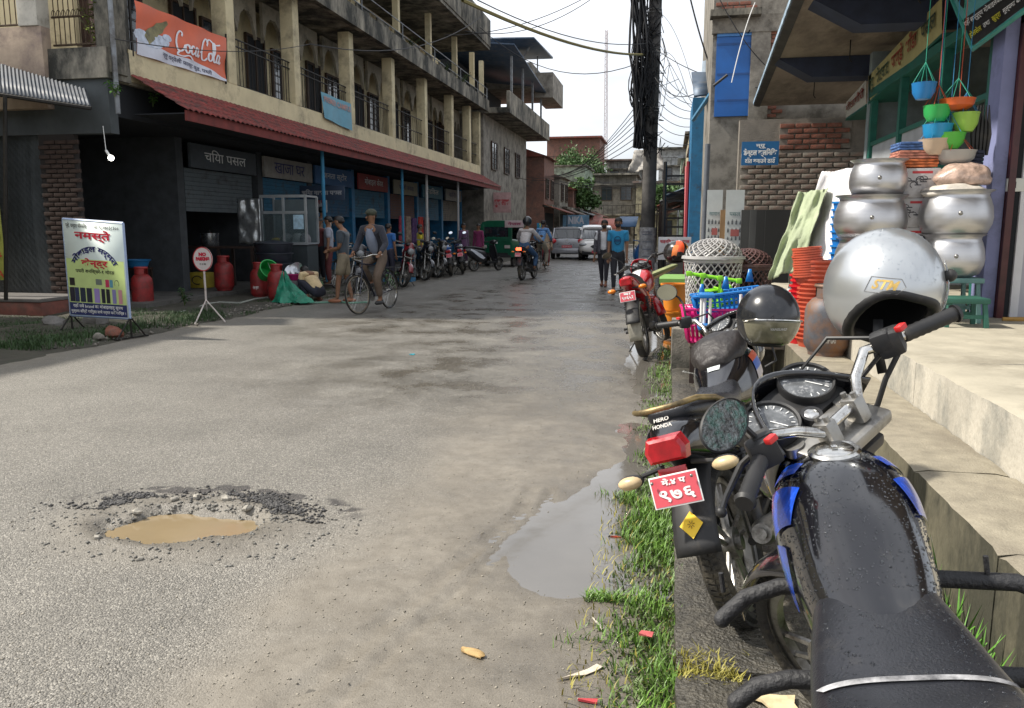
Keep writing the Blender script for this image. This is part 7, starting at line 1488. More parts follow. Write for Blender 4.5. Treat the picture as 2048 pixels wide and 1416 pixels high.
# --- display bench with plastic ware
bench = thing('display_bench', 'low weathered plank bench carrying the plastic baskets beside the verge', 'bench', (.30, 7.6, 0)); 
for i in range(4): mb = MB(); mb.bb(-.1, 1.0, -.35+.30*i, -.07+.30*i, .40, .44, b=.006); mb.build('plank', mat('weathered_plank', (.16, .13, .10), .85, var=.4, scale=4, stretch=(.3, 4, 1)), bench)
for sx in (-.05, .95):
    for sy in (-.3, .8): mb = MB(); mb.bb(sx-.04, sx+.04, sy-.04, sy+.04, -.02, .40); mb.build('leg', M_door, bench)
def basket(name, label, loc, w_, d, h, m, rz=0, rot=None, nx=14, ny=9, taper=.82, cat='basket'):
    t = thing(name, label, cat, loc, rz)
    if rot: t.rotation_euler = [R(a) for a in rot]
    mb = MB(); q_ = lambda s, x, y, z: (x*(taper+(1-taper)*z/h), y*(taper+(1-taper)*z/h), z)
    for z0, z1 in ((0, .02), (h*.5, h*.5+.014), (h*.76, h)):
        for a, b in (((-w_/2, -d/2), (w_/2, -d/2)), ((w_/2, -d/2), (w_/2, d/2)), ((w_/2, d/2), (-w_/2, d/2)), ((-w_/2, d/2), (-w_/2, -d/2))):
            mb.add([q_(0, *a, z0), q_(0, *b, z0), q_(0, *b, z1), q_(0, *a, z1)], [(0, 1, 2, 3)])
    for n_, f in ((nx, lambda k: (-w_/2+w_*k/nx, -d/2)), (nx, lambda k: (-w_/2+w_*k/nx, d/2)), (ny, lambda k: (-w_/2, -d/2+d*k/ny)), (ny, lambda k: (w_/2, -d/2+d*k/ny))):
        for k in range(n_+1): x, y = f(k); mb.tube([q_(0, x, y, 0), q_(0, x, y, h)], w_/nx*.22, 4, False)
    mb.add([q_(0, -w_/2, -d/2, .01), q_(0, w_/2, -d/2, .01), q_(0, w_/2, d/2, .01), q_(0, -w_/2, d/2, .01)], [(0, 1, 2, 3)]); solid(mb.build('body', m, t), .003)
    mb = MB(); mb.tube([q_(0, -w_/2-.01, -d/2-.01, h), q_(0, w_/2+.01, -d/2-.01, h), q_(0, w_/2+.01, d/2+.01, h), q_(0, -w_/2-.01, d/2+.01, h)], .013, 6, closed=True); mb.build('rim', m, t); return t
YB = 7.35
def bx(px, py, Y=YB): return P(px, py, Y=Y)
pk1 = bx(1432, 662); basket('basket', 'pink slatted plastic basket at the front of the stack by the verge', (pk1.x, YB, bx(0, 645).z), .60, .36, .30, flat('pink_plastic', (.62, .01, .17), .4), 4)
g1_ = bx(1395, 605, 7.5); basket('basket', 'lime green plastic basket standing on its side on the pink basket', (g1_.x+.02, 7.5, g1_.z+.0), .25, .26, .16, flat('lime_plastic', (.24, .62, .02), .4), 0, rot=(0, 92, 10), nx=10, ny=10)
mb = MB(); a, b = bx(1378, 547, 7.4), bx(1478, 562, 7.4); mb.cyl(a, b, .016, None, 8)
for u in (0., .28, .62, 1.): mb.box(a.lerp(b, u), (.05, .05, .045), b=.008)
mb.tube([bx(1405, 552, 7.4), bx(1402, 598, 7.4)], .012, 6); mb.tube([bx(1441, 556, 7.4), bx(1438, 590, 7.4)], .012, 6); mb.build('rack', MATS['lime_plastic'], None, 'lime green plastic rack bar laid over the baskets', 'rack')
g2_ = bx(1432, 583, 7.6); basket('basket', 'smaller lime green basket in the middle behind the rack bar', (g2_.x, 7.6, g2_.z-.06), .16, .18, .14, MATS['lime_plastic'], 0, rot=(0, 80, 0), nx=8, ny=8)
b1_ = bx(1455, 612, 7.35); basket('basket', 'bright blue plastic rack tray tilted across the pile of baskets', (b1_.x, 7.3, b1_.z-.02), .58, .28, .15, MATS['blue_plastic'], 0, rot=(0, -8, 4), taper=.95)
basket('basket', 'blue slatted tray under the tilted one', (b1_.x-.02, 7.32, b1_.z-.17), .52, .28, .15, MATS['blue_plastic'], 2, taper=.9)
rp_ = thing('rack', 'pointed blue end pieces of the plastic rack', 'rack')
for x, y in ((1404, 575), (1500, 545), (1452, 560)): p = bx(x, y, 7.2); mb = MB(); mb.add([(p.x-.035, 7.2, p.z-.08), (p.x+.035, 7.2, p.z-.08), (p.x+.012, 7.2, p.z+.03), (p.x-.012, 7.2, p.z+.03)], [(0, 1, 2, 3)]); solid(mb.build('rack_peak', MATS['blue_plastic'], rp_), .02)
rk = thing('shoe_rack', 'small blue and white tubular rack in front of the pink basket', 'rack', tuple(bx(1410, 655, 6.9)))
for dx, dy in ((-.035, 0), (.035, -.02), (.0, .2), (.3, .2)): mb = MB(); mb.cyl((dx, dy, -.0), (dx, dy, .27), .013, None, 10); mb.build('post', M_white, rk)
for z in (-.02, .25): mb = MB(); mb.bb(-.06, .34 if z < 0 else .07, -.04, .22, z, z+.035, b=.008); mb.build('shelf', MATS['blue_plastic'], rk)
def laundry(label, loc, r, h, m, dome=True):
    t = thing('laundry_basket', label, 'laundry basket', loc); mb = MB(); n_ = 26
    for s_ in (-1, 1):
        for k in range(n_): mb.tube([(lambda a, z: ((r*(.86+.14*z/h))*math.cos(a), (r*(.86+.14*z/h))*math.sin(a), z))(2*PI*k/n_+s_*1.5*j/8, h*j/8) for j in range(9)], .0075, 4, False)
    mb.build('lattice', m, t, kind='stuff'); mb = MB()
    for z in (0, h*.99): rr = r*(.86+.14*z/h); mb.lathe([(rr*.97, z), (rr*1.04, z), (rr*1.05, z+.03), (rr*.97, z+.03), (rr*.97, z)], 32)
    mb.build('rim', m, t); mb = MB(); mb.lathe([(r*1.12, h+.03), (r*1.10, h+.055), (r*1.0, h+.06), (r*.98, h+.03)], 32); mb.build('lid_rim', m, t); mb = MB()
    for s_ in (-1, 1):
        for k in range(20): mb.tube([(r*.98*math.cos(R(e))*math.cos(2*PI*k/20+s_*e/70), r*.98*math.cos(R(e))*math.sin(2*PI*k/20+s_*e/70), h+.055+r*.62*math.sin(R(e))) for e in range(0, 91, 15)], .0085, 4, False)
    mb.build('lid', m, t, kind='stuff'); mb = MB(); mb.cyl((0, 0, .01), (0, 0, h*.95), r*.5, r*.6, 14); mb.build('inner_shade', M_dark, t); return t  # dark core paints the shade inside the basket
zr = bx(1425, 517, 8.4).z; laundry('tall silver grey openwork laundry basket with domed lid behind the plastic ware', (bx(1425, 560, 8.4).x, 8.4, zr-.58), .285, .55, mat('grey_plastic', (.36, .35, .34), .45, var=.08))
zr = bx(1492, 532, 8.7).z; laundry('brown openwork laundry basket with domed lid next to the grey one', (bx(1494, 560, 8.7).x, 8.7, zr-.55), .25, .52, mat('brown_plastic', (.10, .05, .045), .5))
mb = MB(); mb.bb(.05, 1.25, 8.05, 9.1, -.02, zr-.60, b=.01); mb.build('concrete_block', M_concd, None, 'low concrete block under the two laundry baskets', 'block')
# orange buckets, planks
q = P(1345, 622, Y=11.0); M_or = flat('orange_plastic', (.70, .24, .02), .4)
bucket('lower orange bucket behind the red motorcycle', (q.x+.02, 11.0, .02), .17, .33, M_or, handle=False); bucket('upper orange bucket standing on the other, with black handle', (q.x+.02, 11.0, .36), .18, .36, M_or)
for i, (a, b, lab) in enumerate([((1290, 563), (1345, 534), 'pale plank resting over the red motorcycle, lower one'), ((1285, 556), (1350, 530), 'greenish plank resting over the red motorcycle, upper one')]):
    p0, p1 = P(*a, Y=10.4), P(*b, Y=10.9); mb = MB(); T, ln = axisM(p0, p1); mb.box((0, 0, ln/2), (.09, .03, ln), M=T); mb.build('plank', mat('plank%d' % i, ((.38, .28, .15), (.20, .22, .10))[i], .8, var=.3), None, lab, 'plank')
# hanging tubs
def hanging(label, px, py, r, h, cc, Y=7.1):
    q = P(px, py, Y=Y); t = thing('hanging_tub', label, 'plastic tub', tuple(q), 0, 'plastic tubs hanging in nets at the shop front'); mb = MB(); mb.lathe([(.0005, 0), (r*.6, .005), (r*.92, h*.45), (r, h), (r*1.05, h+.01), (r*.95, h), (r*.5, .02), (.0005, .02)], 22); mb.build('tub', flat('tub_%d%d' % (px, py), cc, .35), t)
    mb = MB(); 
    for k in range(6): a = 2*PI*k/6; mb.tube([(r*math.cos(a), r*math.sin(a), h), (0, 0, h+.17)], .0025, 4)
    mb.tube([(0, 0, h+.17), (0, 0, 3.3-q.z)], .0025, 4); mb.build('net_string', flat('string_%d' % (px % 3), ((.5, .08, .03), (.02, .3, .2), (.02, .2, .4))[px % 3], .7), t)
for a in [('orange basin hanging highest at the shop front', 1912, 222, .13, .08, (.62, .12, .03)), ('light blue tub hanging at the left of the nets', 1873, 285, .11, .13, (.02, .28, .55)), ('green tub hanging between the blue tub and the pillar', 1895, 300, .12, .12, (.10, .48, .06)), ('bright green ball shaped tub hanging behind the blue tub', 1872, 245, .10, .12, (.04, .42, .10)), ('cream tub hanging low on the left of the nets', 1868, 312, .12, .12, (.55, .42, .30)), ('pale grey basin hanging lowest by the pillar', 1908, 330, .15, .10, (.42, .41, .38)), ('blue tub hanging at the far left of the shop front', 1846, 200, .09, .12, (.02, .2, .5)), ('lime tub hanging right beside the purple pillar', 1928, 265, .10, .14, (.3, .52, .08))]: hanging(*a)
mb = MB(); q = P(1962, 275, Y=7.2)
for k in range(5): mb.tube([(q.x+.02*k-.04, 7.2, q.z+.25), (q.x+.03*k-.07, 7.18, q.z+.02), (q.x+.025*k-.05, 7.2, q.z-.14)], [.004, .02, .012], 6)
mb.build('hanging_straps', M_blackm, None, 'bunch of black straps hanging on the purple pillar', 'straps')
# --- walls and posters beyond the shop on the right
bw = thing('brick_building', 'unplastered brick and concrete building with a tall bright blue sheet panel on the right', 'building'); YW = 17.6
xw0 = P(1425, 100, Y=YW).x; xw1 = 4.5
mb = MB(); mb.bb(xw0, xw1, YW, YW+6, 0, 8.5); mb.build('wall', M_plast, bw)
def bpx(x, y): return P(x, y, Y=YW)
def area_box(name, m, x0, y0, x1, y1, dep, par=bw, Y=YW): a, b = P(x0, y0, Y=Y), P(x1, y1, Y=Y); mb = MB(); mb.bb(a.x, b.x, Y-dep, Y-.001, b.z, a.z); return mb.build(name, m, par)
area_box('blue_panel', mat('blue_sheet', (.005, .10, .36), .45, var=.15, scale=2), 1434, 68, 1503, 232, .05)
area_box('panel_lip', mat('blue_sheet2', (.05, .2, .5), .4), 1434, 66, 1503, 72, .08)
for y in (88, 148, 200): area_box('panel_joint', mat('blue_joint', (.004, .06, .22), .5), 1434, y, 1503, y+2, .056)
area_box('column', M_plast, 1503, 62, 1530, 300, .10); area_box('beam', M_plast, 1425, 36, 1600, 62, .12); area_box('ledge', M_mold, 1420, 28, 1520, 36, .35)
bb_ = MB(); bb_.box((0, 0, 0), (.21, .06, .062), b=.005); bme = bb_.mesh('brick', M_brick)
def bricks(par, x0, y0, x1, y1, Y, me=bme, w_=.235, h_=.082, lim=150):
    a, b = P(x0, y0, Y=Y), P(x1, y1, Y=Y); n = 0; z = b.z+.04; r_ = 0
    mo = MB(); mo.bb(a.x, b.x, Y-.02, Y-.004, b.z, a.z); mo.build('mortar', M_mort, par)
    while z < a.z-.03 and n < lim:
        x = a.x+.11+(.12 if r_ % 2 else 0)
        while x < b.x-.09 and n < lim: inst(me, 'brick', par, (x, Y-.025+random.uniform(-.006, .006), z), (0, 0, random.uniform(-1, 1))); x += w_; n += 1
        z += h_; r_ += 1
bricks(bw, 1531, 64, 1600, 170, YW-.0); bricks(bw, 1432, 2, 1520, 27, YW-.05, lim=60); bricks(bw, 1532, 175, 1570, 235, YW, lim=50)
lw = thing('brick_wall', 'whitewashed low brick wall behind the clinic sign and the hanging goods', 'wall'); YL = 13.6
mb = MB(); a, b = P(1480, 240, Y=YL), P(1740, 560, Y=YL); mb.bb(a.x, b.x, YL, YL+.2, 0, a.z); mb.build('core', M_mort, lw)
bb2 = MB(); bb2.box((0, 0, 0), (.21, .06, .062), b=.005); bme2 = bb2.mesh('brick', mat('whitewashed_brick', (.28, .25, .21), .9, var=.35, scale=5, dirt=(.20, .08, .055), dscale=2, damt=.5, bump=.3))
bricks(lw, 1482, 300, 1735, 420, YL, bme2, lim=170); bricks(lw, 1560, 245, 1700, 298, YL, bme, lim=110)
cs_ = thing('clinic_sign', 'small blue dental clinic sign with white lettering on the right', 'sign'); YS = 13.2; a, b = P(1484, 284, Y=YS), P(1556, 330, Y=YS); mb = MB(); mb.bb(a.x, b.x, YS-.03, YS, b.z, a.z); cb2 = mb.build('board', mat('clinic_blue', (.01, .12, .30), .5, var=.05), cs_)
cx_ = (a.x+b.x)/2; h_ = a.z-b.z
text('न्यू', M_wtxt, cb2, .1, (cx_, YS-.033, b.z+h_*.82), width=.15, height=.07, bold=.003); text('डेन्टल क्लिनिक', M_wtxt, cb2, .1, (cx_, YS-.033, b.z+h_*.52), width=(b.x-a.x)*.9, height=.13, bold=.004); text('दाँत बनाउने ठाउँ', M_wtxt, cb2, .1, (cx_, YS-.033, b.z+h_*.17), width=(b.x-a.x)*.82, height=.09, bold=.003)
dk = thing('dark_stall', 'dark narrow stall wall with vertical sheets behind the laundry baskets', 'stall'); 
for i, (x0, x1, cc) in enumerate([(1483, 1500, .05), (1500, 1512, .07), (1512, 1530, .025), (1530, 1570, .02)]): area_box('sheet', mat('stall_sheet%d' % i, (cc, cc*1.02, cc), .8, var=.3, scale=3, stretch=(1, 1, .2)), x0, 420, x1, 640, .05+.02*i, dk, 12.2)
for i, (x0, x1, y0, y1, Y, lab) in enumerate([(1415, 1441, 380, 505, 12.4, 'tall white poster of kitchen utensils, left of the wooden post'), (1453, 1484, 380, 508, 12.3, 'tall white poster of kitchen utensils, right of the wooden post')]):
    ps = thing('poster_board', lab, 'poster'); a, b = P(x0, y0, Y=Y), P(x1, y1, Y=Y); mb = MB(); mb.bb(a.x, b.x, Y-.02, Y, b.z, a.z); pb = mb.build('board', mat('poster_white', (.50, .53, .52), .6, var=.08), ps); r_ = random.Random(i); mb = MB(); text(('सामान', 'पसल')[i], flat('poster_ink', (.05, .14, .15), .6), pb, .08, ((a.x+b.x)/2, Y-.024, a.z-.35), width=.15, height=.05)
    for rr in range(5):
        for cc in range(4):
            x = a.x+(b.x-a.x)*(.16+.22*cc); z = a.z-.5-(.115)*rr; hh = r_.uniform(.03, .06)
            mb.bb(x-.012, x+.012, Y-.024, Y-.0205, z, z+hh); mb.bb(x-.005, x+.005, Y-.024, Y-.0205, z+hh, z+hh+.02)
    mb.build('utensil_print', flat('utensil_ink', (.10, .11, .12), .5), pb)
    mb = MB(); mb.bb(a.x+.08, b.x-.06, Y-.0245, Y-.0205, b.z+.26, b.z+.36); mb.build('red_print', flat('poster_red', (.35, .10, .09), .5), pb)
area_box('wooden_post', mat('raw_wood', (.28, .17, .08), .8, var=.3, stretch=(3, 3, .5)), 1441, 420, 1453, 540, .06, None, 12.35)
o = [o for o in COL.objects if o.name.startswith('wooden_post')][-1]; o['label'] = 'raw wooden post between the two utensil posters'; o['category'] = 'post'
# ================================================================ FAR STREET
rs = MB(); rs.quad((.1, 11.2, .0), (30, 11.2, .0), (30, 130, .0), (.1, 130, .0)); rs.build('roadside', mat('roadside_dirt', (.17, .155, .13), .85, var=.3, scale=1.5, bump=.3, bscale=20, dirt=(.08, .07, .06)), kind='structure')
rs = MB(); rs.quad((-30, 58, .012), (-7.5, 58, .012), (-7.5, 130, .012), (-30, 130, .012)); rs.build('roadside', MATS['roadside_dirt'], kind='structure')
def boxpart(par, nm, m, x0, x1, y0, y1, z0, z1, b=0.): mb = MB(); mb.bb(x0, x1, y0, y1, z0, z1, b=b); return mb.build(nm, m, par)
# second left building with blue metal roofs
b2_ = thing('roof_terrace_building', 'concrete building past the arcade with two dark blue metal roofs over its open terraces', 'building')
boxpart(b2_, 'wall', M_plast, -17, -8.9, 38.3, 50, 0, 6.9); boxpart(b2_, 'floor_slab', M_mold, -17, -7.6, 38.2, 51, 6.9, 7.15)
def wpt(x, y, Y): return P(x, y, Y=Y)
boxpart(b2_, 'terrace_parapet', M_mold, -7.75, -7.6, 38.2, 51, 7.15, 7.9); boxpart(b2_, 'terrace_back', M_dark, -17, -10.5, 39, 50, 7.15, 9.6)
mb = MB(); mb.add([(-15, 37.8, 10.6), (-7.3, 37.8, 9.9), (-7.3, 48, 9.3), (-15, 48, 10.2)], [(0, 1, 2, 3)]); solid(mb.build('lower_roof', M_corr, b2_), .08)
for y in (39, 42, 45, 48): boxpart(b2_, 'post', M_sheet, -7.72, -7.62, y-.05, y+.05, 7.9, 9.6)
boxpart(b2_, 'upper_room', M_plast, -12, -7.9, 46, 51.5, 9.3, 10.7); boxpart(b2_, 'upper_parapet', M_plast, -8.0, -6.9, 47.5, 52, 9.0, 10.4)
mb = MB(); a, b, c, d = wpt(955, 75, 44), wpt(1068, 74, 44), wpt(1106, 114, 49), wpt(985, 118, 49); mb.add([a, b, c, d], [(0, 1, 2, 3)]); solid(mb.build('upper_roof', M_corr, b2_), .1)
mb = MB(); a, b, c, d = wpt(1046, 148, 47), wpt(1082, 160, 50), wpt(1094, 182, 51), wpt(1052, 170, 48); mb.add([a, b, c, d], [(0, 1, 2, 3)]); solid(mb.build('pink_canopy', mat('pink_sheet', (.40, .12, .14), .6), b2_), .06)
mb = MB(); mb.tube([wpt(1044, 120, 46), wpt(1066, 82, 46)], .06, 6); mb.tube([wpt(1075, 155, 48), wpt(1075, 112, 48)], .04, 6); mb.build('strut', M_sheet, b2_)
for i in range(3): window(b2_, (-8.88, 40.5+3.2*i, 4.4), (0, 1, 0), (1, 0, 0), 1.3, 1.4, M_frame, M_pane, 2, 4)
# generic roadside house facing the street
def house(label, side, x, y0, y1, h, wallm, roofm=None, awn=None, win=2, floors=2, sign=None, seed=0, depth=7, pitched=False):
    t = thing('house', label, 'building'); x1 = x-side*depth*-1; X0, X1 = (x-depth, x) if side < 0 else (x, x+depth); r_ = random.Random(seed); n = Vector((1, 0, 0)) if side < 0 else Vector((-1, 0, 0)); fx_ = x+.01*n.x
    boxpart(t, 'wall', wallm, X0, X1, y0, y1, 0, h)
    boxpart(t, 'shop_opening_shade', M_dark, min(x+.02*n.x, x-.3*n.x), max(x+.02*n.x, x-.3*n.x), y0+.4, y1-.4, .15, 2.5)  # solid dark box stands for the shade inside the open shop
    fh = (h-2.9)/max(1, floors-1)
    for f in range(floors-1):
        for k in range(win): window(t, (x+.015*n.x, y0+(y1-y0)*(k+.5)/win, 3.2+fh*f+.2), (0, 1, 0), n, min(1.2, (y1-y0)/win*.6), min(1.3, fh*.6), M_frame, M_pane, 2, 3)
        # windows on the face towards the camera
        window(t, ((X0+X1)/2, y0-.015, 3.2+fh*f+.2), (-1, 0, 0), (0, -1, 0), 1.1, min(1.2, fh*.6), M_frame, M_pane, 2, 3)
        boxpart(t, 'ledge', M_mold, min(x-.1*n.x, x+.55*n.x), max(x-.1*n.x, x+.55*n.x), y0, y1, 2.85+fh*f, 3.0+fh*f)
    if roofm:
        mb = MB(); zz = h
        if pitched: mb.add([(X0-.3, y0-.3, zz), (X1+.3, y0-.3, zz), (X1+.3, y1+.3, zz), (X0-.3, y1+.3, zz), ((X0+X1)/2, y0-.3, zz+1.3), ((X0+X1)/2, y1+.3, zz+1.3)], [(0, 3, 5, 4), (1, 4, 5, 2), (0, 4, 1), (3, 2, 5), (0, 1, 2, 3)])
        else: mb.bb(X0-.2, X1+.2, y0-.2, y1+.2, zz, zz+.12)
        mb.build('roof', roofm, t)
    if awn:
        mb = MB(); a = x; b = x+1.5*n.x; mb.add([(a, y0, 3.0), (a, y1, 3.0), (b, y1, 2.45), (b, y0, 2.45)], [(0, 1, 2, 3)]); solid(mb.build('awning', awn, t), .05)
        for y in (y0+.2, y1-.2): boxpart(t, 'awning_post', M_door, min(b-.05*n.x, b), max(b-.05*n.x, b), y-.04, y+.04, 0, 2.45)
    return t
M_redroof = mat('rusty_red_roof', (.20, .05, .035), .7, var=.5, scale=3, dirt=(.10, .07, .05), dscale=2); M_rust = mat('rust_sheet', (.16, .11, .085), .7, var=.5, scale=2, dirt=(.25, .22, .2), dscale=3); M_gplast = mat('green_plaster', (.28, .36, .27), .85, var=.2, dirt=(.10, .11, .09), dscale=2, damt=.6)
M_cream = mat('cream_plaster', (.42, .37, .24), .85, var=.2, dirt=(.14, .12, .09), dscale=2, damt=.6); M_pinkw = mat('brown_brickface', (.20, .10, .075), .9, var=.4, scale=12, dirt=(.1, .07, .06)); M_bluew = mat('faded_blue', (.05, .17, .27), .7, var=.3, dirt=(.1, .1, .1)); M_wplast = mat('pale_plaster', (.42, .43, .42), .85, var=.2, dirt=(.15, .15, .14), dscale=2, damt=.6)
L_ = [('brown two storey house with red sheet awning just beyond the blue roofed building', 51.5, 56, 6.0, M_pinkw, M_redroof, M_redroof, 2, 2, True), ('grey shop house with a rusty roof on the left, behind the hatchback', 56.3, 61, 5.0, M_plast, M_rust, M_rust, 2, 2, True), ('low dark shop with pink sheet roof at the far left of the street', 61.4, 66, 4.4, M_pinkw, M_redroof, M_sheet, 2, 2, True), ('greenish house near the bend on the left', 66.4, 73, 6.5, M_gplast, M_mold, M_redroof, 2, 2, False)]
for i, (lb, y0, y1, h, wm, rm, aw, wn_, fl, pt) in enumerate(L_): house(lb, -1, -8.0+.35*i, y0, y1, h, wm, rm, aw, wn_, fl, seed=i, pitched=pt)
# buildings closing the end of the street
E_ = [('wide grey mouldy building closing the end of the street', -9, -3.4, 80, 6.6, M_plast, M_mold, 3), ('cream building with balcony at the end of the street, behind the walking pair', -3.2, .6, 76, 5.6, M_cream, M_rust, 2), ('pale green building with metal sheets right of the cream one', .8, 4.2, 74, 7.6, M_gplast, M_sheet, 2), ('tall brown building far behind with red terrace roof', -14, -8, 92, 11.5, M_pinkw, M_redroof, 3), ('tall pale building far behind the pole', -1.5, 4.5, 96, 10.5, M_wplast, M_mold, 3), ('distant grey building in the gap between the roofs', -7.8, -2, 100, 9.6, M_wplast, M_rust, 3)]
for lb, x0, x1, y, h, wm, rm, nw in E_:
    t = thing('house', lb, 'building'); boxpart(t, 'wall', wm, x0, x1, y, y+7, 0, h); boxpart(t, 'roof', rm, x0-.3, x1+.3, y-.9, y+7.3, h, h+.18)
    for f in range(int((h-.6)//2.9)):
        for k in range(nw): window(t, (x0+(x1-x0)*(k+.5)/nw, y-.015, .9+2.9*f+(.4 if f else 0)), (-1, 0, 0), (0, -1, 0), 1.1, 1.35, M_frame, M_pane, 2, 3)
        boxpart(t, 'balcony_slab', M_mold, x0, x1, y-.9, y, 2.75+2.9*f, 2.9+2.9*f)
        mb = MB(); mb.tube([(x0, y-.88, 3.7+2.9*f), (x1, y-.88, 3.7+2.9*f)], .03, 4)
        for k in range(14): xx = x0+(x1-x0)*k/13; mb.tube([(xx, y-.88, 2.9+2.9*f), (xx, y-.88, 3.7+2.9*f)], .018, 4)
        mb.build('balcony_rail', M_iron, t)
# right side far houses
R_ = [('dark house with blue wall and corrugated roof right behind the utility pole', 1.35, 24.2, 29, 7.2, M_bluew, M_corr, M_corr, 1, 3), ('brick shop house on the right beyond the blue one', 1.1, 29.5, 35, 5.6, M_pinkw, M_rust, M_sheet, 2, 2), ('grey shop with pale awning further along on the right', .9, 35.5, 42, 5.0, M_plast, M_rust, M_redroof, 2, 2), ('cream shop house near the street end on the right', .8, 42.5, 50, 6.2, M_cream, M_mold, M_rust, 2, 2), ('faded green shop last in the right hand row', .9, 50.5, 60, 5.4, M_gplast, M_rust, M_redroof, 2, 2)]
for i, (lb, x, y0, y1, h, wm, rm, aw, wn_, fl) in enumerate(R_): house(lb, 1, x, y0, y1, h, wm, rm, aw, wn_, fl, seed=20+i, depth=8)
# corrugated lean-to, water tank and red stair frame on the right
t = thing('lean_to', 'corrugated roof lean-to with pale water tank beside the blue sheet panel', 'shed'); a, b, c, d = P(1383, 148, Y=21), P(1424, 148, Y=21), P(1424, 190, Y=19), P(1388, 195, Y=19); mb = MB(); mb.add([a, b, c, d], [(0, 1, 2, 3)]); solid(mb.build('roof', M_corr, t), .05); q = P(1415, 146, Y=21.2); mb = MB(); mb.cyl(q, q+Vector((0, 0, .28)), .14, .13, 16); mb.build('water_tank', mat('tank_blue', (.35, .42, .5), .5), t); boxpart(t, 'wall', M_blue, P(1386, 200, Y=21).x, P(1424, 200, Y=21).x, 21, 23.8, 0, P(1386, 195, Y=21).z)
mb = MB(); mb.tube([P(1386, 240, Y=19.5), P(1424, 184, Y=18.5)], .05, 6); mb.build('blue_pipe', mat('pipe_blue', (.10, .25, .4), .5), t)
t = thing('stair_frame', 'dark steel stair frame with red parts behind the utility pole base', 'staircase'); x0, x1 = P(1327, 450, Y=22).x, P(1372, 450, Y=22).x
for i in range(9): boxpart(t, 'step', M_iron, x0, x1, 22+.2*i, 22.15+.2*i, 1.0+.24*i, 1.05+.24*i)
for x in (x0, x1): mb = MB(); mb.tube([(x, 21.9, .9), (x, 23.8, 3.2)], .05, 5); mb.tube([(x, 21.9, 0), (x, 21.9, 3.2)], .05, 5); mb.build('side_rail', mat('red_steel', (.30, .02, .03), .6) if x == x1 else M_iron, t)
# signboards
def board(name, label, px0, py0, px1, py1, Y, m, cat='sign', dep=.04, lines=(), leg=False):
    a, b = P(px0, py0, Y=Y), P(px1, py1, Y=Y); t = thing(name, label, cat); o = boxpart(t, 'board', m, a.x, b.x, Y-dep, Y, b.z, a.z, .004)
    for (s_, cc, fz, hh, ww) in lines: text(s_, flat('ink_%d_%d' % (int(cc[0]*100), int(cc[2]*100)), cc, .6), o, .1, ((a.x+b.x)/2, Y-dep-.004, b.z+(a.z-b.z)*fz), width=(b.x-a.x)*ww, height=(a.z-b.z)*hh, bold=.004)
    if leg: 
        for x in (a.x+.04, b.x-.04): mb = MB(); mb.tube([(x, Y+.01, b.z), (x, Y+.01, 0)], .02, 5); mb.build('leg', M_iron, t)
    return t, o, a, b
wb = mat('sign_white_far', (.50, .50, .52), .6, var=.08)
t, o, a, b = board('signboard', 'white roadside signboard with red heading and small appliance pictures, right of the papered pole', 1317, 474, 1381, 520, 15.5, wb, lines=(('चाइनिज सामान पसल', (.40, .04, .06), .80, .2, .9),), leg=True); mb = MB(); r_ = random.Random(3)
for i in range(9): x = a.x+(b.x-a.x)*(.12+.095*i); mb.bb(x, x+.03+.02*r_.random(), 15.452, 15.459, b.z+(a.z-b.z)*(.25+.2*(i % 2)), b.z+(a.z-b.z)*(.38+.2*(i % 2)))
mb.build('appliance_print', flat('appl_ink', (.05, .08, .14), .6), o)
board('signboard', 'small white sheet sign with red marks leaning beside the grey laundry basket', 1388, 500, 1418, 545, 9.6, wb, lines=(('पसल', (.5, .03, .06), .6, .3, .6),))
board('signboard', 'light blue shop banner with dark figures above the white car', 1126, 430, 1178, 468, 52, mat('banner_far_blue', (.12, .24, .36), .6, var=.4, scale=2), lines=(('बाटा स्टोर', (.35, .05, .06), .2, .3, .8), ('NIKA', (.5, .5, .55), .7, .4, .6)))
board('signboard', 'pale pink shop sign above the green three-wheeler', 985, 385, 1022, 425, 40.5, mat('sign_pink_far', (.45, .28, .27), .6, var=.2), lines=(('शुभ लाभ', (.4, .04, .05), .5, .4, .8),))
board('signboard', 'pink and white box sign on the roof of the green three-wheeler', 1010, 441, 1048, 455, 29.5, mat('sign_pale_pink', (.50, .38, .38), .6, var=.15), lines=(('नेपाल', (.3, .05, .1), .5, .5, .7),))
board('signboard', 'small blue and yellow sticker board behind the cyclists', 1074, 446, 1087, 460, 44, mat('sky_board', (.02, .25, .45), .5), lines=(('7', (.6, .6, .05), .5, .8, .3),))
board('signboard', 'dark shop name board with white letters under the red tile awning', 600, 372, 690, 400, 19.9, mat('board_dk', (.03, .05, .09), .6), lines=(('चिया नास्ता पसल', (.4, .4, .42), .5, .5, .9),))
board('signboard', 'white and red menu board behind the man in beige', 622, 395, 655, 425, 20.6, wb, lines=(('खाजा घर', (.4, .04, .05), .7, .3, .8), ('मोमो चाउमिन', (.05, .05, .1), .3, .25, .85)))
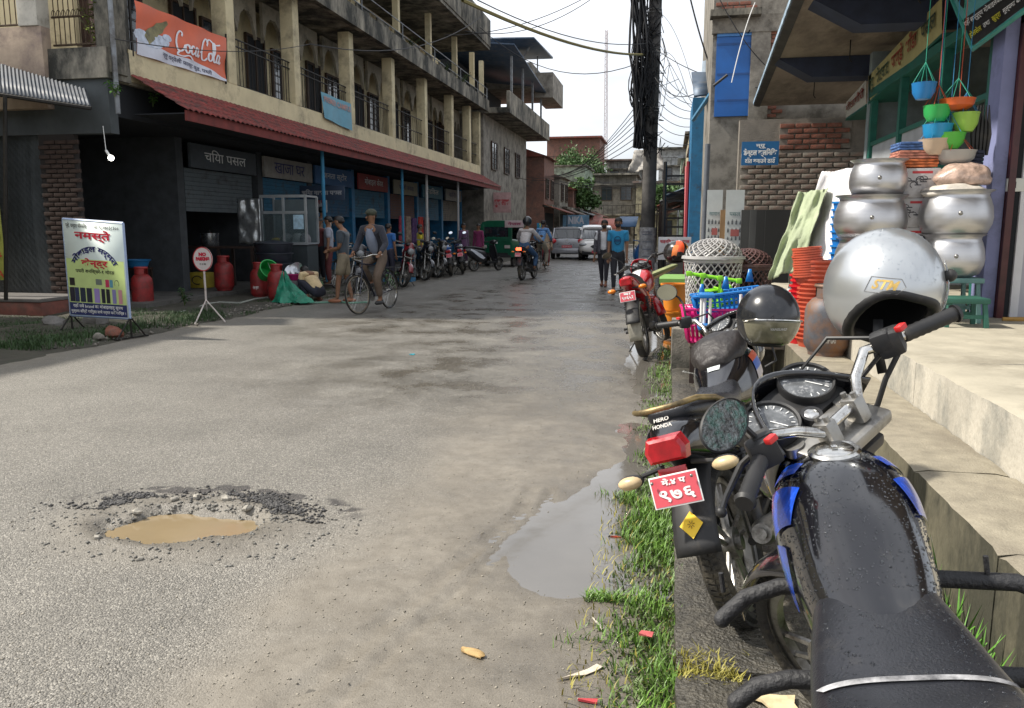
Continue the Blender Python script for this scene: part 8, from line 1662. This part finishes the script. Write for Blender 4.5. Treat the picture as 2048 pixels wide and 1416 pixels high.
for i, (x0, x1, y, Y, m, lab) in enumerate([(1160, 1200, 445, 60, M_redroof, 'faded red cloth awning beyond the white car'), (1200, 1238, 452, 48, mat('orange_awning', (.42, .12, .08), .7, var=.2), 'orange red awning above the walking pair'), (1240, 1272, 448, 44, mat('blue_tarp', (.03, .10, .22), .6), 'blue tarpaulin awning right of the walking pair')]):
    a, b = P(x0, y-14, Y=Y+3), P(x1, y+6, Y=Y); mb = MB(); mb.add([(a.x, Y+3, a.z), (b.x, Y+3, a.z), (b.x, Y, b.z), (a.x, Y, b.z)], [(0, 1, 2, 3)]); t = thing('awning', lab, 'awning'); solid(mb.build('cloth', m, t), .03)
    for x in (a.x+.1, b.x-.1): mb = MB(); mb.tube([(x, Y, b.z), (x, Y, 0)], .03, 5); mb.build('pole', M_iron, t)
# torn cloth sheets hanging near the pole
drape('torn_sheet', 'torn grey sheets hanging from the wires behind the utility pole', (P(1258, 345, Y=30), P(1330, 340, Y=30), P(1318, 300, Y=31), P(1270, 300, Y=31)), mat('torn_cloth', (.33, .31, .28), .8, var=.25), 'sheet', 4, n=14, amp=.2)
# ---------------- utility pole
PY = 27.; pb_ = P(1298, 541, Y=PY); pz = .0
up_ = thing('utility_pole', 'tall dark utility pole wrapped in tangled black cables, its base covered with white paper notices', 'utility pole'); M_pole = mat('pole_concrete', (.085, .08, .075), .85, var=.4, scale=3, bump=.4, bscale=20)
xp = P(1300, 300, Y=PY).x; xt = P(1312, 0, Y=PY).x
mb = MB(); mb.cyl((xp-.02, PY, 0), (xt, PY, 9.9), .24, .20, 14); mb.build('pole', M_pole, up_)
mb = MB(); mb.cyl((xp-.02, PY, .1), (xp-.0, PY, P(1300, 455, Y=PY).z), .28, .27, 14); wr_ = mb.build('paper_notices', mat('pasted_paper', (.42, .42, .43), .8, var=.35, scale=5, dirt=(.2, .19, .18), dscale=8), up_)
text('सूचना सम्पर्क', MATS['ink_5_10'] if 'ink_5_10' in MATS else M_blackm, up_, .2, (xp-.03, PY-.30, 1.35), width=.34, height=.08); 
for k in range(5): mb = MB(); mb.bb(xp-.17, xp+.14, PY-.29, PY-.285, .3+.24*k, .33+.24*k); mb.build('notice_line', flat('notice_ink', (.2, .22, .26), .8), up_)
r_ = random.Random(11)
cb = MB()
for i in range(26):      # vertical bundle left of the pole
    x0 = xt-.20-r_.random()*.7; x1 = xp-.15-r_.random()*.35; pts = []
    for k in range(9): u = k/8; z = 9.9-(9.9-4.0-r_.random()*.05)*u; pts.append((x0*(1-u)+x1*u+.10*math.sin(u*9+i)+.05*r_.random(), PY-.3+.2*math.sin(i*3+u*4), z))
    cb.tube(pts, .018+.02*r_.random(), 4, False)
for i in range(34):      # coiled loops
    cx, cz = xp-.45+.3*r_.random(), P(1270, 150, Y=PY).z+r_.uniform(-.9, .5); ra, rb = r_.uniform(.15, .35), r_.uniform(.3, .75); tl = r_.uniform(-.4, .4)
    cb.tube([(cx+ra*math.cos(a)+tl*rb*math.sin(a)*.5, PY-.35+r_.uniform(-.05, .05), cz+rb*math.sin(a)) for a in [2*PI*j/14 for j in range(14)]], .014, 4, closed=True)
for i in range(40):
    cz = r_.uniform(3.8, 9.5); cx = xp+r_.uniform(-.3, .35); cb.tube([(cx+r_.uniform(-.25, .25), PY-.26, cz+r_.uniform(-.4, .4)) for _ in range(6)], .014, 4, False)
cb.build('cable_tangle', mat('cable_black', (.012, .012, .014), .6), up_, kind='stuff', sharp=180)
mb = MB()
for z in (7.0, 8.2, 9.2, 5.2): mb.tube([(xp+.26*math.cos(a), PY+.26*math.sin(a), z+.1*k) for k in (0, 1) for a in [2*PI*j/12 for j in range(12)]], .012, 4, closed=True)
mb.build('wire_band', M_alu, up_)
for i, z in enumerate((9.2, 8.6)): mb = MB(); mb.bb(xp-.9, xp+.9, PY-.30, PY-.22, z, z+.09); mb.build('cross_arm', M_iron, up_)
for x in (-.5, .15, .5): mb = MB(); mb.lathe([(.0005, 0), (.06, 0), (.04, .04), (.07, .06), (.04, .1), (.06, .13), (.0005, .16)], 10, Matrix.Translation((xp+x, PY-.26, 9.29))); mb.build('insulator', mat('ceramic', (.10, .05, .03), .2), up_)
mb = MB(); mb.bb(xp+.25, xp+.6, PY-.4, PY-.05, 8.7, 9.5, b=.03); mb.build('junction_box', M_eng, up_)
# thin grey second pole
mb = MB(); q = P(1405, 520, Y=15.8); mb.cyl((q.x, 15.8, 0), (q.x+.02, 15.8, P(1405, 375, Y=15.8).z+.8), .055, .05, 10); mb.build('pole', mat('grey_pipe', (.12, .13, .15), .5), None, 'thin grey metal pole left of the utensil posters', 'pole')
# overhead cables
def cable(label, a, b, sag, r, m=None, n=14, group='overhead cables'):
    a, b = Vector(a), Vector(b); mb = MB(); mb.tube([a.lerp(b, k/n)-Vector((0, 0, sag*4*(k/n)*(1-k/n))) for k in range(n+1)], r, 5, False); return mb.build('cable', m or MATS['cable_black'], None, label, 'cable', group)
M_ycab = mat('yellowish_cable', (.20, .17, .06), .6)
hub = Vector((xp-.2, PY, P(1275, 110, Y=PY).z))
cable('thick yellowish cable crossing the sky from the top of the arcade building to the pole', P(925, 0, Y=14), hub, .25, .035, M_ycab, group=None)
cable('thin cable just above the thick yellow one', P(955, 0, Y=16), (xp, PY, P(1290, 85, Y=PY).z), .35, .012)
cable('sagging thin cable meeting the pole at its cable coils', P(960, 55, Y=30), (xp, PY, P(1285, 115, Y=PY).z), 1.0, .014)
cable('cable rising from the parapet corner to the top middle of the sky', P(890, 70, Y=25), P(1180, -10, Y=25), .3, .012); cable('second cable from the parapet corner running up to the right', P(930, 62, Y=25), P(1180, 0, Y=25), .4, .012)
cable('long thin cable in front of the arcade columns', P(230, 78, Y=9.5), P(620, 88, Y=16), .15, .007); cable('cable from the arcade columns rising to the roof edge', P(620, 88, Y=16), P(960, 35, Y=28), .5, .012)
cable('cable from the pole down to the brick building', (xp, PY, 7.2), P(1515, 175, Y=17.4), .2, .012); cable('slack black cable between the pole and the blue panel', (xp, PY, 6.4), P(1500, 60, Y=17.4), 1.0, .012); cable('pale loose cable hanging in front of the blue panel', P(1510, 5, Y=17), P(1463, 165, Y=17), -.15, .010, M_wtxt)
cable('steep black cable passing left of the blue panel', P(1380, -5, Y=20), P(1427, 150, Y=20), .1, .02); cable('black cable from the top of the brick building down to the canopy', P(1440, 0, Y=17.2), P(1530, 130, Y=17.2), .1, .010); cable('black cable tangle arm beside the blue panel', P(1427, 172, Y=17.2), P(1455, 150, Y=17.2), 0, .03)
ORD = ['lowest', 'second lowest', 'third lowest', 'fourth from below', 'fifth from below', 'third from the top', 'second from the top', 'next to topmost', 'topmost']
for i in range(7): a = (xp+.1, PY, 4.6+.35*i); cable(ORD[i]+' service cable fanning from the pole to the right hand houses', a, (1.3, 22.5+1.1*i, 4.2+.3*i), .5, .010)
for i in range(7): cable(ORD[i]+' cable sagging from the pole across the street to the left houses', (xp-.1, PY, 4.4+.25*i), (-7.9, 42+3*i, 4.1+.22*i), .6, .014)
for i in range(5): cable(ORD[i]+' cable crossing the end of the street', (-7.6, 52+4*i, 4.4+.3*i), (1.0, 56+4*i, 4.8+.3*i), .5, .02)
for i in range(9): cable(ORD[i]+' thin loose wire in the air right of the pole', (xp+.2, PY, 4.6+.45*i), P(1330+9*i, 110+16*i, Y=23), .6*math.sin(i*2.1), .008)
# antenna mast
am = thing('antenna_mast', 'tall thin lattice antenna mast far behind the street', 'mast'); YA = 150; base = P(1210, 455, Y=YA); tp = P(1213, 60, Y=YA); mb = MB()
for dx, dy in ((-.35, 0), (.35, 0), (0, .6)): mb.tube([(base.x+dx, YA+dy, -.4), (tp.x+dx*.6, YA+dy*.6, tp.z)], .07, 4)
N_ = 60
for k in range(N_): u0, u1 = k/N_, (k+1)/N_; s_ = 1 if k % 2 else -1; mb.tube([(base.x*(1-u0)+tp.x*u0+s_*.33, YA, tp.z*u0), (base.x*(1-u1)+tp.x*u1-s_*.33, YA, tp.z*u1)], .04, 3)
mb.build('lattice', mat('mast_grey', (.45, .40, .40), .6), am)
# trees beyond
def tree(label, x, y, h, r, seed):
    t = thing('tree', label, 'tree', (x, y, 0), 0, 'trees behind the far houses'); r_ = np.random.default_rng(seed); mb = MB(); mb.tube([(0, 0, 0), (.1, 0, h*.4), (-.1, .1, h*.75)], [.22, .15, .07], 8)
    for k in range(6): a = k*1.05; mb.tube([(0, 0, h*(.4+.05*k)), (r*.6*math.cos(a), r*.6*math.sin(a), h*(.6+.05*k))], [.08, .03], 5)
    mb.build('trunk', mat('bark', (.08, .06, .045), .9), t)
    c = r_.normal(0, 1, (26, 3)); c /= np.linalg.norm(c, axis=1)[:, None]; c *= r_.random((26, 1))**.4*np.array([r, r, r*.8]); n = 4200; i = r_.integers(0, 26, n); p = c[i]+r_.normal(0, .28*r, (n, 3))*.6; p[:, 2] += h*.75
    d = r_.normal(0, 1, (n, 3)); d /= np.linalg.norm(d, axis=1)[:, None]; e = np.cross(d, r_.normal(0, 1, (n, 3))); e /= np.linalg.norm(e, axis=1)[:, None]; s = .16; V = np.stack([p-d*s, p+e*s*.5, p+d*s, p-e*s*.5], 1)
    facesoup('crown', V.reshape(-1, 3), np.arange(n*4).reshape(-1, 4), mat('tree_leaf', (.06, .12, .03), .6, var=.5, scale=1.2), t, kind='stuff')
for i, (x, y, h, r, lb) in enumerate([(-9.5, 84, 10, 2.5, 'round green tree showing above the red roof on the left'), (-5, 112, 9.5, 3, 'tree in the gap at the end of the street'), (-6.7, 64, 5.5, 1.2, 'small bushy tree beside the rusty roofs'), (-.5, 66, 5.2, 1.2, 'small tree in front of the green building by the pole')]): tree(lb, x, y, h, r, i+3)
# ================================================================ VEHICLES
M_cglass = mat('car_glass', (.02, .025, .03), .06, coat=.8, var=.2); M_bump = mat('bumper_black', (.02, .02, .022), .6)
def car(label, loc, rz, paint, suv=False, plate=None, cat='car'):
    t = thing('parked_car' if not suv else 'car', label, cat, loc, rz); k = 1.0; H = 1.53 if not suv else 1.62; Wd = .84 if not suv else .88; Ln = 1.92 if not suv else 2.1
    # body lower: sections along x (front +)
    low = Body([(-Ln, Wd*.86, .98, .42, 3.5), (-Ln+.12, Wd*.97, 1.03, .30, 4), (-Ln+.6, Wd, 1.03, .24, 4.5), (0, Wd, 1.02, .24, 4.5), (Ln*.45, Wd*.99, 1.0, .24, 4.5), (Ln-.35, Wd*.95, .86, .26, 4), (Ln-.08, Wd*.88, .74, .32, 3.5), (Ln, Wd*.76, .62, .38, 3)]); low.mb(26, 28).build('body', paint, t, sharp=60)
    # cabin glass volume and roof
    sec = []
    def ring(x, hw, z0, z1, tw): return [(x, hw, z0), (x, hw*tw, z1-.05), (x, hw*tw*.88, z1), (x, -hw*tw*.88, z1), (x, -hw*tw, z1-.05), (x, -hw, z0)]
    zr = H; mb = MB(); bl = .99
    rings = [[(-Ln+.06, Wd*.84, bl), (-Ln+.06, Wd*.8, bl+.02), (-Ln+.06, Wd*.7, bl+.03), (-Ln+.06, -Wd*.7, bl+.03), (-Ln+.06, -Wd*.8, bl+.02), (-Ln+.06, -Wd*.84, bl)], ring(-Ln+.42, Wd*.93, bl, zr-.06, .80), ring(-Ln+1.0, Wd*.95, bl, zr-.01, .80), ring(-.1, Wd*.95, bl, zr-.02, .80), ring(.35, Wd*.94, bl, zr-.12, .80), [(1.05, Wd*.90, bl-.03), (1.05, Wd*.86, bl), (1.05, Wd*.75, bl+.01), (1.05, -Wd*.75, bl+.01), (1.05, -Wd*.86, bl), (1.05, -Wd*.90, bl-.03)]]
    mb.loft(rings); mb.build('windows', M_cglass, t, sharp=30)
    mb = MB(); rr = [[(x, y*Wd, z) for y, z in ((.80, zz-.05), (.74, zz), (.4, zz+.03), (-.4, zz+.03), (-.74, zz), (-.80, zz-.05))] for x, zz in ((-Ln+.38, zr-.04), (-Ln+.9, zr+.0), (-.1, zr+.0), (.38, zr-.10))]; mb.loft(rr); mb.build('roof', paint, t, sharp=40)
    for s in (-1, 1):
        mb = MB(); mb.tube([(1.06, s*Wd*.88, bl), (.38, s*Wd*.77, zr-.09)], .035, 6); mb.tube([(-.25, s*Wd*.955, bl), (-.25, s*Wd*.775, zr-.04)], .035, 6); mb.tube([(-Ln+.06, s*Wd*.84, bl), (-Ln+.40, s*Wd*.78, zr-.08)], .05, 6); mb.tube([(-Ln+.75, s*Wd*.955, bl), (-Ln+.6, s*Wd*.78, zr-.05)], .05, 6); mb.build('pillar', paint, t)
        mb = MB(); mb.ell((.72, s*(Wd+.12), .98), (.07, .12, .08), 12, 8); mb.build('door_mirror', paint, t)
        mb = MB(); mb.box((.1, s*(Wd+.005), .78), (.16, .02, .03), b=.008); mb.box((-.75, s*(Wd+.005), .78), (.16, .02, .03), b=.008); mb.build('door_handle', M_chrome, t)
    wx = Ln*.66
    for x in (-wx, wx):
        for s in (-1, 1): add_wheel(t, (x, s*(Wd-.10), .31), .31, .095, None, 'alloy', 24, False)
    mb = MB(); mb.box((-Ln+.02, 0, .42), (.16, Wd*1.75, .26), b=.06); mb.box((Ln-.1, 0, .36), (.2, Wd*1.6, .2), b=.06); mb.build('bumper', M_bump if suv else paint, t)
    for s in (-1, 1):
        mb = MB(); mb.ell((-Ln+.0, s*Wd*.80, .88), (.08, .17, .12), 12, 8); mb.build('tail_light', mat('tail_red', (.55, .02, .03), .2, coat=.6), t)
        mb = MB(); mb.ell((Ln-.22, s*Wd*.72, .72), (.16, .20, .09), 12, 8); mb.build('headlight', MATS['headlamp'], t)
    g = MB(); g.ell((Ln-.02, 0, .58), (.05, .34, .17), 16, 10); g.build('grille', M_bump, t)
    if plate: mb = MB(); mb.box((-Ln-.065, 0, .62), (.02, .5, .12)); po = mb.build('number_plate', M_plate, t); text(plate, M_wtxt, po, .1, None, width=.4, height=.07, frame=(Vector((-Ln-.078, 0, .62)), (0, -1, 0), (0, 0, 1)))
    if suv: mb = MB(); mb.box((Ln+.02, 0, .40), (.02, .5, .12)); mb.build('number_plate', M_plate, t)
    mb = MB(); mb.box((-Ln-.02, 0, .93), (.03, .1, .05)); mb.build('badge', M_chrome, t)
    return t
q = P(1131, 519, Z=0); car('silver grey hatchback seen from behind with a red number plate', (q.x, q.y+1.9, 0), 92, mat('grey_car', (.30, .30, .32), .3, .4, coat=.8, var=.05), plate='बा १२ च ३४५६')
q = P(1178, 521, Z=0); car('pearl white suv coming towards the camera behind the walking pair', (q.x+.15, q.y+2.1, 0), -84, mat('white_car', (.62, .60, .56), .3, coat=.9, var=.04), suv=True)
# green three-wheeler
def rickshaw(label, loc, rz):
    t = thing('three_wheeler', label, 'auto rickshaw', loc, rz); g = mat('rickshaw_green', (.006, .10, .05), .35, coat=.4, var=.12)
    mb = MB(); mb.loft([[(x, y*w_, z) for y, z in ((1, .38), (1, z1-.1), (.9, z1), (-.9, z1), (-1, z1-.1), (-1, .38))] for x, w_, z1 in ((-1.3, .62, 1.02), (-1.22, .66, 1.08), (0, .66, 1.0), (.5, .62, .95), (1.05, .42, .95), (1.2, .3, .9))]); mb.build('body', g, t, sharp=35)
    mb = MB(); mb.loft([[(x, y*w_, z+dz) for y, z in ((1, 1.55), (.95, 1.72), (.6, 1.78), (-.6, 1.78), (-.95, 1.72), (-1, 1.55))] for x, w_, dz in ((-1.28, .62, -.02), (-1.1, .66, 0), (.4, .64, 0), (.95, .55, -.08))]); mb.build('canopy', g, t, sharp=35)
    mb = MB(); mb.box((-1.27, 0, 1.07), (.05, 1.28, .16), b=.02)
    for s in (-1, 1): mb.box((-1.25, s*.57, 1.33), (.08, .15, .62), b=.02); mb.tube([(.98, s*.42, .95), (.93, s*.5, 1.62)], .03, 6); mb.tube([(.0, s*.64, 1.0), (.0, s*.64, 1.6)], .025, 6)
    mb.build('frame', g, t); mb = MB(); mb.box((-1.26, 0, 1.36), (.02, 1.0, .42), b=.005); mb.box((.97, 0, 1.28), (.02, .86, .6), (0, -5, 0), .005); mb.build('window', M_cglass, t)
    for s in (-1, 1): add_wheel(t, (-.85, s*.55, .22), .22, .055, None, 'alloy', 20, False); mb = MB(); mb.box((-1.33, s*.48, .78), (.03, .22, .12), b=.01); mb.build('tail_light', mat('pale_lamp', (.5, .45, .42), .3), t)
    add_wheel(t, (1.05, 0, .22), .22, .055, None, 'alloy', 20, False)
    mb = MB(); mb.sheet(lambda u, v_: (-1.33+.0*u, (u-.5)*1.0, .45+.1*v_), 2, 2); mb.box((-1.30, 0, .42), (.1, 1.25, .1), b=.02); mb.build('bumper', M_bump, t)
    mb = MB(); mb.ell((1.12, 0, .48), (.26, .16, .14), 12, 8); mb.build('front_mudguard', g, t)
    mb = MB(); mb.box((-1.338, 0, .93), (.01, .16, .06)); mb.build('badge', M_wtxt, t); return t
q = P(1000, 535, Z=0); rickshaw('dark green three-wheeler seen from behind among the parked motorcycles', (q.x+.0, q.y+1.6, 0), 80)
# cycle cart beside the orange buckets
t = thing('cycle_cart', 'cycle cart with a green tray parked behind the orange buckets', 'cart'); q = P(1378, 560, Y=12.6)
for dy in (0, .9): 
    tq = Vector((q.x, 12.6+dy, .33)); T = Matrix.Translation(tq) @ Euler((R(90), 0, R(25))).to_matrix().to_4x4(); mb = MB(); mb.lathe([(.31, -.02), (.33, -.015), (.33, .015), (.31, .02), (.31, -.02)], 30, T)
    for k in range(14): a = 2*PI*k/14; mb.tube([T @ Vector((.02*math.cos(a), .02*math.sin(a), 0)), T @ Vector((.31*math.cos(a), .31*math.sin(a), 0))], .003, 3, False)
    mb.build('wheel', M_tyre, t)
boxpart(t, 'tray', mat('tray_green', (.18, .35, .08), .6), q.x-.45, q.x+.25, 12.4, 13.7, .62, .70); boxpart(t, 'frame', M_iron, q.x-.3, q.x+.1, 12.5, 13.6, .55, .61)
# ---------------- goods in the left shops
GC = [(.35, .04, .04), (.05, .15, .4), (.4, .32, .05), (.05, .25, .12), (.4, .38, .36), (.3, .08, .2), (.06, .06, .08)]
lows = ['on the shelf of the bay behind the tea stall', 'on the shelf behind the man in beige', 'on the shelf in the bay behind the cyclist', 'on the shelf behind the parked motorcycles', 'on the shelf of the bay with the clothes', 'on the shelf in the last but one bay', 'on the shelf in the farthest bay']
r_ = random.Random(5); gb = MB(); gb.bb(-.16, .16, -.18, .18, 0, .30, b=.01); gm = {}
for bi, y in enumerate([16.7, 19.8, 22.7, 25.9, 29.3, 32.7, 36.1]):
    t = thing('shop_shelf', 'tall open shelf at the back of the left shop, '+lows[bi].replace('on the shelf ', '').replace('of the', 'the'), 'shelf', (-11.9, y, .16))
    for z in (.5, 1.0, 1.5, 2.0): boxpart(t, 'board', M_door, -.25, .25, -1.1, 1.1, z-.03, z)
    for yy_ in (-1.12, 1.12): boxpart(t, 'side', M_door, -.25, .25, yy_-.02, yy_+.02, 0, 2.4)
    for k in range(14):
        c_ = r_.randrange(len(GC)); z = (.5, 1.0, 1.5, 2.0)[k % 4]; m_ = mat('goods_%d' % c_, GC[c_], .6, var=.4, scale=8)
        if c_ not in gm: gm[c_] = gb.mesh('goods', m_)
        o = bpy.data.objects.new('goods_box', gm[c_]); o.location = (-11.85, y-.95+.42*(k//4)+.2*r_.random(), .161+z); o.scale = (1, .8, r_.uniform(.6, 1.2)); reg(o, None, ['red', 'blue', 'yellow', 'green', 'pale', 'purple', 'black'][c_]+' box '+lows[bi], 'box', 'boxes on the shop shelves')
    ff = mat('shopfront_%d' % bi, [(.10, .12, .13), (.03, .14, .24), (.02, .10, .2), (.04, .16, .26), (.14, .06, .05), (.03, .13, .22), (.2, .18, .15)][bi], .7, var=.3, scale=3, dirt=(.05, .05, .05))
    t = thing('shopfront', 'name board and half open shutter over the bay '+lows[bi].replace('on the shelf ', '').replace('of the bay', '').replace('in the bay', ''), 'shopfront')
    boxpart(t, 'name_board', mat('nb_%d' % bi, [(.06, .07, .08), (.30, .28, .25), (.05, .14, .30), (.32, .05, .05), (.35, .33, .25), (.05, .2, .3), (.3, .3, .3)][bi], .6, var=.2), -9.86, -9.80, y-1.35, y+1.35, 2.72, 3.22)
    for k in range(10): boxpart(t, 'shutter_slat', ff, -9.98, -9.955, y-1.38, y+1.38, 2.72-.09*(k+1), 2.72-.09*k-.006)
    text(['चिया पसल', 'खाजा घर', 'जनता स्टोर', 'मोबाइल केयर', 'फेन्सी कपडा', 'मेडिकल', 'किराना'][bi], M_wtxt if bi in (0, 2, 3, 5) else MATS['sign_navy'], t, .3, (-9.79, y, 2.97), rot=(90, 0, 90), width=1.7, height=.26)
for i, (y, z, cc, lab) in enumerate([(27.2, 1.9, (.35, .05, .08), 'red dress hanging at the clothes shop'), (27.9, 1.9, (.30, .22, .16), 'beige patterned dress hanging at the clothes shop'), (28.6, 1.85, (.10, .05, .14), 'purple garment hanging at the clothes shop'), (29.4, 1.9, (.4, .04, .03), 'bright red garment hanging nearest the three-wheeler'), (30.2, 1.9, (.25, .2, .2), 'grey striped garment hanging at the clothes shop')]):
    mb = MB(); mb.sheet(lambda u, v_: (-9.3+.05*math.sin(u*9), y+(u-.5)*(.5+.15*(1-v_)), z-.95+v_*.95), 8, 6); o = solid(mb.build('garment', mat('garm%d' % i, cc, .9, var=.5, scale=12), None, lab, 'garment', 'garments hanging at the clothes shop'), .03)
for i, y in enumerate((18.5, 24.4, 27.0, 31.2)):
    mb = MB(); mb.cyl((-8.3, y, .05), (-8.3, y, 3.3), .045, None, 8); mb.build('awning_pole', mat('pole_w%d' % i, ((.03, .2, .35), (.03, .2, .35), (.5, .48, .45), (.4, .4, .4))[i], .6), None, ['blue post under the awning behind the cyclist', 'blue post under the awning behind the boy in yellow', 'white post at the clothes shop', 'pale grey post by the three-wheeler'][i], 'post')
sf = thing('display_case', 'small blue and glass display case with shelves behind the cyclist', 'display case', (P(795, 480, Y=19.6).x, 19.6, .12)); boxpart(sf, 'frame', M_al, -.4, .4, -.2, .2, .9, .94); boxpart(sf, 'base', M_blue, -.4, .4, -.2, .2, 0, .12)
for z in (.35, .62): boxpart(sf, 'shelf', M_al, -.38, .38, -.18, .18, z, z+.02)
for x in (-.39, .39):
    for y in (-.19, .19): boxpart(sf, 'post', M_al, x-.012, x+.012, y-.012, y+.012, .12, .9)
# rubble and weeds along the left road edge
n = 2600; px = rng.uniform(-8.3, -6.9, n); py = rng.uniform(8.2, 20, n); px = px*.4+(-7.25)*.6+rng.normal(0, .12, n)
rocks('rubble', np.stack([px, py, .03+0*px], -1), .008+.04*rng.random(n)**4, mat('rubble_mix', (.15, .135, .115), .9, var=.6, scale=9), kind='stuff')
for i, (y, h) in enumerate(((40.5, .6), (47, .8), (31, .5))): pass
